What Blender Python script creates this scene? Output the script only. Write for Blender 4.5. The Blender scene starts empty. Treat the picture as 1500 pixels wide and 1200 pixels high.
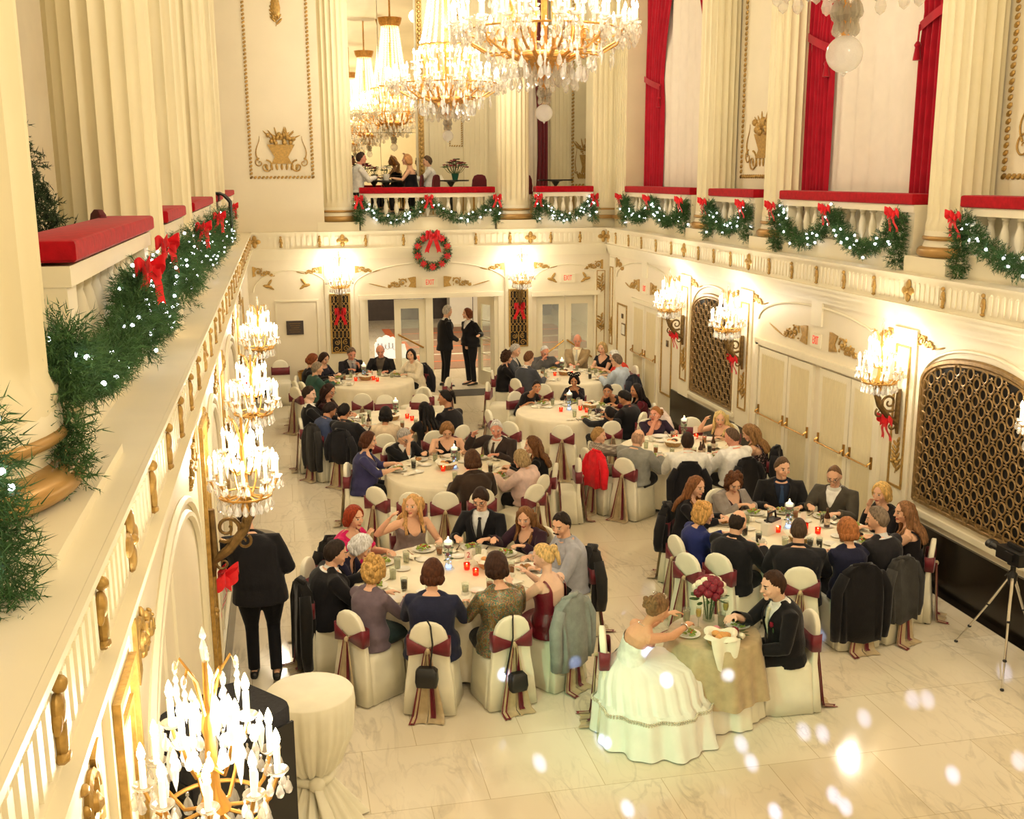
import bpy, math, random
import numpy as np
from mathutils import Vector, Matrix, Quaternion
PI = math.pi
S = bpy.context.scene
C = S.collection
RNG = random.Random(7)
def rad(d): return d * PI / 180

# ---------------------------------------------------------------- mesh builder
class MB:
    """collects shapes (verts, faces) and links them as one mesh object"""
    def __init__(s): s.v = []; s.f = []
    def add(s, V, F, M=None):
        n = len(s.v)
        if M is not None: V = [tuple(M @ Vector(p)) for p in V]
        s.v.extend([tuple(p) for p in V]); s.f.extend([tuple(i + n for i in q) for q in F]); return s
    def box(s, c, d, rz=0, M=None):
        x, y, z = d[0] / 2, d[1] / 2, d[2] / 2; cs, sn = math.cos(rz), math.sin(rz); V = []
        for k in (-1, 1):
            for (a, b) in ((-1, -1), (1, -1), (1, 1), (-1, 1)):
                V.append((c[0] + a * x * cs - b * y * sn, c[1] + a * x * sn + b * y * cs, c[2] + k * z))
        return s.add(V, [(3, 2, 1, 0), (4, 5, 6, 7), (0, 1, 5, 4), (1, 2, 6, 5), (2, 3, 7, 6), (3, 0, 4, 7)], M)
    def bx(s, x0, x1, y0, y1, z0, z1):
        return s.box(((x0 + x1) / 2, (y0 + y1) / 2, (z0 + z1) / 2), (abs(x1 - x0), abs(y1 - y0), abs(z1 - z0)))
    def rings(s, R, cap=True, closed=True, M=None, flip=False):
        n = len(R[0]); V = [p for r in R for p in r]; F = []
        for i in range(len(R) - 1):
            for j in range(n if closed else n - 1):
                k = (j + 1) % n; q = (i * n + j, i * n + k, (i + 1) * n + k, (i + 1) * n + j); F.append(q[::-1] if flip else q)
        if cap:
            a = tuple(range(n - 1, -1, -1)); b = tuple((len(R) - 1) * n + j for j in range(n))
            F += [a[::-1], b[::-1]] if flip else [a, b]
        return s.add(V, F, M)
    def tube(s, pts, r, n=8, M=None, cap=True, ry=None, up=(0, 0, 1)):
        P = [Vector(p) for p in pts]; R = []; L = len(P); prev = None
        for i, p in enumerate(P):
            t = (P[min(i + 1, L - 1)] - P[max(i - 1, 0)]).normalized()
            if prev is None:
                u = Vector(up); a = u.cross(t)
                if a.length < 1e-3: a = Vector((1, 0, 0)).cross(t)
                a.normalize()
            else:
                a = prev - t * prev.dot(t); a.normalize()
            prev = a; b = t.cross(a)
            rr = r[i] if isinstance(r, (list, tuple)) else r
            r2 = rr if ry is None else (ry[i] if isinstance(ry, (list, tuple)) else ry)
            R.append([tuple(p + a * (rr * math.cos(2 * PI * j / n)) + b * (r2 * math.sin(2 * PI * j / n))) for j in range(n)])
        return s.rings(R, cap, True, M)
    def lathe(s, prof, n=24, c=(0, 0, 0), M=None, cap=True, a0=0, a1=2 * PI):
        full = abs(a1 - a0 - 2 * PI) < 1e-6; R = []
        for (r, z) in prof:
            R.append([(c[0] + r * math.cos(a0 + (a1 - a0) * j / (n if full else n - 1)), c[1] + r * math.sin(a0 + (a1 - a0) * j / (n if full else n - 1)), c[2] + z) for j in range(n)])
        return s.rings(R, cap, full, M)
    def ball(s, c, r, n=10, m=7, M=None, q=None):
        if not isinstance(r, (tuple, list)): r = (r, r, r)
        V = [(0, 0, -1)]; F = []
        for i in range(1, m):
            a = -PI / 2 + PI * i / m
            for j in range(n): b = 2 * PI * j / n; V.append((math.cos(a) * math.cos(b), math.cos(a) * math.sin(b), math.sin(a)))
        V.append((0, 0, 1)); L = len(V) - 1
        for j in range(n):
            k = (j + 1) % n; F.append((0, 1 + k, 1 + j)); F.append((L, 1 + (m - 2) * n + j, 1 + (m - 2) * n + k))
            for i in range(m - 2): F.append((1 + i * n + j, 1 + i * n + k, 1 + (i + 1) * n + k, 1 + (i + 1) * n + j))
        W = []
        for p in V:
            w = Vector((p[0] * r[0], p[1] * r[1], p[2] * r[2]))
            if q is not None: w = q @ w
            W.append((w.x + c[0], w.y + c[1], w.z + c[2]))
        return s.add(W, F, M)
    def prism(s, poly, h, M=None):
        """polygon in XY (ccw) extruded along +Z from 0 to h"""
        n = len(poly); V = [(p[0], p[1], 0) for p in poly] + [(p[0], p[1], h) for p in poly]
        F = [tuple(range(n - 1, -1, -1)), tuple(range(n, 2 * n))] + [(i, (i + 1) % n, n + (i + 1) % n, n + i) for i in range(n)]
        return s.add(V, F, M)
    def grid(s, fn, nu, nv, M=None, wrap=False):
        V = [fn(i / (nu if wrap else nu - 1), j / (nv - 1)) for j in range(nv) for i in range(nu)]; F = []
        for j in range(nv - 1):
            for i in range(nu if wrap else nu - 1):
                k = (i + 1) % nu; F.append((j * nu + i, j * nu + k, (j + 1) * nu + k, (j + 1) * nu + i))
        return s.add(V, F, M)
    def torus(s, c, R, r, n=16, m=6, M=None, ez=1.0):
        """ring in the local XY plane (ez: stretch along Y)"""
        RR = []
        for i in range(n + 1):
            a = 2 * PI * i / n
            RR.append([(c[0] + (R + r * math.cos(2 * PI * j / m)) * math.cos(a), c[1] + ez * (R + r * math.cos(2 * PI * j / m)) * math.sin(a), c[2] + r * math.sin(2 * PI * j / m)) for j in range(m)])
        return s.rings(RR, False, True, M)
    def mesh(s, name):
        me = bpy.data.meshes.new(name); me.from_pydata(s.v, [], s.f); me.update(); return me
    def build(s, name, m=None, parent=None, sm=40, loc=None, rz=0):
        return obj(name, s.mesh(name), m, parent, sm, loc, rz)

def obj(name, me, m=None, parent=None, sm=40, loc=None, rz=0):
    if m is not None and not me.materials: me.materials.append(m)
    if sm and len(me.polygons):
        me.polygons.foreach_set('use_smooth', [True] * len(me.polygons))
        if sm < 180: me.set_sharp_from_angle(angle=rad(sm))
    o = bpy.data.objects.new(name, me); C.objects.link(o)
    if parent is not None: o.parent = parent
    if loc is not None: o.location = loc
    if rz: o.rotation_euler.z = rz
    return o
def tag(o, label=None, cat=None, group=None, kind=None):
    if label: o['label'] = label
    if cat: o['category'] = cat
    if group: o['group'] = group
    if kind: o['kind'] = kind
    return o
def thing(name, label, cat, loc=(0, 0, 0), rz=0, group=None):
    o = bpy.data.objects.new(name, None); C.objects.link(o); o.empty_display_size = .05
    o.location = loc; o.rotation_euler = (0, 0, rz)
    return tag(o, label, cat, group)
def dup(root, loc, rz=0, label=None, group=None, s=None):
    r = root.copy(); C.objects.link(r); r.location = loc; r.rotation_euler.z = rz
    if label: r['label'] = label
    if group: r['group'] = group
    if s: r.scale = (s, s, s)
    for ch in list(root.children):
        c = ch.copy(); C.objects.link(c); c.parent = r
        for g in list(ch.children):
            d = g.copy(); C.objects.link(d); d.parent = c
    return r
def struct(name, mb, m, label, cat, sm=40):
    o = mb.build(name, m, None, sm); return tag(o, label, cat, None, 'structure')
def TM(loc=(0, 0, 0), rx=0, ry=0, rz=0, s=1):
    return Matrix.Translation(loc) @ Matrix.Rotation(rz, 4, 'Z') @ Matrix.Rotation(ry, 4, 'Y') @ Matrix.Rotation(rx, 4, 'X') @ Matrix.Diagonal((s, s, s, 1) if not isinstance(s, tuple) else (*s, 1))
# frames of the walls: local x along wall, local y up, local z out of the wall
def on_right(y, z, x=7.25): return Matrix(((0, 0, -1, x), (-1, 0, 0, y), (0, 1, 0, z), (0, 0, 0, 1)))
def on_left(y, z, x=-.70): return Matrix(((0, 0, 1, x), (1, 0, 0, y), (0, 1, 0, z), (0, 0, 0, 1)))
def on_back(xx, z, y=23.5): return Matrix(((1, 0, 0, xx), (0, 0, -1, y), (0, 1, 0, z), (0, 0, 0, 1)))

# ---------------------------------------------------------------- materials
def lin(c):
    if isinstance(c, str): c = tuple(int(c[i:i + 2], 16) / 255 for i in (0, 2, 4))
    return tuple(x / 12.92 if x <= .04045 else ((x + .055) / 1.055) ** 2.4 for x in c[:3]) + (1,)
MATS = {}
def mat(name, col, rough=.6, metal=0, var=.06, scale=6, bump=0, bscale=40, emit=None, es=0, spec=.5, sheen=0, trans=0, stretch=None, coat=0, alpha=1):
    if name in MATS: return MATS[name]
    m = bpy.data.materials.new(name); m.use_nodes = True; N = m.node_tree.nodes; L = m.node_tree.links
    b = N['Principled BSDF']; c = lin(col)
    b.inputs['Roughness'].default_value = rough; b.inputs['Metallic'].default_value = metal
    b.inputs['Specular IOR Level'].default_value = spec
    if sheen: b.inputs['Sheen Weight'].default_value = sheen; b.inputs['Sheen Roughness'].default_value = .4
    if trans: b.inputs['Transmission Weight'].default_value = trans
    if coat: b.inputs['Coat Weight'].default_value = coat; b.inputs['Coat Roughness'].default_value = .1
    if alpha < 1: b.inputs['Alpha'].default_value = alpha
    tc = N.new('ShaderNodeTexCoord'); mp = N.new('ShaderNodeMapping'); L.new(tc.outputs['Object'], mp.inputs['Vector'])
    if stretch: mp.inputs['Scale'].default_value = stretch
    nz = N.new('ShaderNodeTexNoise'); nz.inputs['Scale'].default_value = scale; nz.inputs['Detail'].default_value = 3
    L.new(mp.outputs['Vector'], nz.inputs['Vector'])
    rp = N.new('ShaderNodeValToRGB'); L.new(nz.outputs['Fac'], rp.inputs['Fac'])
    rp.color_ramp.elements[0].position = .3; rp.color_ramp.elements[1].position = .7
    rp.color_ramp.elements[0].color = tuple(max(0, x * (1 - var)) for x in c[:3]) + (1,)
    rp.color_ramp.elements[1].color = tuple(min(1, x * (1 + var)) for x in c[:3]) + (1,)
    L.new(rp.outputs['Color'], b.inputs['Base Color'])
    if bump:
        n2 = N.new('ShaderNodeTexNoise'); n2.inputs['Scale'].default_value = bscale; n2.inputs['Detail'].default_value = 4; L.new(mp.outputs['Vector'], n2.inputs['Vector'])
        bp = N.new('ShaderNodeBump'); bp.inputs['Strength'].default_value = bump; bp.inputs['Distance'].default_value = .01
        L.new(n2.outputs['Fac'], bp.inputs['Height']); L.new(bp.outputs['Normal'], b.inputs['Normal'])
    if es:
        b.inputs['Emission Color'].default_value = lin(emit or col); b.inputs['Emission Strength'].default_value = es
        m.cycles.emission_sampling = 'NONE' if es < 200 else 'AUTO'
    MATS[name] = m; return m
def cmat(col, kind='cloth'):
    """a fabric of the given colour"""
    return mat(kind + '_' + col, col, rough=.85 if kind == 'cloth' else .6, var=.13, scale=14, bump=.25, bscale=60, spec=.25, sheen=.15 if kind == 'cloth' else 0)
def glassmat(name, col='ffffff', ior=1.45, tr=.8, rough=.02, tint=None):
    if name in MATS: return MATS[name]
    m = bpy.data.materials.new(name); m.use_nodes = True; N = m.node_tree.nodes; L = m.node_tree.links; N.remove(N['Principled BSDF'])
    out = N['Material Output']; lw = N.new('ShaderNodeLayerWeight'); lw.inputs['Blend'].default_value = .5; pw = N.new('ShaderNodeMath'); pw.operation = 'POWER'; L.new(lw.outputs['Facing'], pw.inputs[0]); pw.inputs[1].default_value = 2.6; fr = N.new('ShaderNodeMath'); fr.operation = 'MULTIPLY_ADD'; L.new(pw.outputs[0], fr.inputs[0]); fr.inputs[1].default_value = min(.9, (ior - 1) * .9); fr.inputs[2].default_value = ((ior - 1) / (ior + 1)) ** 2
    gl = N.new('ShaderNodeBsdfGlossy'); gl.inputs['Roughness'].default_value = rough
    tp = N.new('ShaderNodeBsdfTransparent'); tp.inputs['Color'].default_value = lin(col)
    df = N.new('ShaderNodeBsdfTranslucent'); df.inputs['Color'].default_value = lin(tint or col)
    nz = N.new('ShaderNodeTexNoise'); nz.inputs['Scale'].default_value = 30
    mm = N.new('ShaderNodeMath'); mm.operation = 'MULTIPLY_ADD'; mm.inputs[1].default_value = .1; mm.inputs[2].default_value = 1 - tr - .05
    L.new(nz.outputs['Fac'], mm.inputs[0])
    a = N.new('ShaderNodeMixShader'); L.new(mm.outputs[0], a.inputs[0]); L.new(tp.outputs[0], a.inputs[1]); L.new(df.outputs[0], a.inputs[2])
    b = N.new('ShaderNodeMixShader'); L.new(fr.outputs[0], b.inputs[0]); L.new(a.outputs[0], b.inputs[1]); L.new(gl.outputs[0], b.inputs[2])
    L.new(b.outputs[0], out.inputs['Surface']); MATS[name] = m; return m

M_WALL = mat('painted_plaster', 'f1e4c6', .55, var=.025, scale=1.5, bump=.03, bscale=25)
M_WALL2 = mat('painted_panel', 'ecdfb8', .5, var=.03, scale=2)
M_TRIM = mat('painted_trim', 'f5eacb', .45, var=.02, scale=3)
M_GOLD = mat('gilded_plaster', 'b5914e', .42, metal=.45, var=.25, scale=25, bump=.3, bscale=60)
M_BRASS = mat('polished_brass', 'b98d48', .28, metal=.85, var=.12, scale=12)
M_BRONZE = mat('antique_bronze', '7a6038', .42, metal=.6, var=.3, scale=20, bump=.2)
M_DARK = mat('dark_void', '17110c', .8, var=.3)
M_VELVET = mat('red_velvet', 'a8101c', .9, var=.18, scale=18, bump=.2, sheen=.12, spec=.15)
M_BOWRED = mat('red_ribbon', 'e3121f', .55, var=.12, scale=20, sheen=.3)
M_CURT = mat('crimson_curtain', 'a81226', .85, var=.15, scale=5, sheen=.3, spec=.2)
M_SHEER = mat('white_sheer', 'e9dcca', .9, var=.03, scale=4)
M_COVER = mat('cream_chair_cover', 'f3ecd2', .7, var=.05, scale=5, bump=.12, bscale=14, sheen=.1)
M_CLOTH = mat('cream_table_linen', 'f2e6c8', .75, var=.05, scale=5, bump=.1, bscale=16)
M_BURG = mat('burgundy_satin', '6d1420', .5, var=.2, scale=14, sheen=.3)
M_ORGZ = mat('gold_organza', 'bba67e', .5, var=.14, scale=12, sheen=.3)
M_BLACK = mat('black_cloth', '15130f', .9, var=.3, scale=10, sheen=.15, spec=.2)
M_BLACKM = mat('black_plastic', '131211', .45, var=.2)
M_MARBLEB = mat('black_marble', '201913', .22, var=.45, scale=3, spec=.5)
M_NEEDLE = mat('fir_needles', '42663a', .7, var=.45, scale=9, spec=.3)
M_NEEDLE2 = mat('spruce_needles', '3a4a33', .75, var=.4, scale=9, spec=.2)
M_BULB = mat('fairy_bulb', 'ffffff', .3, emit='f2f2ff', es=14)
M_FLAME = mat('candle_bulb', 'fff3d8', .3, emit='ffe9c0', es=24)
M_CANDLE = mat('candle_tube', 'fff6e0', .5, emit='ffe7b8', es=1.2)
M_CRYSTAL = glassmat('cut_crystal', 'fffdf8', 1.9, .62, .06)
M_GLASS = glassmat('clear_glass', 'f6faf6', 1.4, .9, .02)
M_PORC = mat('white_porcelain', 'f4eedd', .25, var=.02)
M_SILVER = mat('silver_steel', 'd8d4cc', .2, metal=.95, var=.05)
# ================================================================ SETTING
XL, XR, YB = -.62, 7.15, 23.4          # faces of the frieze
LX, RX, BY = -.70, 7.25, 23.5          # faces of the lower walls
YN = -4.5                              # near end of what is built

def marble_floor():
    m = bpy.data.materials.new('polished_marble_tiles'); m.use_nodes = True; N = m.node_tree.nodes; L = m.node_tree.links
    b = N['Principled BSDF']; b.inputs['Roughness'].default_value = .09; b.inputs['Specular IOR Level'].default_value = .45
    tc = N.new('ShaderNodeTexCoord'); mp = N.new('ShaderNodeMapping'); mp.inputs['Rotation'].default_value = (0, 0, rad(0)); L.new(tc.outputs['Object'], mp.inputs['Vector'])
    br = N.new('ShaderNodeTexBrick'); br.offset = .5; br.inputs['Scale'].default_value = 1.0
    br.inputs['Brick Width'].default_value = .92; br.inputs['Row Height'].default_value = .92; br.inputs['Mortar Size'].default_value = .004; br.inputs['Mortar Smooth'].default_value = .6
    br.inputs['Color1'].default_value = lin('eee3ca'); br.inputs['Color2'].default_value = lin('e6d9bc'); br.inputs['Mortar'].default_value = lin('c6b48e')
    L.new(mp.outputs['Vector'], br.inputs['Vector'])
    def veins(scale, dist, rot, lo, hi):
        m2 = N.new('ShaderNodeMapping'); m2.inputs['Rotation'].default_value = (0, 0, rot); m2.inputs['Scale'].default_value = (1, .35, 1); L.new(tc.outputs['Object'], m2.inputs['Vector'])
        n = N.new('ShaderNodeTexNoise'); n.inputs['Scale'].default_value = scale; n.inputs['Detail'].default_value = 6; n.inputs['Distortion'].default_value = dist; L.new(m2.outputs['Vector'], n.inputs['Vector'])
        r = N.new('ShaderNodeValToRGB'); e = r.color_ramp.elements
        lo -= .012; hi += .012; e[0].position = lo; e[0].color = (0, 0, 0, 1); e[1].position = hi; e[1].color = (0, 0, 0, 1); k = e.new((lo + hi) / 2); k.color = (1, 1, 1, 1)
        L.new(n.outputs['Fac'], r.inputs['Fac']); return r.outputs['Color']
    v1 = veins(2.2, 1.6, .5, .485, .52); v2 = veins(5, 1.2, -.4, .47, .52)
    pn = N.new('ShaderNodeTexNoise'); pn.inputs['Scale'].default_value = .9; pn.inputs['Detail'].default_value = 2; L.new(tc.outputs['Object'], pn.inputs['Vector'])
    pr = N.new('ShaderNodeValToRGB'); pr.color_ramp.elements[0].position = .4; pr.color_ramp.elements[1].position = .58; L.new(pn.outputs['Fac'], pr.inputs['Fac'])
    ad = N.new('ShaderNodeMath'); ad.operation = 'MULTIPLY_ADD'; L.new(v2, ad.inputs[0]); ad.inputs[1].default_value = .45; L.new(v1, ad.inputs[2])
    ml = N.new('ShaderNodeMath'); ml.operation = 'MULTIPLY'; L.new(ad.outputs[0], ml.inputs[0]); L.new(pr.outputs['Color'], ml.inputs[1])
    m3 = N.new('ShaderNodeMath'); m3.operation = 'MULTIPLY'; L.new(ml.outputs[0], m3.inputs[0]); m3.inputs[1].default_value = .3
    mx = N.new('ShaderNodeMixRGB'); mx.inputs['Color2'].default_value = lin('8d8068'); L.new(m3.outputs[0], mx.inputs['Fac']); L.new(br.outputs['Color'], mx.inputs['Color1'])
    L.new(mx.outputs['Color'], b.inputs['Base Color']); return m
M_FLOOR = marble_floor()
struct('floor', MB().bx(-1.0, 9.5, YN, 42, -.2, 0), M_FLOOR, 'polished cream marble tile floor of the hall', 'floor')
struct('floor_border', MB().bx(RX - .14, RX, YN, 19.3, 0, .006), M_MARBLEB, 'black marble strip in the floor along the wall of grilles', 'floor border')
struct('floor_balcony_left', MB().bx(-4.2, -1.53, YN, BY, 3.3, 3.55), M_WALL, 'cream floor of the balcony beside the wide red cushion', 'floor')
struct('floor_balcony_back', MB().bx(.9, 9.6, BY + .45, 26.6, 3.3, 3.85), M_WALL2, 'balcony floor with dark dining tables behind the wreath wall', 'floor')

# ---- lower walls
w = MB().bx(LX - .3, LX, YN, BY + .3, 0, 3.25)
struct('wall_left', w, M_WALL, 'cream lower wall with blind arches under the near balcony', 'wall')
w = MB().bx(RX, RX + .3, YN, BY + .3, 0, 3.25)
struct('wall_right', w, M_WALL, 'cream lower wall with arched bronze grilles and curtained doors', 'wall')
w = MB()
for a, b_ in ((-1.0, 1.74), (4.68, 5.56), (6.93, RX + .3)): w.bx(a, b_, BY, BY + .25, 0, 3.25)
w.bx(1.74, 4.68, BY, BY + .25, 2.1, 3.25); w.bx(5.56, 6.93, BY, BY + .25, 2.08, 3.25)
struct('wall_back', w, M_WALL, 'cream lower end wall with the open glazed doors below the wreath', 'wall')
struct('baseboard_right', MB().bx(RX - .035, RX + .01, YN, 11.8, 0, .66).bx(RX - .035, RX + .01, 15.6, 19.3, 0, .66), M_MARBLEB, 'black marble base under the arched grilles', 'baseboard')
struct('baseboard_back', MB().bx(LX, 1.0, BY - .04, BY + .01, 0, .3).bx(4.75, 5.5, BY - .04, BY + .01, 0, .3), M_MARBLEB, 'black marble base of the end wall', 'baseboard')
struct('baseboard_left', MB().bx(LX - .01, LX + .03, YN, BY, 0, .5), M_MARBLEB, 'black marble base along the wall under the near balcony', 'baseboard')

# ---- gilded ornaments in local wall coordinates (x along, y up, z out)
def spiral(mb, M, cx, cy, r, turns, a0, sgn, th=.012, n=26):
    P = []
    for i in range(n):
        t = i / (n - 1); a = a0 + sgn * 2 * PI * turns * t; q = r * (1 - .88 * t)
        P.append(M @ Vector((cx + q * math.cos(a), cy + q * math.sin(a), .008 + .014 * t)))
    mb.tube(P, [th * (1 - .4 * i / (n - 1)) for i in range(n)], 5)
def leaf(mb, M, cx, cy, ang, l, wd, th=.018):
    mb.ball((0, 0, 0), (l / 2, wd / 2, th), 8, 5, M=M @ TM((cx + math.cos(ang) * l / 2, cy + math.sin(ang) * l / 2, .006), rz=ang))
def scroll(mb, M, w, h, s=1):
    """tapered rinceau: big leaf at x=0, running to x=s*w"""
    mb.prism([(0, 0), (s * .16 * w, .1 * h), (s * .11 * w, .45 * h), (s * .17 * w, .9 * h), (s * .05 * w, h), (0, h)][::1 if s > 0 else -1], .02, M)
    x = .28 * w; r = h * .36
    for k in range(4):
        spiral(mb, M, s * x, (.42 if k % 2 else .5) * h * (1 - .16 * k), r, 1.35, PI if s > 0 else 0, (1 if k % 2 else -1) * s, .017)
        for q in range(4): leaf(mb, M, s * x + r * math.cos(q * 1.57 + .5), (.42 if k % 2 else .5) * h * (1 - .16 * k) + r * math.sin(q * 1.57 + .5), q * 1.57 + 1.6, r * .6, r * .3)
        mb.ball(tuple(M @ Vector((s * x, (.42 if k % 2 else .5) * h * (1 - .16 * k), .015))), r * .33, 7, 5)
        leaf(mb, M, s * (x + r * .5), h * .1, (PI / 3 if s > 0 else 2 * PI / 3), r * .9, r * .35)
        x += r * 1.45; r *= .74
    leaf(mb, M, s * (x - r * .4), h * .06, (.25 if s > 0 else PI - .25), max(.02, w - x + r), .025)
def caryatid(mb, M, h):
    mb.ball((0, 0, 0), (.024, .026, .022), 8, 6, M=M @ TM((0, h * .86, .02)))
    mb.ball((0, 0, 0), (.034, h * .2, .02), 8, 6, M=M @ TM((0, h * .58, .012)))
    mb.ball((0, 0, 0), (.026, h * .3, .018), 8, 6, M=M @ TM((.004, h * .26, .012)))
    mb.ball((0, 0, 0), (.012, h * .18, .014), 6, 5, M=M @ TM((.026, h * .45, .012), rz=.25)); mb.ball((0, 0, 0), (.012, h * .18, .014), 6, 5, M=M @ TM((-.026, h * .5, .012), rz=-.25))
    mb.ball((0, 0, 0), (.036, .018, .022), 8, 5, M=M @ TM((0, .014, .012)))
def quatre(mb, M, h):
    r = h * .24
    for k in range(4):
        a = PI / 2 * k; mb.ball((0, 0, 0), (r, r * .78, .022), 10, 6, M=M @ TM((math.cos(a) * h * .27, math.sin(a) * h * .27, .01), rz=a)); spiral(mb, M, math.cos(a) * h * .3, math.sin(a) * h * .3, r * .7, 1.2, a, 1, .008, 14)
    mb.ball(tuple(M @ Vector((0, 0, .02))), h * .09, 8, 6)
    for k in range(4): leaf(mb, M, 0, 0, PI / 4 + PI / 2 * k, h * .24, .03)
def sprig(mb, M, h):
    """trailing leaf ornament"""
    mb.tube([M @ Vector((.012 * math.sin(9 * t), t * h, .008)) for t in [i / 14 for i in range(15)]], .006, 5)
    for k in range(11):
        t = .05 + .85 * k / 10; a = PI / 2 + (1 if k % 2 else -1) * (.75 + .3 * math.sin(k * 3)); leaf(mb, M, .01 * math.sin(9 * t), t * h, a, h * (.38 - .16 * t), h * .1)
    for k in range(3): mb.ball(tuple(M @ Vector((.05 * (k - 1), h * (.35 + .06 * (k % 2)), .02))), h * .07, 7, 5)
def urn(mb, M, w, h):
    """basket of fruit on scrolls"""
    mb.prism([(-.2 * w, .18 * h), (.2 * w, .18 * h), (.13 * w, .32 * h), (.27 * w, .58 * h), (-.27 * w, .58 * h), (-.13 * w, .32 * h)], .025, M)
    for s in (1, -1):
        spiral(mb, M, s * .3 * w, .12 * h, .13 * w, 1.3, PI / 2, s, .018); spiral(mb, M, s * .43 * w, .2 * h, .09 * w, 1.2, PI / 2, -s, .014)
        mb.tube([M @ Vector((s * (.45 + .04 * math.sin(t * 5)) * w, (.25 + .5 * t) * h, .01)) for t in [i / 9 for i in range(10)]], [.016 - .012 * i / 9 for i in range(10)], 5)
    for k in range(7): leaf(mb, M, (k - 3) * .09 * w, .04 * h, PI / 2 + (3 - k) * .12, .15 * h, .06)
    r = random.Random(3)
    for k in range(22): mb.ball(tuple(M @ Vector(((r.random() - .5) * .5 * w, (.6 + .2 * r.random()) * h, .02))), w * .045, 7, 5)
    for k in range(16): leaf(mb, M, (r.random() - .5) * .36 * w, .66 * h, PI / 2 + (r.random() - .5) * 2.6, .3 * h, .035)
def frame(mb, M, w, h, t=.03, d=.02):
    """rectangular moulding, local origin at its bottom middle"""
    for (c, s_) in (((0, t / 2, d / 2), (w, t, d)), ((0, h - t / 2, d / 2), (w, t, d)), ((-w / 2 + t / 2, h / 2, d / 2), (t, h - 2 * t, d)), ((w / 2 - t / 2, h / 2, d / 2), (t, h - 2 * t, d))): mb.box(c, s_, M=M)
def rope(mb, M, w, h, r=.035):
    """bead and rope border"""
    def run(p, q):
        n = max(2, int((Vector(q) - Vector(p)).length / (r * 1.7)))
        for i in range(n + 1):
            c = Vector(p).lerp(Vector(q), i / n); mb.ball((0, 0, 0), (r * .95, r * .6, r * .5), 6, 4, M=M @ TM((c.x, c.y, .01), rz=.7))
    for p, q in (((-w / 2, 0, 0), (w / 2, 0, 0)), ((-w / 2, 0, 0), (-w / 2, h, 0)), ((w / 2, 0, 0), (w / 2, h, 0)), ((-w / 2, h, 0), (w / 2, h, 0))): run(p, q)

# ---- frieze with its ledge, flutes and gilded figures (trim_1..3)
COLY = (18.6, 15.8, 11.35, 8.5, 4.1, 1.2)
STRIPY = [22.69, 21.8, 20.97, 20.1, 19.25, 17.89, 17.2, 16.5, 15.06, 14.32, 13.58, 12.84, 12.1, 10.66, 9.95, 9.22, 7.75, 7.05, 6.3, 5.6, 4.85, 3.4, 2.7, 2.0, .6, 0]
def frieze_side(name, x, s, onw, label):
    """s: +1 right wall, -1 left wall"""
    o = s
    w = MB(); w.bx(x, x + o * .9, YN, BY + .2, 3.2, 3.5); w.bx(x - o * .02, x + o * .9, YN, BY + .2, 3.5, 3.55); w.bx(x - o * .045, x - o * .021, YN, BY + .2, 3.525, 3.55)
    for (d, z0, z1) in ((.05, 3.17, 3.2), (.02, 3.1, 3.17), (-.03, 3.03, 3.1), (-.06, 2.97, 3.03)): w.bx(x - o * d, x + o * .3, YN, BY + .2, z0, z1)
    ys = sorted(STRIPY + list(COLY) + [23.3])
    for a, b_ in zip(ys[:-1], ys[1:]):
        n = 6; g = (b_ - a - .12) / n
        for k in range(n):
            y = a + .06 + g * (k + .5); M = onw(y, 3.25, x); w.box((0, .1, .006), (g * .5, .19, .012), M=M); w.ball((0, 0, 0), (g * .25, g * .25, .012), 8, 4, M=M @ TM((0, .195, 0)))
    t = struct(name, w, M_TRIM, label, 'frieze')
    g = MB()
    for y in STRIPY: caryatid(g, onw(y, 3.235, x), .25)
    for y in COLY + (23.25,): quatre(g, onw(y, 3.36, x), .26)
    g.build('gilded_ornament', M_GOLD, t); return t
frieze_side('trim_1', XR, 1, on_right, 'cream frieze ledge with gilded figures above the arched grilles')
frieze_side('trim_2', XL, -1, on_left, 'cream frieze ledge with gilded figures under the near columns')
w = MB(); w.bx(XL - .9, XR + .9, YB, BY + .9, 3.2, 3.5); w.bx(XL, XR, YB - .03, BY + .9, 3.5, 3.55)
for (d, z0, z1) in ((.05, 3.17, 3.2), (.02, 3.1, 3.17), (-.03, 3.03, 3.1), (-.06, 2.97, 3.03)): w.bx(XL, XR, YB - d, YB + .3, z0, z1)
xs = [.02, .82, 1.79, 2.6, 4.18, 4.94, 5.86, 6.53]; qx = [1.3, 5.4, XL + .1, XR - .08]
allx = sorted(xs + qx)
for a, b_ in zip(allx[:-1], allx[1:]):
    n = max(3, int((b_ - a) / .13)); g = (b_ - a - .12) / n
    for k in range(n): M = on_back(a + .06 + g * (k + .5), 3.25, YB); w.box((0, .1, .006), (g * .5, .19, .012), M=M)
t3 = struct('trim_3', w, M_TRIM, 'cream frieze ledge behind the wreath on the end wall', 'frieze')
g = MB()
for x in xs: caryatid(g, on_back(x, 3.235, YB), .25)
for x in qx: quatre(g, on_back(x, 3.36, YB), .26)
g.build('gilded_ornament', M_GOLD, t3)

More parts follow.
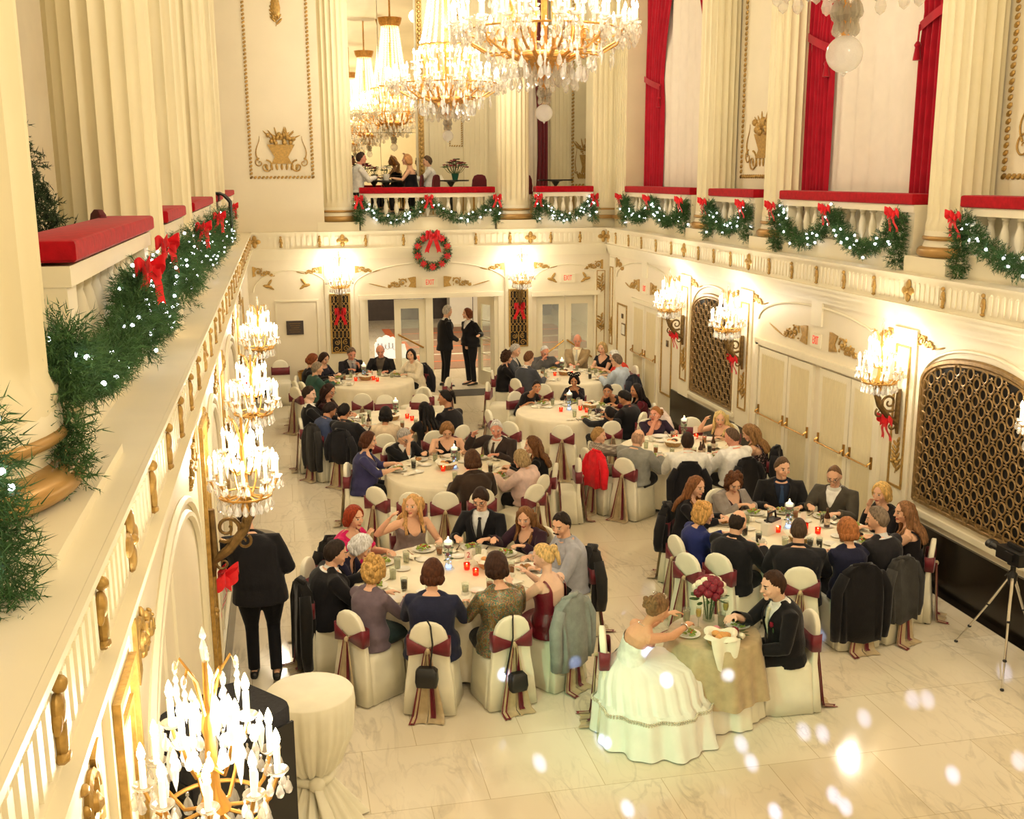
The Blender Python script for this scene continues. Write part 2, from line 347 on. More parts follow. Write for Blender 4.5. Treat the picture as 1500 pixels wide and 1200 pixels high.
# ---- arches, pilasters and gilded work of the lower walls (trim_4..6)
def arch_pts(y0, y1, z0, zs, zt, n=20):
    """outline of an arched opening, local (x along, y up)"""
    P = [(y0, z0), (y1, z0), (y1, zs)]; c = (y0 + y1) / 2; hw = (y1 - y0) / 2
    for i in range(1, n): a = PI * i / n; P.append((c + hw * math.cos(a), zs + (zt - zs) * math.sin(a)))
    P.append((y0, zs)); return P
def arch_band(mb, M, y0, y1, z0, zs, zt, r, n=20, legs=True, sq=1):
    P = []; c = (y0 + y1) / 2; hw = (y1 - y0) / 2
    if legs: P.append((y0, z0))
    P.append((y0, zs))
    for i in range(1, n): a = PI - PI * i / n; P.append((c + hw * math.cos(a), zs + (zt - zs) * math.sin(a)))
    P.append((y1, zs))
    if legs: P.append((y1, z0)); P.append((y0, z0))
    mb.tube([M @ Vector((p[0], p[1], .01)) for p in P], r, 6)
w = MB(); g = MB(); dk = MB()
def pil(w, g, onw, yc, wd=.5):
    M = onw(yc, 0); w.box((0, 1.6, .015), (wd, 2.6, .03), M=M); frame(g, onw(yc, .95) @ TM((0, 0, .03)), wd * .62, 1.75, .028, .016); sprig(g, onw(yc, 1.12) @ TM((0, 0, .03)), .42)
for y in (18.68, 16.02, 11.47, 8.55, 4.1): pil(w, g, on_right, y)
pil(w, g, on_right, 23.2, .36)
for y in (11.47, 8.55): leaf(g, on_right(y, 2.78), -.25, 0, 0, .5, .05)
for (a, b_) in ((16.42, 18.34), (8.95, 11.08)):
    arch_band(w, on_right(0, 0), -b_, -a, .8, 2.36, 2.82, .02); w.box((0, 0, .02), (b_ - a + .1, .07, .04), M=on_right((a + b_) / 2, .78))
arch_band(w, on_right(0, 0), -15.55, -11.8, 2.45, 2.5, 2.9, .016, legs=False); arch_band(w, on_right(0, 0), -22.9, -19.2, 2.45, 2.5, 2.92, .016, legs=False)
for y in (13.68, 21.0): w.box((0, .18, .015), (.3, .4, .03), M=on_right(y, 2.66))
for (y, sgn) in ((13.95, -1), (13.3, 1)): scroll(g, on_right(y, 2.33), 1.25, .27, sgn)
for (y, sgn) in ((21.35, -1), (20.65, 1)): scroll(g, on_right(y, 2.33), .95, .25, sgn)
for y in (18.68, 16.02, 11.47, 8.55): 
    for sgn in (1, -1): scroll(g, on_right(y + sgn * -.18, 2.72), .6, .16, sgn)
leaf(g, on_right(22.7, 2.72), 0, 0, 0, .3, .12); scroll(g, on_right(22.95, 2.7), .5, .22, 1)
# framed narrow door panels beside the far doors
for (a, b_, z0, z1) in ((22.15, 22.82, .45, 1.94), (19.36, 19.95, .47, 1.98)): frame(g, on_right((a + b_) / 2, z0), b_ - a, z1 - z0, .035, .02)
w.box((0, .03, .03), (3.8, .09, .06), M=on_right(13.68, 2.13)); w.box((0, .03, .03), (1.75, .08, .05), M=on_right(20.87, 2.1))
for y in (15.48, 11.9): w.box((0, 1.07, .03), (.09, 2.14, .06), M=on_right(y, 0))
t4 = struct('trim_4', w, M_TRIM, 'raised arches and pilasters of the wall of grilles', 'moulding')
g.build('gilded_ornament', M_GOLD, t4)
w = MB(); g = MB()
for y in (18.68, 16.02, 11.47, 8.45, 4.0): pil(w, g, on_left, y, .55)
for (a, b_) in ((12.2, 15.4), (16.5, 18.2), (9.1, 10.95), (4.7, 7.95), (.6, 3.4)):
    for q in (0, .09): arch_band(w, on_left(0, 0), a + q, b_ - q, .5, 1.95 - q * .5, 2.72 - q, .03)
    for f in (.25, .42): w.box(((a * (1 - f) + b_ * f), 1.5, .008), (.03, 2.0, .016), M=on_left(0, 0))
    for sgn in (1, -1): scroll(g, on_left((a + b_) / 2 + sgn * ((b_ - a) / 2 + .15), 2.55), .55, .3, -sgn)
for y in (8.45, 4.0):
    frame(g, on_left(y, .7) @ TM((0, 0, .031)), .46, 2.15, .035, .03)
t5 = struct('trim_5', w, M_TRIM, 'raised blind arches and pilasters under the near balcony', 'moulding')
g.build('gilded_ornament', M_GOLD, t5)
w = MB(); g = MB()
frame(w, on_back(.29, .3), .92, 1.82, .04, .02); w.box((0, .03, .03), (3.2, .1, .06), M=on_back(3.2, 2.1)); w.box((0, .03, .03), (1.6, .1, .06), M=on_back(6.24, 2.07))
for x in (1.68, 4.74): w.box((0, 1.05, .025), (.12, 2.1, .05), M=on_back(x, 0))
arch_band(w, on_back(0, 0), 1.5, 4.9, 2.4, 2.35, 2.86, .014, legs=False); arch_band(w, on_back(0, 0), 5.45, 7.1, 2.4, 2.3, 2.75, .014, legs=False); arch_band(w, on_back(0, 0), -.6, 1.0, 2.4, 2.3, 2.75, .014, legs=False)
for x in (1.2, 5.15): w.box((0, 1.55, .012), (.62, 2.6, .024), M=on_back(x, 0))
scroll(g, on_back(2.86, 2.31), 1.05, .24, -1); scroll(g, on_back(3.47, 2.31), 1.05, .24, 1)
for x, s in ((1.55, 1), (.85, -1), (4.82, -1), (5.5, 1)): scroll(g, on_back(x, 2.66), .55, .15, s)
scroll(g, on_back(7.1, 2.62), .4, .22, -1); scroll(g, on_back(-.6, 2.62), .45, .22, 1)
for x, s in ((.5, 1), (-.3, -1), (5.9, -1), (6.72, 1)):      # gilded swallows
    M = on_back(x, 2.42); g.ball((0, 0, 0), (.1, .035, .02), 8, 6, M=M @ TM((0, 0, .01), rz=.2 * s)); leaf(g, M, 0, .01, PI / 2 + .6 * s, .17, .06); leaf(g, M, 0, 0, -.5 if s < 0 else PI + .5, .16, .05)
w.box((0, 1.35, .012), (.3, 2.3, .024), M=on_back(7.05, .1)); frame(g, on_back(7.05, .3) @ TM((0, 0, .024)), .2, 2.3, .018, .012)
sprig(g, on_back(7.05, 1.2) @ TM((0, 0, .03)), .4); sprig(g, on_back(7.05, 2.1) @ TM((0, 0, .03)), .4)
t6 = struct('trim_6', w, M_TRIM, 'raised door surrounds and arches of the end wall', 'moulding')
g.build('gilded_ornament', M_GOLD, t6)

# ---- arched bronze grilles in the right wall
M_BRONZE2 = mat('gilt_bronze_lattice', '96794c', .4, metal=.45, var=.25, scale=20, bump=.2)
def arched_grille(yc, hw, z0, zs, zt, label):
    t = thing('arched_grille', label, 'grille', (RX, yc, z0), 0)
    M = on_right(0, 0, 0)
    MB().prism([(p[0], p[1]) for p in arch_pts(-hw, hw, 0, zs - z0, zt - z0)], .012, M).build('backing', M_DARK, t)
    f = MB()
    for (i, r) in ((0, .035), (.05, .022)): arch_band(f, M, -hw + i, hw - i, i, zs - z0, zt - z0 - i, r)
    f.build('frame', M_BRONZE2, t)
    g = MB(); dx, dz = .235, .093; nx = int(2 * hw / dx); nz = int((zt - z0) / dz)
    for i in range(nz):
        for j in range(nx + 1):
            x = -hw + .08 + (j + (.5 if i % 2 else 0)) * dx; z = .08 + i * dz
            top = zt - z0 if abs(x) < .01 else (zs - z0) + (zt - zs) * math.sqrt(max(0, 1 - (x / hw) ** 2))
            if abs(x) > hw - .07 or z > top - .09: continue
            Q = M @ TM((x, z, .03)); g.torus((0, 0, 0), .056, .0105, 16, 5, Q, 1.12)
            for q in ((dx / 2, 0),): g.ball((0, 0, 0), (.013, .03, .01), 6, 4, M=M @ TM((x + q[0], z + q[1], .03))); g.ball((0, 0, 0), (.05, .008, .01), 6, 4, M=M @ TM((x + q[0], z + q[1], .034)))
    g.build('lattice', M_BRONZE2, t); return t
arched_grille(17.38, .93, .86, 2.3, 2.66, 'far tall arched bronze grille of ovals between two crystal sconces')
arched_grille(10.01, 1.06, .92, 2.33, 2.7, 'near wide arched bronze grille of ovals above black marble base')
def strip_grille(x, label):
    t = thing('lattice_grille', label, 'grille', (x, BY - .024, .93)); M = on_back(0, 0, 0)
    MB().box((0, .64, .004), (.42, 1.28, .008), M=M).build('backing', M_DARK, t)
    f = MB(); frame(f, M, .44, 1.3, .035, .03); f.build('frame', M_GOLD, t)
    g = MB()
    for s in (1, -1):
        for k in range(-2, 3):
            P = []
            for i in range(25): q = i / 24; P.append(M @ Vector((max(-.185, min(.185, k * .085 + s * .06 * math.sin(q * PI * 5))), .32 + .95 * q, .014)))
            g.tube(P, .008, 5)
        for (cx, cy, r, a) in ((.1, .1, .07, 0), (.09, .24, .06, 1)): spiral(g, M, s * cx, cy, r, 1.5, a, s, .011)
    g.tube([M @ Vector((0, .04, .015)), M @ Vector((0, .32, .015))], .012, 6); g.build('lattice', M_GOLD, t)
strip_grille(1.2, 'narrow gilded lattice grille with red bow beside the dark wall plaque')
strip_grille(5.14, 'narrow gilded lattice grille with red bow right of the open doors')

# ---- doors
def sheer_panel(mb, M, x0, x1, z0, z1, n=26):
    mb.grid(lambda u, v: tuple(M @ Vector((x0 + (x1 - x0) * u, z0 + (z1 - z0) * v, .035 + .008 * math.sin(u * n * PI)))), n * 4, 3)
def curtain_door(name, ys, label):
    d = thing(name, label, 'door', (RX, 0, 0)); d['kind'] = 'structure'; M = on_right(0, 0, 0)
    for (a, b_) in ys:
        f = MB(); frame(f, M @ TM((-(a + b_) / 2, .02, 0)), b_ - a - .015, 2.06, .1, .04)
        lf = f.build('door_leaf', M_TRIM, d)
        s = MB(); sheer_panel(s, M, -b_ + .09, -a - .09, .15, 2.0); s.build('curtain', M_SHEERD, lf)
        p = MB(); y0, y1 = -b_ + .07, -a - .07
        for y in (y0, y1):
            p.box((y, 1.1, .05), (.032, .16, .02), M=M); p.tube([M @ Vector((y, 1.11, .05)), M @ Vector((y, 1.08, .1)), M @ Vector((y, 1.06, .1))], .012, 6)
        p.tube([M @ Vector((y0, 1.06, .1)), M @ Vector((y1, 1.06, .1))], .012, 8); p.build('push_bar', M_BRASS, lf)
M_SHEERD = mat('pleated_door_curtain', 'e9dab0', .85, var=.04, scale=4, stretch=(1, 12, 1))
curtain_door('door_1', [(14.44, 15.42), (13.66, 14.43)], 'pair of curtained doors under the far scroll beside the EXIT lettering')
curtain_door('door_2', [(12.62, 13.47), (11.93, 12.61)], 'pair of curtained doors nearest the large grille')
curtain_door('door_3', [(20.88, 21.66), (20.1, 20.87)], 'curtained doors between two gold framed panels in the far corner')
def glass_leaf(t, x0, x1, hinge=None, ang=0, z1=2.05, bar=None):
    """french door leaf; hinge x and opening angle"""
    f = MB(); wd = x1 - x0; fr = .14
    for (c, s_) in (((wd / 2, 0, .16), (wd - 2 * fr, .045, .32)), ((wd / 2, 0, z1 - .1), (wd - 2 * fr, .045, .2)), ((fr / 2, 0, z1 / 2), (fr, .045, z1)), ((wd - fr / 2, 0, z1 / 2), (fr, .045, z1))): f.box(c, s_)
    for k in range(1, 4): f.box((wd / 2, 0, .32 + (z1 - .5) * k / 4), (wd - 2 * fr, .02, .02)) if ang else None
    lf = f.build('door_leaf', M_TRIM, t, loc=(x0, BY + .1, 0))
    if ang: lf.rotation_euler.z = ang
    MB().box((wd / 2, 0, z1 / 2 + .05), (wd - 2 * fr, .008, z1 - .5)).build('glass_pane', M_GLASS, lf)
    if bar:
        p = MB(); a, b_ = bar; p.tube([(a[0], -.03, a[1]), (a[0], -.08, a[1]), (b_[0], -.08, b_[1]), (b_[0], -.03, b_[1])], .02, 8); p.build('pull_bar', M_BRASS, lf)
    MB().box((wd / 2, -.026, .14), (wd - .04, .006, .22)).build('kick_plate', M_BRASS if ang else M_TRIM, lf)
    return lf
d4 = thing('door_4', 'pair of glazed doors, one with a slanting brass bar, left of the two people standing', 'door'); d4['kind'] = 'structure'
f = MB(); f.bx(3.06, 3.22, BY, BY + .2, 0, 2.1); f.bx(1.74, 1.8, BY, BY + .2, 0, 2.1); f.bx(4.6, 4.68, BY, BY + .2, 0, 2.1); f.build('frame', M_TRIM, d4)
glass_leaf(d4, 2.38, 3.06, bar=((.08, 1.28), (.62, .98)))
d5 = thing('door_5', 'glazed door swung open beside the woman in black', 'door'); d5['kind'] = 'structure'
glass_leaf(d5, 4.62, 5.3, ang=rad(112), bar=((.3, 1.0), (.6, 1.0)))
d6 = thing('door_6', 'closed pair of glazed doors with two slanting brass bars in the far corner', 'door'); d6['kind'] = 'structure'
glass_leaf(d6, 5.58, 6.24, bar=((.05, .62), (.62, 1.02))); glass_leaf(d6, 6.25, 6.92, bar=((.05, 1.02), (.62, .62)))

# ---- balcony columns
def column(x, y, label, r=.36, plinth=.42, z0=3.55, n=20, pz=.19, tor=.45, kz=1.0):
    t = thing('column', label, 'column', (x, y, z0)); t['kind'] = 'structure'
    sh = MB(); R = []
    def prof(rr, z, depth):
        P = []
        for k in range(n * 8):
            a = 2 * PI * k / (n * 8); ph = (k % 8) / 8; d = max(0, math.sin(ph * PI)) ** .7 * .085 * rr * depth if .06 < ph < .94 else 0
            P.append(((rr - d) * math.cos(a), (rr - d) * math.sin(a), z))
        return P
    tz = tor * kz; zb = pz + tz * .62
    for (z, dp) in ((zb, 0), (zb + .1, 0), (zb + .16, .8), (zb + .22, 1), (3.0, 1), (6.4, 1)): R.append(prof(r * (1.03 if dp == 0 else 1), z, dp))
    sh.rings(R); sh.build('shaft', M_WALL2, t, 50)
    p = MB(); p.box((0, 0, pz / 2), (plinth * 2, plinth * 2, pz)); p.lathe([(tor * .86, pz), (tor * .86, pz + tz * .3), (r * 1.02, pz + tz * .44), (r * 1.05, pz + tz * .52), (r * 1.03, pz + tz * .7)], 48); p.build('plinth', M_TRIM, t)
    b = MB(); a_ = tor
    b.lathe([(a_ * .8, pz + .002)] + [(a_ * .86 + a_ * .14 * math.sin(PI * i / 10), pz + tz * .14 - tz * .14 * math.cos(PI * i / 10)) for i in range(11)] + [(a_ * .8, pz + tz * .285)], 48)
    b.lathe([(r * .99, pz + tz * .43)] + [(r * 1.02 + .035 * math.sin(PI * i / 8), pz + tz * .495 - tz * .06 * math.cos(PI * i / 8)) for i in range(9)] + [(r * .99, pz + tz * .56)], 48)
    b.build('gilded_ring', M_GOLD2, t)
M_GOLD2 = mat('gilded_moulding', 'b08a4e', .35, metal=.35, var=.12, scale=4)
cl = ['beside the window with the tied red curtain in the far corner', 'between the gold wall panel and the wide curtained window', 'right of the wide red curtained window', 'beyond the near edge of the wall of grilles']
for y, l in zip(COLY[:4], cl): column(7.74, y, 'fluted cream column ' + l)
cl = ['farthest under the gold basket panel on the near balcony', 'third along the near balcony, in front of the black cloth', 'second along the near balcony, behind the small cushion', 'behind the end of the wide red cushion']
for y, l in zip(COLY[:4], cl): column(-1.2, y, 'fluted cream column ' + l)
column(-1.42, 4.0, 'huge near fluted column with wide gilded base', r=.60, plinth=.72, pz=.04, tor=.69, n=22, kz=.65)
column(1.24, 23.97, 'fluted cream column at the left of the wreath balustrade', plinth=.44)
column(5.13, 23.97, 'fluted cream column between the two end balustrades', plinth=.44)
w = MB(); 
for (x0, x1, y0, y1) in ((6.9, 7.5, 23.75, 24.3), (7.42, 8.1, 22.95, 23.7)):
    w.bx(x0, x1, y0, y1, 3.55, 9.9)
    for k in range(5):
        u = (k + .5) / 5
        if x0 < 7: w.bx(x0 + (x1 - x0) * u - .03, x0 + (x1 - x0) * u + .03, y0 - .02, y0, 4.1, 9.9)
        else: w.bx(x0 - .02, x0, y0 + (y1 - y0) * u - .04, y0 + (y1 - y0) * u + .04, 4.1, 9.9)
cp = struct('pilaster', w, M_WALL2, 'square fluted corner pilaster between the end wall and window wall balustrades', 'pilaster')
MB().bx(6.82, 7.52, 23.68, 24.3, 3.74, 3.82).bx(7.35, 8.1, 22.9, 23.7, 3.74, 3.82).bx(6.85, 7.52, 23.7, 24.3, 3.93, 3.97).build('gilded_ring', M_GOLD2, cp)

# ---- upper walls
w = MB().bx(7.98, 8.2, YN, 23.6, 3.55, 10)
t7 = struct('wall_upper_right', w, M_WALL, 'cream upper wall of tall curtained windows', 'wall')
g = MB(); 
for (a, b_) in ((16.35, 18.1), (9.05, 10.95)):
    M = on_right((a + b_) / 2, 4.66, 7.98); rope(g, M, b_ - a, 4.6, .05); urn(g, M @ TM((0, .12, 0)), (b_ - a) * .8, 1.0)
g.build('gilded_panel', M_GOLD, t7)
w = MB().bx(-4.2, .95, BY + .05, BY + .4, 3.55, 10)
t8 = struct('wall_upper_back', w, M_WALL, 'cream upper end wall with the gold basket panel', 'wall')
g = MB(); M = on_back(.12, 4.68, BY + .05); rope(g, M, 1.26, 3.6, .045); urn(g, M @ TM((0, .1, 0)), 1.05, .98)
g.ball((0, 0, 0), (.1, .25, .03), 8, 6, M=M @ TM((.02, 3.35, 0))); sprig(g, M @ TM((.02, 3.0, 0)), .5)
g.build('gilded_panel', M_GOLD, t8)
struct('wall_upper_left', MB().bx(-4.3, -4.1, YN, BY, 3.55, 10), M_WALL, 'plain beige wall behind the fir tree', 'wall')
w = MB().bx(.9, 9.6, 26.5, 26.7, 3.55, 10); 
for (x0, x1) in ((3.62, 4.1), (4.45, 5.05), (6.6, 7.1), (7.9, 8.4)):
    w.bx(x0, x1, 26.42, 26.5, 3.55, 10)
    for k in range(5): u = x0 + (x1 - x0) * (k + .5) / 5; w.bx(u - .028, u + .028, 26.4, 26.42, 3.9, 10)
t9 = struct('wall_balcony_back', w, M_WALL2, 'fluted wall behind the balcony diners', 'wall')
g = MB(); rope(g, on_back(7.5, 4.45, 26.5), .62, 4.5, .05); urn(g, on_back(7.5, 4.55, 26.5), .5, 1.1); rope(g, on_back(4.27, 5.4, 26.5), .3, 3, .03)
for k in range(2): g.bx(3.36 + .0, 3.5, 26.44, 26.5, 3.6, 10) if k == 0 else None
for k in range(60): g.ball((3.43, 26.43, 3.65 + k * .1), (.05, .03, .045), 6, 4)
g.build('gilded_panel', M_GOLD, t9)
struct('wall_balcony_side', MB().bx(9.4, 9.6, BY, 26.6, 3.55, 10), M_WALL2, 'side wall of the end balcony', 'wall')
struct('wall_front', MB().bx(-4.3, 8.2, YN - .3, YN, 0, 10), M_WALL, 'cream wall at the near end of the hall', 'wall')
M_MIRROR = mat('mirror_glass', 'e8e0c8', .015, metal=1, var=.01)
mt = thing('wall_mirror', 'tall panelled wall mirror behind the balcony diners', 'mirror', (2.5, 26.49, 3.6))
for i, (x0, x1) in enumerate(((-1.55, -.82), (-.81, -.05), (-.04, .8))):
    for j, (z0, z1) in enumerate(((0, 1.1), (1.11, 2.1), (2.11, 6.3))):
        o = MB().bx(x0, x1, -.02, 0, z0, z1).build('mirror_pane', M_MIRROR, mt, 0); o.rotation_euler = (rad(.25 * (i - 1)), 0, rad(.3 * (1 - i) + .2 * (j - 1)))
struct('ceiling', MB().bx(-4.3, 9.6, YN, 26.7, 10, 10.2), M_WALL, 'cream ceiling of the hall', 'ceiling')

# ---- balustrades with red cushions
BALP = [(0.040, 0), (.04, .03), (.028, .04), (.026, .06), (.05, .14), (.055, .2), (.04, .28), (.026, .33), (.034, .35), (.034, .37), (.026, .38), (.045, .39), (.045, .42)]
BALM = None
def balustrade(axis, a, b_, label, clabel, front, s, nb, cdep=.3, cz=(4.33, 4.46), ends=.22):
    """axis 'x' or 'y': the direction it runs; front: coordinate of its face; s: direction into the balcony"""
    global BALM
    t = thing('balustrade', label, 'balustrade', ((a + b_) / 2, front, 3.55) if axis == 'x' else (front, (a + b_) / 2, 3.55)); t['kind'] = 'structure'
    L = b_ - a
    def B(mb, u0, u1, d0, d1, z0, z1):
        if axis == 'x': mb.bx(u0, u1, min(s * d0, s * d1), max(s * d0, s * d1), z0, z1)
        else: mb.bx(min(s * d0, s * d1), max(s * d0, s * d1), u0, u1, z0, z1)
    w = MB(); B(w, -L / 2, L / 2, 0, .28, 0, .26); B(w, -L / 2 - .002, L / 2 + .002, -.015, .281, .24, .27); w.build('base', M_TRIM, t)
    w = MB(); B(w, -L / 2 + ends, L / 2 - ends, .27, .3, .26, .69) if s > 0 and axis == 'y' else None; B(w, -L / 2 + .004, -L / 2 + ends, .02, .26, .27, .69); B(w, L / 2 - ends, L / 2 - .004, .02, .26, .27, .69); w.build('end_post', M_TRIM, t)
    w = MB(); B(w, -L / 2, L / 2, 0, .28, .69, .78); w.build('rail', M_TRIM, t)
    if BALM is None: BALM = MB().lathe(BALP, 12).mesh('baluster'); BALM.materials.append(M_TRIM); BALM.polygons.foreach_set('use_smooth', [True] * len(BALM.polygons))
    for k in range(nb):
        u = -L / 2 + ends + (L - 2 * ends) * (k + .5) / nb; o = bpy.data.objects.new('baluster', BALM); C.objects.link(o); o.parent = t
        o.location = (u, s * .13, .27) if axis == 'x' else (s * .13, u, .27)
    cu = MB(); 
    if axis == 'x': P = [(-L / 2, min(0, s * cdep)), (L / 2, min(0, s * cdep)), (L / 2, max(0, s * cdep)), (-L / 2, max(0, s * cdep))]
    else: P = [(min(0, s * cdep), -L / 2), (max(0, s * cdep), -L / 2), (max(0, s * cdep), L / 2), (min(0, s * cdep), L / 2)]
    h = cz[1] - cz[0]; R = []
    cx = sum(p[0] for p in P) / 4; cy = sum(p[1] for p in P) / 4
    for (i, z) in ((.012, 0), (0, .012), (0, h - .02), (.006, h - .006), (.02, h)): R.append([(p[0] - math.copysign(i, p[0] - cx), p[1] - math.copysign(i, p[1] - cy), z) for p in P])
    cu.rings(R); o = cu.build('rail_cushion', M_VELVET, None, 30, loc=((a + b_) / 2, front - s * .03, cz[0]) if axis == 'x' else (front - s * .03, (a + b_) / 2, cz[0]))
    tag(o, clabel, 'cushion', 'red rail cushions'); return t
balustrade('x', 1.72, 4.66, 'balustrade with two garland swags above the wreath', 'red velvet rail cushion above the wreath, in front of the balcony diners', BY + .15, 1, 11)
balustrade('x', 5.58, 6.9, 'short balustrade right of the column in the end wall', 'short red velvet rail cushion right of the end wall column', BY + .15, 1, 5)
balustrade('y', 19.05, 22.9, 'blind balustrade below the curtained window in the far corner', 'red velvet rail cushion below the far corner window', 7.42, 1, 13)
balustrade('y', 16.28, 18.15, 'short blind balustrade below the gold wall panel', 'short red velvet rail cushion below the gold wall panel', 7.42, 1, 5)
balustrade('y', 11.8, 15.35, 'blind balustrade below the wide curtained window', 'red velvet rail cushion below the wide red curtained window', 7.42, 1, 12)
balustrade('y', 8.95, 10.85, 'short blind balustrade at the edge beyond the last column', 'red velvet rail cushion right of the last column', 7.42, 1, 6)
balustrade('y', 4.91, 7.95, 'balustrade under the widest nearest cushion', 'widest red velvet cushion on the near balcony, beside the fir tree', -.88, -1, 10, cdep=.32, cz=(4.345, 4.44))
balustrade('y', 9.0, 10.75, 'short balustrade behind the second near balcony column', 'red velvet cushion second along the near balcony', -.88, -1, 6, cdep=.32, cz=(4.345, 4.44))
balustrade('y', 11.9, 15.3, 'balustrade third along the near balcony', 'red velvet cushion third along the near balcony', -.88, -1, 11, cdep=.32, cz=(4.345, 4.44))
balustrade('y', 16.3, 18.1, 'short balustrade under the black cloth', 'red velvet cushion under the black cloth', -.88, -1, 5, cdep=.32, cz=(4.345, 4.44))
balustrade('y', 19.1, 22.9, 'last balustrade of the near balcony', 'red velvet cushion farthest along the near balcony', -.88, -1, 11, cdep=.32, cz=(4.345, 4.44))

# ---- window curtains
def drape(yo, yi_top, yi_bot, label, x=7.86, zt=9.8, zb=3.6, tie=6.7):
    """yo: outer edge; gathers at the tie height"""
    s = 1 if yi_top > yo else -1
    t = thing('window_curtain', label, 'curtain', (x, (yo + yi_bot) / 2, zb)); oy = (yo + yi_bot) / 2
    def w_at(z):
        wt, wb = abs(yi_top - yo), abs(yi_bot - yo)
        if z > tie: q = min(1, (z - tie) / 1.9); return wb * .95 + (wt - wb) * q ** 1.5
        return wb * (.92 + .08 * min(1, (tie - z) / .6))
    def fn(u, v):
        z = zb + (zt - zb) * v; w = w_at(z); y = yo + s * w * u
        return (.045 * math.sin(u * 2 * PI * 7 + .6 * math.sin(v * 5)) + .012 * math.sin(u * 53), y - oy, z - zb)
    MB().grid(fn, 110, 40).build('drape', M_CURT, t, 180)
    tb = MB(); tb.grid(lambda u, v: (-.06 - .03 * math.sin(u * PI), yo + s * (w_at(tie) + .02) * u - oy, tie - zb - .25 * u + .12 * (v - .5)), 14, 3); tb.build('tie_back', M_CURT, t, 180)
    ts = MB(); yy = yo + s * (w_at(tie)) - oy; ts.tube([(-.07, yy, tie - zb - .22), (-.08, yy, tie - zb - .45)], [.012, .012], 6); ts.lathe([(.02, 0), (.045, -.04), (.03, -.07), (.05, -.22)][::-1], 10, (-.08, yy, tie - zb - .42)); ts.build('tassel', M_CURT, t)
def sheer(y0, y1, label, x=7.93, zt=9.8, zb=3.6, mt=None, nm='sheer_curtain'):
    oy = (y0 + y1) / 2
    o = MB().grid(lambda u, v: (.025 * math.sin(u * 2 * PI * 9) + .01 * math.sin(u * 47), y0 + (y1 - y0) * u - oy, (zt - zb) * v), 140, 4).build(nm, mt or M_SHEER, None, 180, loc=(x, oy, zb)); tag(o, label, 'curtain')
drape(22.95, 21.2, 21.85, 'crimson curtain tied back in the far corner window, left half'); drape(19.0, 20.4, 19.6, 'crimson curtain tied back beside the far window column, right half')
sheer(19.1, 22.85, 'white sheer curtain in the far corner window')
drape(15.55, 13.9, 14.78, 'crimson curtain tied back with tassel at the left of the wide window'); drape(11.72, 13.0, 12.62, 'crimson curtain tied back with tassel at the right of the wide window')
sheer(11.8, 15.4, 'white sheer curtain in the wide window')
drape(8.25, 6.8, 7.4, 'crimson curtain beyond the frame edge window')
o = MB().grid(lambda u, v: (6.2 + .32 * u + .06 * math.sin(v * 7) * (1 - u), 26.3 + .03 * math.sin(u * 20), 4.25 + 5.5 * v), 24, 20).build('window_curtain', M_BURG, None, 180); tag(o, 'thin dark maroon curtain seen beyond the end wall column', 'curtain')
o = MB().grid(lambda u, v: (5.75 + .5 * u, 26.36 + .02 * math.sin(u * 30), 3.6 + 6 * v), 24, 3).build('sheer_curtain', M_SHEER, None, 180); tag(o, 'grey white sheer left of the thin maroon curtain', 'curtain')

# ---- lobby seen through the doors
M_CARPET = mat('brown_carpet', '8a6a52', .95, var=.12, scale=20); M_ORANGE = mat('orange_carpet_stripe', 'c8683a', .95); M_LOBBY = mat('lobby_dark_stone', '3a2f28', .4, var=.2)
struct('wall_lobby_left', MB().bx(-1.2, -1.0, BY + .3, 42, 0, 3.2), M_WALL, 'side wall of the lobby', 'wall'); struct('wall_lobby_right', MB().bx(9.5, 9.7, BY + .3, 42, 0, 3.2), M_WALL, 'other side wall of the lobby', 'wall')
struct('wall_lobby_back', MB().bx(-1.2, 9.7, 37.5, 37.7, 0, 3.2), M_WALL2, 'far wall of the lobby seen through the doors', 'wall'); struct('ceiling_lobby', MB().bx(-1.2, 9.7, BY + .3, 42, 3.1, 3.25), M_WALL, 'ceiling of the lobby', 'ceiling')
ct = thing('lobby_counter', 'long dark counter with gilded top edge across the lobby', 'counter', (4, 36.3, 0)); MB().bx(-4.5, 5, -.5, .5, 0, 1.35).build('body', M_LOBBY, ct); MB().bx(-4.5, 5, -.55, .55, 1.35, 1.65).build('top', M_GOLD, ct); MB().bx(-4.5, 5, -.56, -.5, 1.7, 1.78).build('red_edge', M_VELVET, ct, label if False else None)
for k, (x0, x1, y0, y1) in enumerate(((3.0, 8.5, 31.2, 33.6), (3.2, 8.5, 28.6, 30.9), (3.4, 8.5, 26.2, 28.3))):
    c = MB().bx(x0, x1, y0, y1, 0, .012).build('carpet_panel', M_CARPET); tag(c, ['farthest brown carpet panel on the lobby floor', 'middle brown carpet panel on the lobby floor', 'nearest brown carpet panel on the lobby floor'][k], 'carpet', 'lobby carpets')
    MB().bx(x0 - .02, x0 + .22, y0, y1, .012, .016).bx(x0, x1, (y0 + y1) / 2 - .06, (y0 + y1) / 2 + .06, .012, .016).build('orange_stripe', M_ORANGE, c)
bx_ = thing('lobby_cabinet', 'white boxy cabinet at the back of the lobby', 'cabinet', (6.0, 34.6, 0)); MB().box((0, 0, .6), (1.5, .6, 1.2)).build('body', M_PORC, bx_); MB().box((0, -.305, .6), (.02, .01, 1.1)).build('door_seam', M_LOBBY, bx_)
M_SIGNW = mat('lit_sign_white', 'ffffff', .4, emit='fff6e6', es=.75)
sg = thing('lit_sign', 'bright white lit sign with grey script in the lobby behind the bald man', 'sign', (2.45, 25.6, 0))
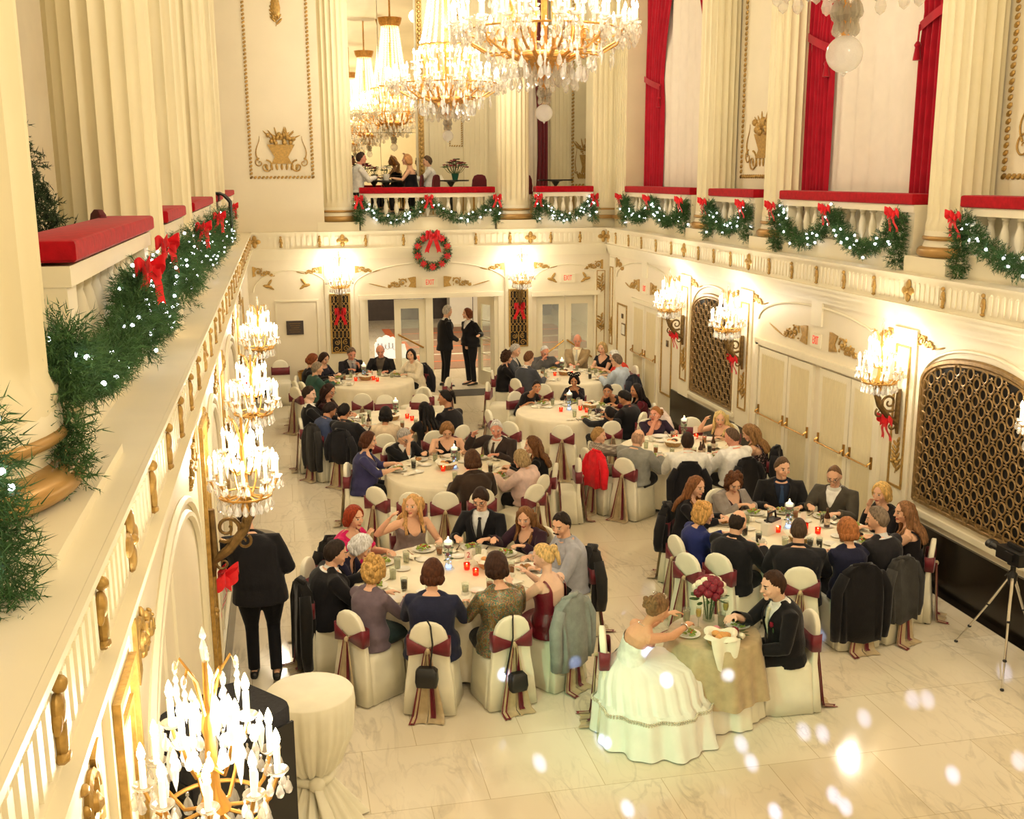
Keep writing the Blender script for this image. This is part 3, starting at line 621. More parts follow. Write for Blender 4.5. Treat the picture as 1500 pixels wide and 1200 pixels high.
P = [(-.36, 0), (.44, 0), (.36, .34)] + [(.26 * math.cos(a) - .08 + .03 * math.cos(9 * a), .34 + .2 * math.sin(a) + .03 * math.sin(9 * a)) for a in [PI * i / 18 for i in range(19)]] + [(-.36, .32)]
MB().prism(P, .05, on_back(0, .42, 0)).build('panel', M_SIGNW, sg); MB().bx(-.05, .05, .0, .08, 0, .45).build('stand', M_BRASS, sg)
q = MB(); M = on_back(0, .72, -.052)
q.tube([M @ Vector((-.3 + .55 * t + .03 * math.cos(t * 40), .09 * math.sin(t * 40) * (.5 + .5 * math.cos(t * 13) ** 2), .004)) for t in [i / 90 for i in range(91)]], .006, 4); q.build('script_lettering', mat('grey_lettering', '9a948c', .6), sg)
# ================================================================ PEOPLE
from mathutils import noise as MN
_tmp = bpy.data.objects.new('tmp', bpy.data.meshes.new('tmp')); C.objects.link(_tmp)
_rm = _tmp.modifiers.new('r', 'REMESH'); _rm.mode = 'VOXEL'; _sm = _tmp.modifiers.new('s', 'SMOOTH')
def remesh(mb, name, vox, it=3, fac=.5):
    """one continuous skin grown over overlapping limbs"""
    me = mb.mesh('src'); old = _tmp.data; _tmp.data = me; bpy.data.meshes.remove(old)
    _rm.voxel_size = vox; _sm.factor = fac; _sm.iterations = it
    dg = bpy.context.evaluated_depsgraph_get(); dg.update()
    m = bpy.data.meshes.new_from_object(_tmp.evaluated_get(dg)); m.name = name
    m.polygons.foreach_set('use_smooth', [True] * len(m.polygons)); return m
def co_of(me):
    a = np.empty(len(me.vertices) * 3, np.float32); me.vertices.foreach_get('co', a); return a.reshape(-1, 3)
def cut(me, kill):
    """drop the vertices marked in kill"""
    import bmesh
    bm = bmesh.new(); bm.from_mesh(me); bm.verts.ensure_lookup_table()
    bmesh.ops.delete(bm, geom=[bm.verts[i] for i in np.nonzero(kill)[0]], context='VERTS')
    nb = {}
    for e in bm.edges:
        if e.is_boundary: a, b = e.verts; nb.setdefault(a, []).append(b); nb.setdefault(b, []).append(a)
    for it in range(8):
        new = {v: (v.co * 2 + sum((q.co for q in l), Vector())) / (2 + len(l)) for v, l in nb.items()}
        for v, c_ in new.items(): v.co = c_
    bm.to_mesh(me); bm.free()
def skin_material():
    m = bpy.data.materials.new('skin'); m.use_nodes = True; N = m.node_tree.nodes; L = m.node_tree.links; b = N['Principled BSDF']
    a = N.new('ShaderNodeAttribute'); a.attribute_name = 'tone'; nz = N.new('ShaderNodeTexNoise'); nz.inputs['Scale'].default_value = 40
    tc = N.new('ShaderNodeTexCoord'); L.new(tc.outputs['Object'], nz.inputs['Vector'])
    hs = N.new('ShaderNodeHueSaturation'); mp = N.new('ShaderNodeMapRange'); mp.inputs['To Min'].default_value = .93; mp.inputs['To Max'].default_value = 1.07
    L.new(nz.outputs['Fac'], mp.inputs['Value']); L.new(mp.outputs['Result'], hs.inputs['Value']); L.new(a.outputs['Color'], hs.inputs['Color']); L.new(hs.outputs['Color'], b.inputs['Base Color'])
    b.inputs['Roughness'].default_value = .5; b.inputs['Specular IOR Level'].default_value = .35
    return m
M_SKIN = skin_material()
SK = dict(a='e8b693', b='dca27d', c='c48a62', d='9a6544', e='edc3a6', r='e09c80')
def hmat(col): return mat('hair_' + col, col, .55, var=.45, scale=60, bump=.6, bscale=120, stretch=(1, 1, .25), spec=.18)
def text_mesh(txt, size, ext):
    cu = bpy.data.curves.new('t', 'FONT'); cu.body = txt; cu.size = size; cu.align_x = 'CENTER'; cu.align_y = 'CENTER'; cu.extrude = ext; o = bpy.data.objects.new('t', cu); C.objects.link(o)
    dg = bpy.context.evaluated_depsgraph_get(); dg.update(); me = bpy.data.meshes.new_from_object(o.evaluated_get(dg)); bpy.data.objects.remove(o); me.name = 'lettering'; return me
T_EXIT = text_mesh('EXIT', .15, .002); T_TWO = text_mesh('2', .085, .001)
def ik(S_, T_, l1, l2, pole):
    S_, T_, pole = Vector(S_), Vector(T_), Vector(pole); d = T_ - S_; L_ = d.length
    if L_ > (l1 + l2) * .985: T_ = S_ + d * ((l1 + l2) * .985 / L_); d = T_ - S_; L_ = d.length
    if L_ < abs(l1 - l2) * 1.15 + .08: L_ = max(L_, .08)
    a = (l1 * l1 - l2 * l2 + L_ * L_) / (2 * L_); h = math.sqrt(max(1e-5, l1 * l1 - a * a)); n = d.normalized(); p = pole - n * pole.dot(n); p.normalize()
    return S_ + n * a + p * h, T_
MALE = [(0, .172, .122), (.15, .174, .126), (.35, .162, .115), (.55, .172, .12), (.72, .186, .122), (.79, .18, .112), (.85, .16, .098), (.91, .122, .082), (.96, .085, .07), (1, .062, .06)]
FEM = [(0, .178, .126), (.15, .184, .13), (.35, .14, .102), (.55, .148, .106), (.72, .162, .112), (.79, .155, .1), (.85, .136, .088), (.91, .104, .072), (.96, .074, .06), (1, .052, .052)]
ARM = dict(eat=((.17, .37, .84), (-.2, .38, .81)), eat2=((.2, .40, .81), (-.14, .36, .86)), table=((.2, .36, .80), (-.2, .36, .80)), lap=((.12, .26, .64), (-.12, .26, .64)),
           fold=((.08, .38, .81), (-.08, .37, .82)), cut=((.13, .38, .82), (-.13, .38, .82)), side=((.26, .1, .60), (-.26, .1, .60)))
def person(x, y, face, head, sex='m', skin='a', hair=('short', '3a2a1c'), wear=None, arms='eat', look=(0, -18), label='', group=None, w=1.0, s=1.0, vox=.009, lower='1b1a1c', glasses=False, seat=.47, stand=False, P0=None, brow=None, rz=None, gown=False, curl=.9, pole=None, hands=None, shin=None):
    """x, y: seat centre on the floor; face: heading of the body (deg, 0 = +X); head: head centre in the world"""
    if not gown: w = w * (1.1 if s > .95 else 1.04)
    a = rad(face - 90); cs, sn = math.cos(a), math.sin(a)
    root = thing('person', label, 'person', (x, y, 0), a, group)
    dx, dy = head[0] - x, head[1] - y; H = Vector((dx * cs + dy * sn, -dx * sn + dy * cs, head[2]))
    X = Vector((1, 0, 0)); fem = sex == 'f'
    P = Vector(P0) if P0 else Vector((0, -.03, (.95 * s if stand else seat + .07)))
    if not stand: H.x = max(-.22, min(.22, H.x)); H.y = max(-.16, min(.45, H.y))
    d = H - P; k = d.length / .70
    N_ = P + d * (.765 if not gown else .74); N_.y -= .02 + .05 * max(0, d.y); N_.z += .0
    mid = (P + N_) / 2 + Vector((0, -.03 - .1 * max(0, d.y), .0))
    def bz(v): return P * (1 - v) ** 2 + mid * (2 * v * (1 - v)) + N_ * v * v
    def tan(v): return ((mid - P) * (2 * (1 - v)) + (N_ - mid) * (2 * v)).normalized()
    prof = FEM if fem else MALE
    def pr_(v):
        for (a0, b0) in zip(prof[:-1], prof[1:]):
            if v <= b0[0]: t = (v - a0[0]) / (b0[0] - a0[0]); return (a0[1] + (b0[1] - a0[1]) * t) * w * s, (a0[2] + (b0[2] - a0[2]) * t) * (1 + (w - 1) * 1.3) * s
        return prof[-1][1] * s, prof[-1][2] * s
    def ring(v, off=0, n=22, bust=True):
        c = bz(v); t = tan(v); D = t.cross(X).normalized(); rx, ry = pr_(v); R = []
        for j in range(n):
            q = 2 * PI * j / n; cx, sy = math.cos(q), math.sin(q); e = 0
            if fem and bust and sy > 0: e = .045 * s * math.exp(-((v - .66) / .11) ** 2) * (.75 + .25 * math.cos(2 * (abs(cx) - .42) * 4)) * sy
            if w > 1.08 and sy > 0: e += (w - 1) * .25 * math.exp(-((v - .3) / .22) ** 2) * sy
            sq = abs(cx) ** .85 * math.copysign(1, cx)
            R.append(tuple(c + X * ((rx + off) * sq) + D * ((ry + off + e) * sy)))
        return R
    def torso(mb, off, v0=0, v1=1.0, n=15): mb.rings([ring(v0 + (v1 - v0) * i / (n - 1), off) for i in range(n)])
    # head frame
    yw, pt = rad(look[0]), rad(look[1]); f = Vector((math.sin(-yw) * math.cos(pt), math.cos(yw) * math.cos(pt), math.sin(pt))); r_ = f.cross(Vector((0, 0, 1))).normalized(); u = r_.cross(f)
    hs = (.98 if fem else 1.02) * (.55 + .45 * s) * 1.04
    HM = Matrix(((r_.x * hs, f.x * hs, u.x * hs, H.x), (r_.y * hs, f.y * hs, u.y * hs, H.y), (r_.z * hs, f.z * hs, u.z * hs, H.z), (0, 0, 0, 1)))
    b = MB(); torso(b, -.003 if (wear or {}).get('kind') in ('strap', 'strapless') else -.012)
    nn, mm = 26, 20
    def hp(dx_, dy_, dz_):
        wf = 1 - (.34 * (-dz_) ** 1.6 if dz_ < 0 else .05 * dz_)
        py = .1 * dy_ * (.94 if dy_ > 0 else 1.0)
        if dz_ < -.3 and dy_ > 0: py += .012 * (-dz_ - .3)
        if dz_ < -.3 and dy_ < 0: py *= 1 - .5 * (-dz_ - .3)
        return (.077 * dx_ * wf, py, .119 * dz_)
    sp_ = MB().ball((0, 0, 0), 1, nn, mm); b.add([hp(*p) for p in sp_.v], sp_.f, M=HM)
    for (c, rr) in (((0, .098, -.012), (.0115, .014, .026)), ((0, .108, -.026), (.015, .015, .011)), ((0, .09, -.058), (.021, .011, .007)), ((0, .088, -.069), (.019, .011, .007)), ((0, .076, -.096), (.027, .018, .018)),
                    ((.031, .083, .027), (.021, .012, .007)), ((-.031, .083, .027), (.021, .012, .007)), ((.042, .068, -.03), (.022, .017, .022)), ((-.042, .068, -.03), (.022, .017, .022)), ((.077, -.006, -.008), (.01, .02, .032)), ((-.077, -.006, -.008), (.01, .02, .032))):
        b.ball(c, rr, 10, 7, M=HM)
    nk = .047 if fem else .057
    for sd in (1, -1): b.tube([bz(.99) + X * (sd * .02), bz(.9) + X * (sd * .09 * s), bz(.845) + X * (sd * .13 * s)], [nk * .72 * s, .04 * s, .038 * s], 10)
    b.tube([bz(.93), bz(1.0), HM @ Vector((0, -.03, -.06)), HM @ Vector((0, -.02, .0))], [nk * 1.15 * s, nk * s, nk * .98 * s, nk * .8 * s], 12)
    # arms
    sw = (.16 if fem else .187) * (1 + (w - 1) * .7) * s; tg = ARM[arms] if isinstance(arms, str) else arms
    J = []
    for i, sd in enumerate((1, -1)):
        Sh = bz(.83) + X * (sd * sw); T_ = Vector(tg[i]); pl = Vector(pole[i]) if pole else Vector((sd * .5, -.4, -.85))
        l1, l2 = (.285 if not fem else .262) * s, (.25 if not fem else .232) * s
        E, Wr = ik(Sh, T_, l1, l2, pl); J.append((Sh, E, Wr, sd))
        ar = (.98 if fem else 1.1) * (.5 + .5 * w) * s
        b.tube([bz(.83) + X * (sd * sw * .55), Sh, Sh.lerp(E, .35), Sh.lerp(E, .8), E, E.lerp(Wr, .3), E.lerp(Wr, .75), Wr], [.05 * ar, .052 * ar, .046 * ar, .038 * ar, .037 * ar, .037 * ar, .028 * ar, .023 * ar], 10)
        fd = (Wr - E).normalized(); hd = fd
        if hands and hands[i]: hd = Vector(hands[i]).normalized()
        elif Wr.z < .9 and not stand: hd = Vector((fd.x * .8 - sd * .25, max(.3, fd.y), max(-.12, min(.12, fd.z)))).normalized()
        pn = Vector((0, 0, -1)); pn = (pn - hd * pn.dot(hd)); pn = pn.normalized() if pn.length > .1 else Vector((0, 1, 0)); ac = hd.cross(pn).normalized()
        if ac.x * sd > 0: ac = -ac           # points to the thumb side
        z_ = s * (.92 if fem else 1.0)
        b.tube([Wr - hd * .012, Wr + hd * .02 * z_, Wr + hd * .055 * z_, Wr + hd * .088 * z_], [.022 * z_, .032 * z_, .04 * z_, .037 * z_], 10, ry=[.02 * z_, .016 * z_, .015 * z_, .012 * z_], up=pn)
        for q, (o_, ln) in enumerate(((.03, .068), (.0105, .078), (-.0095, .073), (-.028, .056))):
            p0 = Wr + hd * (.082 * z_) + ac * (o_ * z_); PT = [p0 - hd * .02]; di = hd + ac * (o_ * 2.2); bend = curl * (.3 + .12 * q)
            di.normalize(); p = p0; PT.append(p)
            for sg_ in (.45, .32, .25):
                di = (di * math.cos(bend) + pn * math.sin(bend)).normalized(); p = p + di * (ln * sg_ * z_); PT.append(p)
            b.tube(PT, [.0088 * z_, .0088 * z_, .0082 * z_, .0076 * z_, .0062 * z_], 7)
        tb = Wr + hd * .025 * z_ + ac * .025 * z_; d1 = (hd * .62 + ac * .7 + pn * .25).normalized(); d2 = (hd * .9 + ac * .15 + pn * .45).normalized()
        b.tube([tb - d1 * .015, tb, tb + d1 * .036 * z_, tb + d1 * .036 * z_ + d2 * .03 * z_], [.013 * z_, .0125 * z_, .0105 * z_, .008 * z_], 7)
    # legs
    LG = []
    for sd in (1, -1):
        hip = P + Vector((sd * .085 * w * s, .02, -.02))
        if stand: kn = Vector((sd * .095 * s, P.y + .02, .5 * s)); an = Vector((sd * .09 * s, P.y - .02, .085 * s))
        else: kn = Vector((sd * .115 * s, .42 * s, seat + .03)); an = Vector((sd * .11 * s, .40 * s, .09))
        if shin: kn = Vector((sd * .115 * s, shin[0], seat + .03)); an = Vector((sd * .11 * s, shin[1], .09))
        if stand and isinstance(stand, tuple): kn = Vector(stand[0 if sd > 0 else 1][0]); an = Vector(stand[0 if sd > 0 else 1][1])
        LG.append((hip, kn, an, sd))
        b.tube([hip, hip.lerp(kn, .4), kn, kn.lerp(an, .3), an], [.083 * w * s, .074 * w * s, .052 * s, .05 * s, .034 * s], 10)
        b.tube([an + Vector((0, -.05 * s, -.04 * s)), an + Vector((0, .02, -.04 * s)), an + Vector((0, .15 * s, -.058 * s))], [.03 * s, .036 * s, .026 * s], 9)
    me = remesh(b, 'body', vox, 3)
    c = co_of(me); HI = np.array(HM.inverted()); q = c @ HI[:3, :3].T + HI[:3, 3]
    tone = np.array(lin(SK.get(skin, skin))[:3]); T = np.ones((len(c), 4), np.float32); T[:, :3] = tone
    near = np.abs(q).max(1) < .14
    def paint(mask, col): T[mask & near, :3] = col
    ax = np.abs(q[:, 0])
    ck = np.exp(-(((ax - .042) / .02) ** 2 + ((q[:, 2] + .032) / .02) ** 2)) * (q[:, 1] > .05) * near; T[:, :3] = T[:, :3] * (1 - .35 * ck[:, None]) + np.array(tone * [1.0, .72, .68]) * .35 * ck[:, None]
    fr = q[:, 1] > .055
    paint(fr & ((q[:, 0] / .024) ** 2 + ((q[:, 2] + .063) / .011) ** 2 < 1), np.array(lin('b5584e')[:3]) if fem else tone * [.85, .6, .55])
    paint(fr & (((ax - .031) / .015) ** 2 + ((q[:, 2] - .005) / .0085) ** 2 < 1), (.75, .72, .66)); paint(fr & (((ax - .031) / .0075) ** 2 + ((q[:, 2] - .005) / .0085) ** 2 < 1), (.05, .03, .02))
    paint(fr & (((ax - .032) / .022) ** 2 + ((q[:, 2] - .028) / .0055) ** 2 < 1), np.array(lin(brow or hair[1])[:3]) * .8)
    if hair[0] == 'moustache': pass
    at = me.color_attributes.new('tone', 'FLOAT_COLOR', 'POINT'); at.data.foreach_set('color', T.ravel())
    obj('body', me, M_SKIN, root, 0)
    # ---- clothes
    wk = dict(wear or {}); kind = wk.get('kind', 'suit'); col = wk.get('col', '1d1c1f'); cv = max(.011, vox * 1.3)
    def sv(c_):
        """spine height v and lateral / depth coordinate of points"""
        vs = np.linspace(0, 1, 41); pts = np.array([bz(v) for v in vs]); D = np.array([tan(v).cross(X).normalized() for v in vs]); TT = np.array([tan(v) for v in vs])
        dd = np.abs(np.einsum('ijk,jk->ij', c_[:, None, :] - pts[None], TT)) + .25 * np.linalg.norm(c_[:, None, :] - pts[None], axis=2); i = dd.argmin(1)
        return vs[i], c_[:, 0] - pts[i][:, 0], np.einsum('ij,ij->i', c_ - pts[i], D[i])
    def sleeves(mb, off, ln, wide=1):
        for (Sh, E, Wr, sd) in J:
            ar = (.98 if fem else 1.1) * (.5 + .5 * w) * s; pts = [bz(.82) + X * (sd * sw * .5), Sh + X * (sd * .004), Sh.lerp(E, .35), Sh.lerp(E, .8), E, E.lerp(Wr, .3), E.lerp(Wr, .75), Wr.lerp(E, .03)]; rr = [.056, .056, .051, .046, .046, .045, .038, .034]
            m_ = {0: 0, .3: 3, .5: 4, .75: 6, 1: 8}[ln]
            if m_: mb.tube(pts[:m_], [q_ * ar * wide + off for q_ in rr[:m_]], 12)
    def garment(name, off, ln, c_, v0=0, v1=.95, kill=None, wide=1, hem=None, mt=None, extra=None):
        mb = MB(); torso(mb, off, v0, v1)
        sleeves(mb, off * .5, ln, wide)
        if kind not in ('strap', 'strapless') and not (kind == 'top' and ln == 0):
            for sd in (1, -1): mb.tube([bz(.97) + X * (sd * .03), bz(.9) + X * (sd * .09 * s), bz(.84) + X * (sd * .13 * s)], [nk * .75 * s + off * .6, .05 * s + off * .7, .045 * s + off * .7], 10)
        if hem:       # skirts of a coat over the seat
            R = [ring(0.0, off + .004), [tuple(Vector(p) + Vector((0, -.005, -hem * .5))) for p in ring(0, off + .016)], [tuple(Vector(p) + Vector((0, -.01, -hem))) for p in ring(0, off + .022)]]; mb.rings(R)
        if extra: extra(mb)
        me = remesh(mb, name, cv, 2)
        cc = co_of(me)
        if kill is not None:
            v, lx, dp = sv(cc); cut(me, kill(v, lx, dp, cc))
        return obj(name, me, mt or cmat(c_), root, 0)
    def collar(name, c_, r=.012, v=.955, off=.012, h=.0, mt=None):
        mb = MB(); R = []
        for k in range(3):
            vv = v + .03 * k; cc_ = bz(min(1, vv)); D = tan(min(1, vv)).cross(X).normalized(); rr = (nk + off + (.008 - .006 * k)) * s
            R.append([tuple(cc_ + tan(1) * (.012 * k + h) + X * (rr * math.cos(q_)) + D * (rr * math.sin(q_))) for q_ in [2 * PI * j / 18 for j in range(18)]])
        mb.rings(R, False); return mb
    def vneck(v, lx, dp, top=.93, bot=.42, wd=.075): return (dp > .02) & (v > bot) & (np.abs(lx) < .006 + wd * s * np.clip((v - bot) / (top - bot), 0, 1.15))
    def front(v, lx, off):
        c_ = bz(v); D = tan(v).cross(X).normalized(); rx, ry = pr_(v); e = .03 * s if fem and .5 < v < .8 else 0
        return c_ + X * lx + D * ((ry + off + e) * math.sqrt(max(.05, 1 - (lx / (rx + off)) ** 2)))
    def tie(c_):
        mb = MB(); R = []
        for k, (v, hw) in enumerate(((.95, .016), (.92, .02), (.9, .013), (.7, .024), (.45, .034), (.33, .036), (.3, .006))):
            p = front(v, 0, .024 + .004); R.append([tuple(p + X * hw * s), tuple(p + X * -hw * s), tuple(p + X * -hw * s - tan(v).cross(X) * .012), tuple(p + X * hw * s - tan(v).cross(X) * .012)])
        mb.rings(R); mb.build('tie', cmat(c_, 'satin'), root)
    def bowtie():
        p = front(.955, 0, .018); mb = MB()
        for sd in (1, -1): mb.prism([(0, -.006), (sd * .045, -.022), (sd * .045, .022), (0, .006)][::sd], .014, Matrix.Translation(p) @ Matrix(((1, 0, 0, 0), (0, 0, 1, 0), (0, 1, 0, 0), (0, 0, 0, 1))))
        mb.build('bow_tie', M_BLACK, root)
    if kind in ('suit', 'tux', 'vest'):
        sh = wk.get('shirt', 'f3eee2')
        garment('shirt', .006, .75 if kind != 'vest' else 1, sh, .2, .96)
        cm = collar('c', sh); cm.build('shirt_collar', cmat(sh), root, 180)
        bot = wk.get('bot', .42 if kind == 'tux' else .36)
        def lap(mb):
            for sd in (1, -1):
                PT = [front(bot + (.93 - bot) * t, sd * s * (.012 + .08 * t), .02) for t in [i / 8 for i in range(9)]]; PT = [p + Vector((0, .008, 0)) for p in PT]; mb.tube(PT, [.009 + .013 * math.sin(PI * (.15 + .7 * i / 8)) for i in range(9)], 6)
                mb.tube([PT[-1], bz(.97) + X * (sd * .07 * s), bz(.985) - tan(1).cross(X) * .065 * s], [.015, .016, .017], 6)
        garment('jacket' if kind != 'vest' else 'waistcoat', .019, 1 if kind != 'vest' else 0, col, 0, .94, lambda v, lx, dp, cc: vneck(v, lx, dp, .93, bot), hem=.1 if not stand else .14, extra=lap, mt=cmat(col))
        if wk.get('tie'): tie(wk['tie'])
        if kind == 'tux': bowtie()
        if wk.get('flower'):
            p = front(.72, -.11, .03); fl = MB()
            for k in range(7): fl.ball(tuple(p + Vector((.014 * math.cos(k * 2.4) * (k > 0), .008, .014 * math.sin(k * 2.4) * (k > 0)))), .013, 7, 5)
            bt = fl.build('boutonniere', cmat(wk['flower'], 'satin'), root)
            lf = MB(); leaf(lf, Matrix.Translation(p - Vector((0, 0, .03))) @ Matrix.Rotation(PI / 2, 4, 'X'), 0, 0, 4.4, .05, .02, .006); lf.build('leaf', M_NEEDLE, bt)
    elif kind == 'shirt':
        garment('shirt', .014, wk.get('sl', 1), col, 0, .96, wide=1.1, hem=.05, mt=wk.get('mat')); collar('c', col).build('shirt_collar', wk.get('mat') or cmat(col), root, 180)
        if wk.get('tie'): tie(wk['tie'])
    elif kind == 'sweater':
        garment('sweater', .016, 1, col, 0, .955, (lambda v, lx, dp, cc: vneck(v, lx, dp, .96, wk.get('vn', .8), .07)) if wk.get('vn') else None, wide=1.1, hem=.06, mt=wk.get('mat'))
        if wk.get('shirt'): garment('shirt', .008, 0, wk['shirt'], .5, .96); collar('c', wk['shirt'], off=.02).build('shirt_collar', cmat(wk['shirt']), root, 180)
    elif kind == 'cardigan':
        garment('top', .008, 0, wk.get('shirt', '201a1c'), .0, .9, lambda v, lx, dp, cc: vneck(v, lx, dp, .9, .68, .08)); garment('cardigan', .018, 1, col, 0, .94, lambda v, lx, dp, cc: vneck(v, lx, dp, .93, .1, .085), wide=1.08, hem=.1, mt=wk.get('mat'))
    elif kind == 'top':
        nb = wk.get('neck', .78); sl = wk.get('sl', 1)
        def kl(v, lx, dp, cc):
            k_ = vneck(v, lx, dp, .93, nb, .095)
            if sl == 0: k_ |= (np.abs(lx) > (sw * .74)) & (v > .74)
            if wk.get('backless'): k_ |= (dp < -.0) & (v > wk['backless']) & (np.abs(lx) < .1)
            return k_
        garment('top', .011, sl, col, 0, .93, kl, hem=.06, mt=wk.get('mat'))
    elif kind in ('strap', 'strapless'):
        tp = wk.get('top', .7)
        garment('dress_bodice', .009, 0, col, 0, .9, lambda v, lx, dp, cc: (v > tp + .05 * np.abs(lx) / .1 - np.where(dp > 0, 0, .1)) | ((dp > .02) & (v > tp - .12) & (np.abs(lx) < .05 * np.clip((v - tp + .12) / .12, 0, 1))), mt=wk.get('mat'))
        if kind == 'strap':
            for sd in (1, -1):
                mb = MB(); PT = [front(tp - .02, sd * .075, .012), front(.82, sd * .085, .01), bz(.9) + X * sd * .085 * s + Vector((0, 0, .022)), bz(.8) + X * sd * .08 - tan(.8).cross(X) * (pr_(.8)[1] + .01), bz(.6) + X * sd * .07 - tan(.6).cross(X) * (pr_(.6)[1] + .012)]
                mb.tube(PT, .011, 6, ry=.005); mb.build('strap', cmat(wk.get('strap', col)), root)
    if wk.get('pearls') is not None:
        mb = MB(); cc_ = bz(.985); D = tan(.98).cross(X).normalized()
        for j in range(26): q_ = 2 * PI * j / 26; mb.ball(tuple(cc_ + X * ((nk + .014) * math.cos(q_)) + D * ((nk + .02) * math.sin(q_)) - tan(.98) * (.012 + .022 * max(0, math.sin(q_)))), .0055, 6, 4)
        mb.build('necklace', M_SILVER if wk['pearls'] else M_GOLD, root)
    # ---- legs
    if not gown:
        lm = MB()
        if wk.get('skirt'):
            R = [ring(.12, .014), ring(0, .02)] ; mb = MB()
            n = 22
            def sk(c0, rx, rz_): return [tuple(Vector(c0) + X * (rx * math.cos(2 * PI * j / n)) + Vector((0, 0, 1)) * (rz_ * math.sin(2 * PI * j / n))) for j in range(n)]
            mb.rings([sk((0, -.08, seat + .07), .17 * w, .085), sk((0, .1, seat + .07), .2 * w, .095), sk((0, .3, seat + .06), .2 * w, .085), sk((0, .46 * s, seat + .03), .18 * w, .07)]); mb.build('skirt', wk.get('mat') or cmat(lower), root, 180)
        else:
            for (hip, kn, an, sd) in LG:
                lm.tube([P + Vector((sd * .05, 0, 0)), hip, hip.lerp(kn, .4), hip.lerp(kn, .95), kn.lerp(an, .12), kn.lerp(an, .5), an + Vector((0, 0, -.01))], [.1 * w * s, .1 * w * s, .088 * w * s, .068 * s, .064 * s, .062 * s, .058 * s], 14); lm.ball(tuple(kn), .07 * s, 12, 8)
            lm.tube([P + Vector((0, -.02, -.03)), P + Vector((0, .0, .06))], [.15 * w * s, .155 * w * s], 16, ry=[.11 * w * s, .115 * w * s]); obj('trousers', remesh(lm, 'trousers', cv * 1.1, 2), cmat(lower), root, 0)
            for (hip, kn, an, sd) in LG:
                sm_ = MB(); zz = max(.012, an.z - .075 * s); A0 = Vector((an.x, an.y, 0))
                prof_ = [(-.085, .034, .055), (-.05, .04, .07), (0, .042, .075), (.06, .045, .055), (.13, .048, .045), (.18, .04, .035), (.2, .018, .02)]
                sm_.rings([[(A0.x + q_[1] * s * math.cos(2 * PI * j / 12), A0.y + q_[0] * s, (an.z - .09 * s) + max(0.002, q_[2] * s * (.5 + .5 * math.sin(2 * PI * j / 12)))) for j in range(12)] for q_ in prof_]); sm_.build('shoe', M_BLACKM, root, 180)
    # ---- hair
    hst, hc = hair[0], hair[1]; hm = hmat(hc); hb = MB(); rnd = random.Random(int(abs(x) * 977 + abs(y) * 131))
    of = Vector((rnd.random() * 9, rnd.random() * 9, 0))
    PAR = dict(short=(.13, .06, 'm'), buzz=(.05, .006, 'm'), bald=(.07, .006, 'b'), thin=(.08, .015, 'm2'), floppy=(.17, .02, 'f2'), bob=(.2, .03, 'f'), puff=(.26, .06, 'f'), curly=(.26, .12, 'f'), long=(.13, .02, 'f'), longcurly=(.18, .09, 'f'), updo=(.13, .04, 'm3'), pony=(.1, .015, 'm3'))[hst]
    th, na, line = PAR
    def hr(p):
        x_, y_, z_ = p
        if line == 'm': s_ = z_ * .8 - y_ * .95 + .19 - .05 * abs(x_)
        elif line == 'm2': s_ = z_ * .7 - y_ * 1.0 + .0
        elif line == 'm3': s_ = z_ * 1.0 - y_ * .82 + .02 + .12 * abs(x_)
        elif line == 'b': s_ = min(.55 - z_ - .12 * y_, -y_ * .8 - .02 + .3 * z_ + .1 * abs(x_)) 
        elif line == 'f2': s_ = -y_ * .8 + z_ * .95 + .12 + .3 * abs(x_)
        else: s_ = -y_ + .42 * abs(x_) + z_ * .62 + .2
        s_ += .1 * MN.noise(Vector((x_ * 5, y_ * 5, z_ * 5)) + of) + .05 * MN.noise(Vector((x_ * 13, y_ * 13, z_ * 9)) + of)
        m_ = max(0, min(1, (s_ + .02) / .12)); m_ = m_ * m_ * (3 - 2 * m_)
        nz_ = MN.noise(Vector((x_ * 3.2, y_ * 3.2, z_ * 2.2)) + of) + .6 * MN.noise(Vector((x_ * 8, y_ * 8, z_ * 4)) + of)
        base = Vector(hp(x_, y_, z_)); tt = th * (1.05 - .5 * max(0, z_))
        if hst in ('bob', 'puff', 'curly') and z_ < 0: base = Vector((.077 * x_, .1 * y_, .119 * z_)) * (1.0)
        if line == 'f': base.x *= 1.1; base.z *= .97
        kf = (1 + (tt + na * nz_)) * m_ + .82 * (1 - m_)
        return base * kf + Vector((0, -.004, .002)) * m_
    sp = MB().ball((0, 0, 0), 1, 40, 26); hb.add([tuple(hr(p)) for p in sp.v], sp.f, M=HM)
    def strand(pts, r0, r1, ry=None, n=10, amp=0):
        L_ = len(pts); P2 = []
        for i in range(L_ * 3 - 2):
            t = i / 3; k0 = min(int(t), L_ - 2); P2.append(Vector(pts[k0]).lerp(Vector(pts[k0 + 1]), t - k0))
        for i in range(1, len(P2) - 1): P2[i] = (P2[i - 1] + P2[i] * 2 + P2[i + 1]) / 4
        if amp: P2 = [p + Vector((MN.noise(p * 14 + of), MN.noise(p * 14 + of + Vector((5, 0, 0))), 0)) * amp for p in P2]
        hb.tube(P2, [(r0 + (r1 - r0) * i / (len(P2) - 1)) * (1 + (.25 * MN.noise(p * 22 + of) if amp else 0)) for i, p in enumerate(P2)], n, ry=None if ry is None else [ry * (1 - .4 * i / (len(P2) - 1)) for i in range(len(P2))])
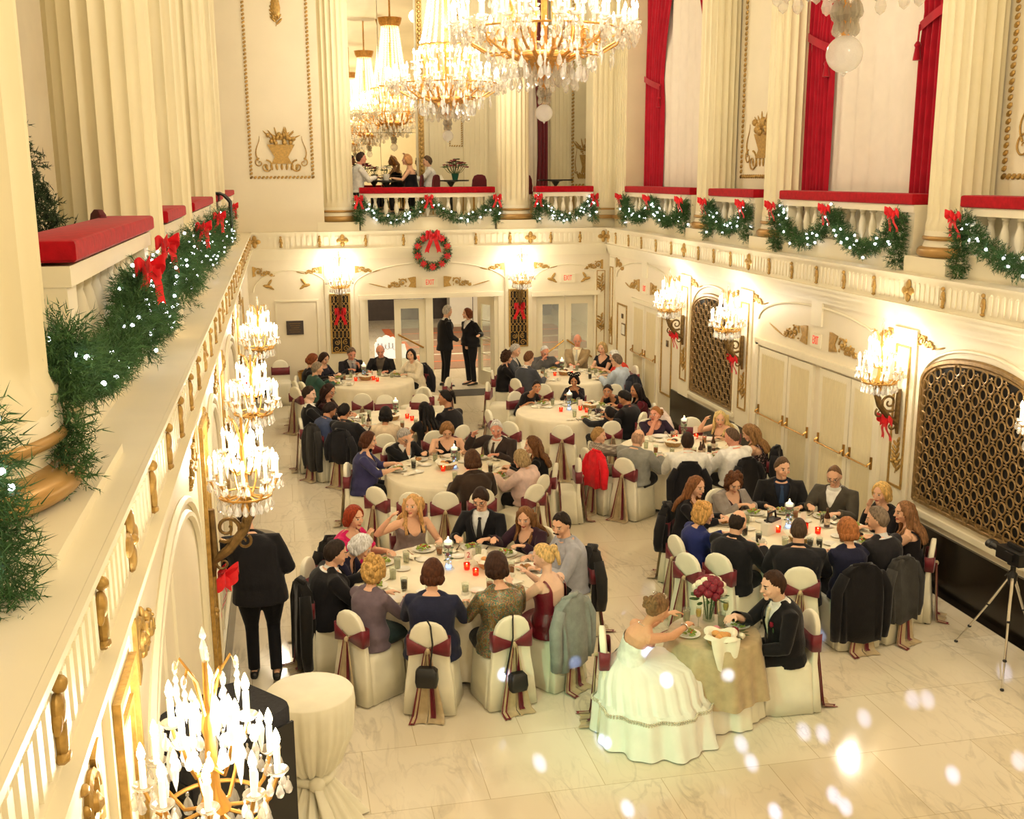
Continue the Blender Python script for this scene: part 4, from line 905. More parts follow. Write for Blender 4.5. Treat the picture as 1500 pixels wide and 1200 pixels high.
    if hst in ('long', 'longcurly'):
        am = .02 if hst == 'longcurly' else .004; back = [HM @ Vector((0, -.06, .05)), HM @ Vector((0, -.1, -.06)), bz(.97) - tan(.97).cross(X) * .075, bz(.82) - tan(.82).cross(X) * (pr_(.82)[1] + .03), bz(.62) - tan(.62).cross(X) * (pr_(.62)[1] + .03)]
        for o_ in (-.055, -.02, .02, .055): strand([p + X * (o_ * (1 + .25 * i)) + Vector((0, -.012 * (abs(o_) < .03), 0)) for i, p in enumerate(back)], .042, .022, None, 9, am + .004)
        for sd in (1, -1):
            fr_ = [HM @ Vector((sd * .07, -.01, .05)), HM @ Vector((sd * .088, .005, -.05)), HM @ Vector((sd * .09, .0, -.15)), front(.86, sd * .1, .02), front(.7, sd * .1, .02)]
            strand(fr_, .026, .018, None, 8, am); strand([p + Vector((sd * .008, -.03, 0)) for p in fr_[:4]], .03, .022, None, 8, am)
    if hst == 'bob' or hst == 'puff':
        for k in range(9): q_ = PI * (1.0 + k / 8) ; hb.ball(tuple(HM @ Vector((.078 * math.cos(q_), .08 * math.sin(q_) - .015, -.055 - .012 * (k % 2)))), (.036, .036, .046), 8, 6)
    if hst == 'curly':
        for k in range(46):
            q_ = PI * (.93 + 1.14 * rnd.random()); zz = -.1 + .22 * rnd.random(); rr = math.sqrt(max(.1, 1 - (zz / .15) ** 2)); hb.ball(tuple(HM @ Vector((.09 * math.cos(q_) * rr, .11 * math.sin(q_) * rr, zz))), .024 + .012 * rnd.random(), 7, 5)
    if hst == 'updo':
        for k in range(22): hb.ball(tuple(HM @ Vector(((rnd.random() - .5) * .13, -.085 - .035 * rnd.random(), -.03 + .1 * rnd.random()))), .026, 8, 6)
        for k in range(10): strand([HM @ Vector((.05 * math.cos(k), -.09 + .03 * math.sin(k), .05)), HM @ Vector((.07 * math.cos(k + 1), -.125, .01 + .04 * math.sin(k * 2))), HM @ Vector((.05 * math.cos(k + 2.4), -.12, -.02))], .013, .009)
    if hst == 'pony': strand([HM @ Vector((0, -.095, .05)), HM @ Vector((0, -.14, .02)), HM @ Vector((0, -.14, -.1))], .035, .015); hb.ball(tuple(HM @ Vector((0, -.11, .06))), .045)
    if len(hair) > 2: strand([HM @ Vector((.03, .106, -.044)), HM @ Vector((0, .112, -.041)), HM @ Vector((-.03, .106, -.044))], .008, .008)
    hb.build('hair', hm, root, 180)
    if glasses:
        gm = MB()
        for sd in (1, -1): gm.torus((0, 0, 0), .022, .0022, 16, 5, HM @ TM((sd * .031, .104, .003), rx=PI / 2), .8); gm.tube([HM @ Vector((sd * .053, .1, .006)), HM @ Vector((sd * .078, .0, .006))], .002, 5)
        gm.tube([HM @ Vector((.009, .107, .005)), HM @ Vector((-.009, .107, .005))], .002, 5); gm.build('glasses', M_BLACKM, root)
    root['_hm'] = 0; del root['_hm']
    return root, dict(bz=bz, tan=tan, HM=HM, J=J, front=front, pr=pr_, X=X, P=P)
# ================================================================ FURNITURE AND TABLEWARE
def rrect(w_, d_, z, cy=0, n=6, p=.25, wob=0, ph=0):
    """rounded rectangle ring, w_ half width, d_ half depth"""
    R = []; N_ = 8 * n
    for j in range(N_):
        a = 2 * PI * j / N_ + .0001; c, s_ = math.cos(a), math.sin(a); e = 2 / 6.0
        x = math.copysign(abs(c) ** e, c) * w_; y = math.copysign(abs(s_) ** e, s_) * d_
        k = 1 + wob * math.sin(a * 11 + ph) + wob * .7 * math.sin(a * 4 + 1)
        R.append((x * k, cy + y * k, z))
    return R
def make_chair_meshes():
    mb = MB()
    mb.rings([rrect(.24, .265, .012, .0, wob=.035), rrect(.226, .252, .2, .0, wob=.02), rrect(.212, .238, .4, .01, wob=.005), rrect(.208, .23, .455, .02), rrect(.18, .2, .475, .02)])
    R = []
    for (z, hw, hd, y) in ((.02, .238, .05, -.25), (.3, .215, .04, -.232), (.46, .192, .032, -.222), (.56, .182, .03, -.226), (.66, .178, .03, -.236), (.74, .17, .03, -.244), (.8, .152, .03, -.25), (.845, .12, .028, -.254), (.872, .075, .024, -.257), (.884, .025, .016, -.258)): R.append(rrect(hw, hd, z, y))
    mb.rings(R); cover = mb.mesh('cover')
    s = MB(); R = []          # burgundy band, pinched behind
    for (dz, o) in ((0, .012), (.0, .016), (1, .016), (1, .012)):
        L = []
        for (x, y, _) in rrect(.186, .045, 0, -.232):
            back = y < -.24; q = min(1, abs(x) / .17)
            lo, hi = (.612 - .04 * q, .636 + .105 * q) if back else (.575, .735)
            L.append((x * (1 + o * 3), -.232 + (y + .232) * (1 + o * 14), hi if dz else lo))
        R.append(L)
    s.rings(R + [R[0]], False); sash = s.mesh('sash')
    k = MB(); k.ball((0, -.3, .625), (.022, .024, .03), 8, 6)
    def tail(mb, x0, x1, w0, w1, zb, yb, ph, foot=.05):
        mb.grid(lambda u, v: (x0 + (x1 - x0) * v + (u - .5) * (w0 + (w1 - w0) * v) , -.3 - (yb * v) - .012 * math.sin(u * 7 + ph) * (1 - .3 * v) - (foot * max(0, v - .93) / .07), max(.008, .63 + (zb - .63) * min(1, v / .95) + .004 * math.sin(u * 9))), 12, 16)
    for sd, ph in ((-1, 0), (1, 2)): tail(k, sd * .008, sd * .08, .035, .15, .01, .04, ph, .1)
    for sd in (-1, 1): k.grid(lambda u, v: (sd * (.005 + .168 * v), -.272 - .012 * math.sin(v * PI) + .03 * v, .625 + (u - .5) * (.03 + .1 * v) + .02 * v + .012), 6, 8)
    org = k.mesh('organza_bow')
    b = MB(); tail(b, -.02, -.13, .025, .055, .01, .05, 1, .12); tail(b, .02, .05, .02, .05, .03, .045, 1.4, .03); bt = b.mesh('sash_tail')
    ft = MB()
    for (x, y) in ((.2, .22), (-.2, .22), (.2, -.24), (-.2, -.24)): ft.lathe([(.012, 0), (.014, .05)], 8, (x, y, 0))
    feet = ft.mesh('chair_feet')
    for m_, mt in ((cover, M_COVER), (sash, M_BURG), (org, M_ORGZ), (bt, M_BURG), (feet, M_BLACKM)):
        m_.materials.append(mt); m_.polygons.foreach_set('use_smooth', [True] * len(m_.polygons))
    return (('cover', cover), ('sash', sash), ('organza_bow', org), ('sash_tail', bt), ('chair_feet', feet))
CHM = make_chair_meshes()
CHAIRS = 0
def chair(x, y, face, label, group='covered banquet chairs', parts=None):
    t = thing('banquet_chair', label, 'chair', (x, y, 0), rad(face - 90), group)
    for nm, me in CHM:
        if parts and nm not in parts: continue
        o = bpy.data.objects.new(nm, me); C.objects.link(o); o.parent = t
    return t
def coat(x, y, face, col, label, length=.62, wd=.2, seed=0, mt=None):
    """coat hung over a chair back"""
    t = thing('coat', label, 'coat', (x, y, 0), rad(face - 90), 'coats hung over chair backs')
    mb = MB(); R = []; zt = .9
    for i, (z, hw, hd, yy) in enumerate(((zt - length, wd * 1.05, .085, -.27), (zt - length * .75, wd * 1.02, .085, -.268), (zt - length * .45, wd, .08, -.262), (zt - .2, wd * .97, .068, -.256), (zt - .07, wd * .86, .058, -.258), (zt - .01, wd * .6, .048, -.26), (zt + .012, wd * .25, .03, -.26))):
        R.append([(p[0] * (1 + .05 * math.sin(7 * p[0] / wd + i + seed)), p[1] + .014 * math.sin(14 * p[0] / wd + seed + .4 * i), z + .02 * math.sin(5 * p[0] / wd + seed) * (i == 0)) for p in rrect(hw, hd, 0, yy)])
    mb.rings(R); mb.build('body', mt or cmat(col), t, 180)
    for sd in (1, -1):
        sl = MB(); sl.tube([(sd * wd * .85, -.27, zt - .09), (sd * (wd + .05), -.28, zt - .25), (sd * (wd + .05), -.29, zt - length * .8), (sd * (wd + .04), -.28, zt - length * .98)], [.055, .062, .055, .05], 10); sl.build('sleeve', mt or cmat(col), t, 180)
    c = MB(); c.tube([(-.1, -.25, zt), (0, -.305, zt + .02), (.1, -.25, zt)], .022, 8); c.build('collar', mt or cmat(col), t, 180)
    return t
def round_table(x, y, r, label, clabel, h=.75, drop=.72, rz=0):
    t = thing('round_table', label, 'table', (x, y, 0), 0, 'round banquet tables')
    MB().lathe([(r - .02, h - .04), (r - .005, h - .03), (r - .005, h - .008)], 48).build('tabletop', M_BRONZE, t)
    for k in range(4): a = PI / 4 + PI / 2 * k; l = MB(); l.tube([(r * .6 * math.cos(a), r * .6 * math.sin(a), 0), (r * .55 * math.cos(a), r * .55 * math.sin(a), h - .03)], .016, 8); l.build('leg', M_BLACKM, t)
    n = 180; R = []
    for (v, rr, z) in ((0, .0004, h), (0, r * .6, h), (0, r - .012, h), (0, r, h - .006), (.03, r + .012, h - .04), (.25, r + .014, h - drop * .3), (.6, r + .025, h - drop * .65), (1, r + .045, h - drop)):
        R.append([((rr + (.045 * v * math.sin(a * 17 + 1.3 * math.sin(a * 3)) + .02 * v * math.sin(a * 29)) ) * math.cos(a), (rr + (.045 * v * math.sin(a * 17 + 1.3 * math.sin(a * 3)) + .02 * v * math.sin(a * 29))) * math.sin(a), z) for a in [2 * PI * j / n for j in range(n)]])
    c = MB(); c.rings(R[::-1], False); c.f.append(tuple(range(7 * n, 8 * n))); o = c.build('tablecloth', M_CLOTH, None, 60, loc=(x, y, 0)); tag(o, clabel, 'tablecloth', 'round cream tablecloths'); return t
# ---- tableware, each kind built once
LIB = {}
def lib_mesh(key, mb, m, sm=40):
    me = mb.mesh(key); me.materials.append(m); me.polygons.foreach_set('use_smooth', [True] * len(me.polygons))
    if sm < 180: me.set_sharp_from_angle(angle=rad(sm))
    return me
def make_lib():
    L = {}
    L['plate'] = lib_mesh('plate', MB().lathe([(.07, 0), (.078, .003), (.105, .012), (.125, .018), (.127, .021), (.104, .016), (.075, .008), (.0, .007)], 28), M_PORC)
    L['side_plate'] = lib_mesh('side_plate', MB().lathe([(.045, 0), (.05, .002), (.078, .01), (.079, .013), (.05, .006), (0, .005)], 22), M_PORC)
    gm = MB(); r = random.Random(5)
    for k in range(26):
        a, q = r.random() * 6.28, .075 * math.sqrt(r.random()); gm.ball((q * math.cos(a), q * math.sin(a), .02 + .02 * r.random() + .025 * (1 - q / .08)), (.022, .014, .008), 6, 4, q=Quaternion((0, 0, 1), r.random() * 3) @ Quaternion((1, 0, 0), r.random() * 1.5))
    L['salad'] = lib_mesh('salad', gm, mat('lettuce', '8fa23f', .5, var=.6, scale=50), 180)
    gm = MB()
    for k in range(7): a = r.random() * 6.28; q = .06 * r.random(); gm.ball((q * math.cos(a), q * math.sin(a), .05), (.013, .012, .009), 6, 4)
    L['garnish'] = lib_mesh('garnish', gm, mat('tomato_and_carrot', 'b8502c', .5, var=.5, scale=60), 180)
    gm = MB(); gm.ball((0, 0, .025), (.055, .035, .022), 10, 6); gm.ball((.05, .04, .02), (.03, .02, .02), 8, 5); gm.ball((-.05, .03, .02), (.025, .025, .018), 8, 5)
    L['leftovers'] = lib_mesh('leftovers', gm, mat('roast_food', 'a8763e', .6, var=.5, scale=40), 180)
    L['water_glass'] = lib_mesh('water_glass', MB().lathe([(.028, 0), (.03, .004), (.036, .13), (.0345, .13), (.029, .012), (0, .01)], 18, cap=False), M_GLASS)
    L['ice_water'] = lib_mesh('ice_water', MB().lathe([(.0, .013), (.0285, .013), (.033, .1), (0, .1)], 14), glassmat('water_tint', 'e8e4d6', 1.33, .7, .05))
    L['cola'] = lib_mesh('cola', MB().lathe([(.0, .013), (.0285, .013), (.033, .1), (0, .1)], 14), mat('dark_cola', '2c120c', .1, var=.1))
    L['iced_tea'] = lib_mesh('iced_tea', MB().lathe([(.0, .013), (.0285, .013), (.033, .085), (0, .085)], 14), mat('iced_tea', '9a5a34', .1, var=.1))
    L['cup'] = lib_mesh('cup', MB().lathe([(.022, 0), (.034, .025), (.04, .06), (.037, .06), (.03, .022), (0, .01)], 18, cap=False).torus((.0, 0, 0), .018, .004, 10, 5, TM((.048, 0, .034), rx=PI / 2)), M_PORC)
    L['stem'] = lib_mesh('flute_glass', MB().lathe([(.03, 0), (.03, .003), (.004, .008), (.004, .09), (.02, .11), (.027, .15), (.024, .2), (.0225, .2), (.025, .15), (.018, .115), (0, .1)], 16, cap=False), M_GLASS)
    L['champagne'] = lib_mesh('champagne', MB().lathe([(0, .105), (.018, .115), (.0245, .15), (.0235, .175), (0, .175)], 14), mat('champagne_gold', 'e0b860', .1, var=.05))
    f = MB(); f.box((0, 0, .003), (.008, .13, .002)); f.box((0, .085, .004), (.022, .05, .002)); L['fork'] = lib_mesh('fork', f, M_SILVER)
    f = MB(); f.box((0, -.03, .003), (.011, .1, .003)); f.box((0, .06, .003), (.018, .11, .002)); L['knife'] = lib_mesh('knife', f, M_SILVER)
    nk = MB(); nk.grid(lambda u, v: ((u - .5) * .2 * (1 - .4 * v), (v - .5) * .2 + .02 * math.sin(u * 8), .012 + .02 * math.sin(u * 7) ** 2 * (1 - v) + .012 * math.sin(v * 5 + u * 3)), 16, 14); L['napkin'] = lib_mesh('napkin', nk, M_CLOTHN, 180)
    nk = MB(); nk.lathe([(.075, 0), (.06, .03), (.02, .1), (.004, .12)], 12); L['napkin_cone'] = lib_mesh('napkin', nk, M_CLOTHN, 30)
    b = MB(); b.lathe([(.032, 0), (.034, .01), (.034, .13), (.014, .175), (.013, .225), (.015, .228), (.0, .23)], 16); L['bottle'] = lib_mesh('beer_bottle', b, mat('brown_glass', '3d1a0a', .08, var=.1, coat=.6))
    b = MB(); b.lathe([(.0348, .04), (.0348, .11)], 16, cap=False); L['bottle_label'] = lib_mesh('bottle_label', b, mat('red_white_label', 'c8b49a', .6, var=.5, scale=40))
    return L
M_CLOTHN = mat('cream_napkin', 'f6eed6', .8, var=.04, scale=9, bump=.1)
LIB = make_lib()
def inst(key, name=None, parent=None, loc=(0, 0, 0), rz=0, label=None, cat=None, group=None, s=1):
    o = bpy.data.objects.new(name or LIB[key].name, LIB[key]); C.objects.link(o); o.location = loc; o.rotation_euler.z = rz; o.scale = (s, s, s)
    if parent is not None: o.parent = parent
    if label: tag(o, label, cat, group)
    return o
M_LED = mat('blue_white_led', 'dfe8ff', .3, emit='7fa6ff', es=2.6); M_LED2 = mat('votive_flame', 'fff2d0', .3, emit='ffdf9a', es=14)
M_VOTIVE = glassmat('red_votive_glass', 'ff8a70', 1.3, .75, .05, 'ff5a40'); M_WAX = mat('white_wax', 'fffaf0', .4, emit='fff0d8', es=.7); M_GREEN = mat('rose_leaf', '3f5c2c', .55, var=.35, scale=30)
M_ROSE = mat('burgundy_rose', '7d1428', .6, var=.35, scale=60); M_ROSEW = mat('cream_rose', 'f2e8cc', .6, var=.08, scale=60); M_PINK = mat('pink_rose', 'e79aa0', .6, var=.12, scale=60)
def rose(mb, c, r, seed=0):
    rr = random.Random(seed); mb.ball(c, r * .62, 8, 6)
    for k in range(11):
        a = k * 2.4; el = .2 + .9 * k / 11; d = Vector((math.cos(a) * math.cos(el), math.sin(a) * math.cos(el), math.sin(el))); p = Vector(c) + d * r * .62
        mb.ball(tuple(p), (r * .52, r * .52, r * .2), 7, 4, q=d.to_track_quat('Z', 'Y') @ Quaternion((1, 0, 0), .35))
def centrepiece(x, y, z, label, lit=True, rose_col=M_ROSE, big=1.0, light=False):
    t = thing('flower_vase', label, 'vase', (x, y, z), RNG.random() * 6, 'lit glass vases of flowers')
    MB().lathe([(.052, 0), (.06, .006), (.034, .05), (.036, .12), (.058, .3), (.056, .3), (.033, .12), (.03, .05), (.048, .012), (0, .01)], 20, cap=False).build('glass', M_GLASS, t)
    MB().lathe([(0, .012), (.03, .02), (.03, .04), (0, .05)], 12).build('light_base', M_LED if lit else M_SILVER, t)
    l = MB(); l.tube([(0, 0, .03), (.006, 0, .14), (-.004, .004, .24)], .004, 5); r = random.Random(int(x * 100))
    for k in range(11): a = k * 2.4; leaf(l, TM((.012 * math.cos(a), .012 * math.sin(a), .1 + .014 * k), rx=.9, rz=a), 0, 0, 0, .045, .024, .004)
    l.build('foliage', M_GREEN, t)
    f = MB(); rose(f, (0, 0, .245), .04, 1); f.build('bloom', rose_col, t)
    f = MB(); rose(f, (.012, .01, .16), .026, 1); f.build('bloom', rose_col, t)
    if lit:
        g = MB()
        for k in range(7): g.ball((.022 * math.cos(k * 2.4), .022 * math.sin(k * 2.4), .06 + .02 * k), .007, 6, 4)
        g.build('light_beads', M_LED, t)
    MB().lathe([(0, .27), (.042, .27), (.044, .3), (.03, .312), (0, .314)], 16).build('floating_candle', M_WAX, t)
    fl = MB(); fl.lathe([(0, .312), (.012, .325), (.004, .35), (0, .355)], 8); fl.build('flame', M_LED2, t)
    return t
def votive(x, y, z, label, group):
    t = thing('votive_candle', label, 'candle', (x, y, z), 0, group)
    MB().lathe([(.026, 0), (.03, .004), (.034, .075), (.031, .075), (.027, .01), (0, .008)], 14, cap=False).build('glass_cup', M_VOTIVE, t)
    MB().lathe([(0, .009), (.026, .009), (.027, .035), (0, .036)], 12).build('wax', M_WAX, t); MB().lathe([(0, .036), (.011, .048), (.004, .068), (0, .072)], 8).build('flame', M_LED2, t); return t
def bread_basket(x, y, z, label, rz=0, dark=True):
    t = thing('bread_basket', label, 'basket', (x, y, z), rz, 'bread baskets')
    b = MB(); b.lathe([(.09, 0), (.11, .02), (.135, .075), (.13, .075), (.1, .015), (0, .01)], 24, cap=False); b.build('basket', mat('wicker', 'b08a52', .7, var=.4, scale=60, bump=.6), t)
    n = MB(); n.grid(lambda u, v: ((.06 + .095 * v + .025 * v * math.sin(u * 8 * PI)) * math.cos(u * 2 * PI), (.06 + .095 * v + .025 * v * math.sin(u * 8 * PI)) * math.sin(u * 2 * PI), .03 + .075 * math.sin(v * 2.4) + .012 * math.sin(u * 8 * PI)), 48, 8, wrap=True); n.build('napkin_lining', M_CLOTHN, t, 180)
    for k, (a, q) in enumerate(((0, .045), (2, .05), (4, .05), (5.2, .02))):
        o = MB().ball((q * math.cos(a), q * math.sin(a), .075 + .012 * (k == 3)), (.05, .036, .032), 10, 7, q=Quaternion((0, 0, 1), a)).build('bread_roll', mat('dark_bread', '4a2a18', .7) if dark and k == 3 else mat('bread_crust', 'd99a56', .6, var=.2, scale=20), t, 180)
    return t
def number_card(x, y, z, txt, rz, label):
    t = thing('table_number_card', label, 'card', (x, y, z), rz, 'table number cards')
    MB().box((0, 0, .105), (.085, .004, .11)).build('card', M_PORC, t); MB().lathe([(.03, 0), (.03, .004), (.003, .008), (.003, .055)], 12).build('stand', M_SILVER, t)
    if txt:
        o = obj('number', T_TWO, mat('red_ink', 'b8262a', .6), t, 0, loc=(0, -.003, .105)); o.rotation_euler = (PI / 2, 0, 0)
    return t
def setting(cx, cy, z, ang, r, where, food, glass, seed=0, grp=''):
    """one place setting; ang from the table centre"""
    rr = random.Random(seed); a = rad(ang); ux, uy = math.cos(a), math.sin(a); vx, vy = -uy, ux
    def at(d, l): return (cx + ux * d + vx * l, cy + uy * d + vy * l, z)
    q = a + PI / 2
    p = inst('plate', loc=at(r - .17, .0), rz=rr.random() * 6, label='white dinner plate ' + where, cat='plate', group='dinner plates ' + grp)
    if food == 'salad': inst('salad', parent=p); inst('garnish', parent=p)
    elif food == 'left': inst('leftovers', parent=p)
    g = inst('water_glass', loc=at(r - .36 - .04 * rr.random(), -.13 + .05 * rr.random()), label='tumbler ' + where, cat='glass', group='tumblers ' + grp); inst(glass, parent=g)
    inst('fork', loc=at(r - .16, .16), rz=q + .1 * rr.random(), label='fork ' + where, cat='fork', group='forks ' + grp); inst('knife', loc=at(r - .16, -.15), rz=q - .2 * rr.random(), label='knife ' + where, cat='knife', group='knives ' + grp)
    inst(rr.choice(['napkin', 'napkin']), loc=at(r - .33, .17 + .05 * rr.random()), rz=rr.random() * 6, label='crumpled cream napkin ' + where, cat='napkin', group='napkins ' + grp, s=.75 + .2 * rr.random())
    if rr.random() < .6: inst('napkin', loc=at(r - .12 - .1 * rr.random(), -.27), rz=rr.random() * 6, label='second cream napkin ' + where, cat='napkin', group='second napkins ' + grp, s=.55 + .2 * rr.random())
    if rr.random() < .75:
        o = inst('side_plate', loc=at(r - .45, .06 + .06 * rr.random()), label='small bread plate ' + where, cat='plate', group='bread plates ' + grp)
    if rr.random() < .6: inst('cup', loc=at(r - .4, .24), rz=rr.random() * 6, label='white coffee cup ' + where, cat='cup', group='coffee cups ' + grp)
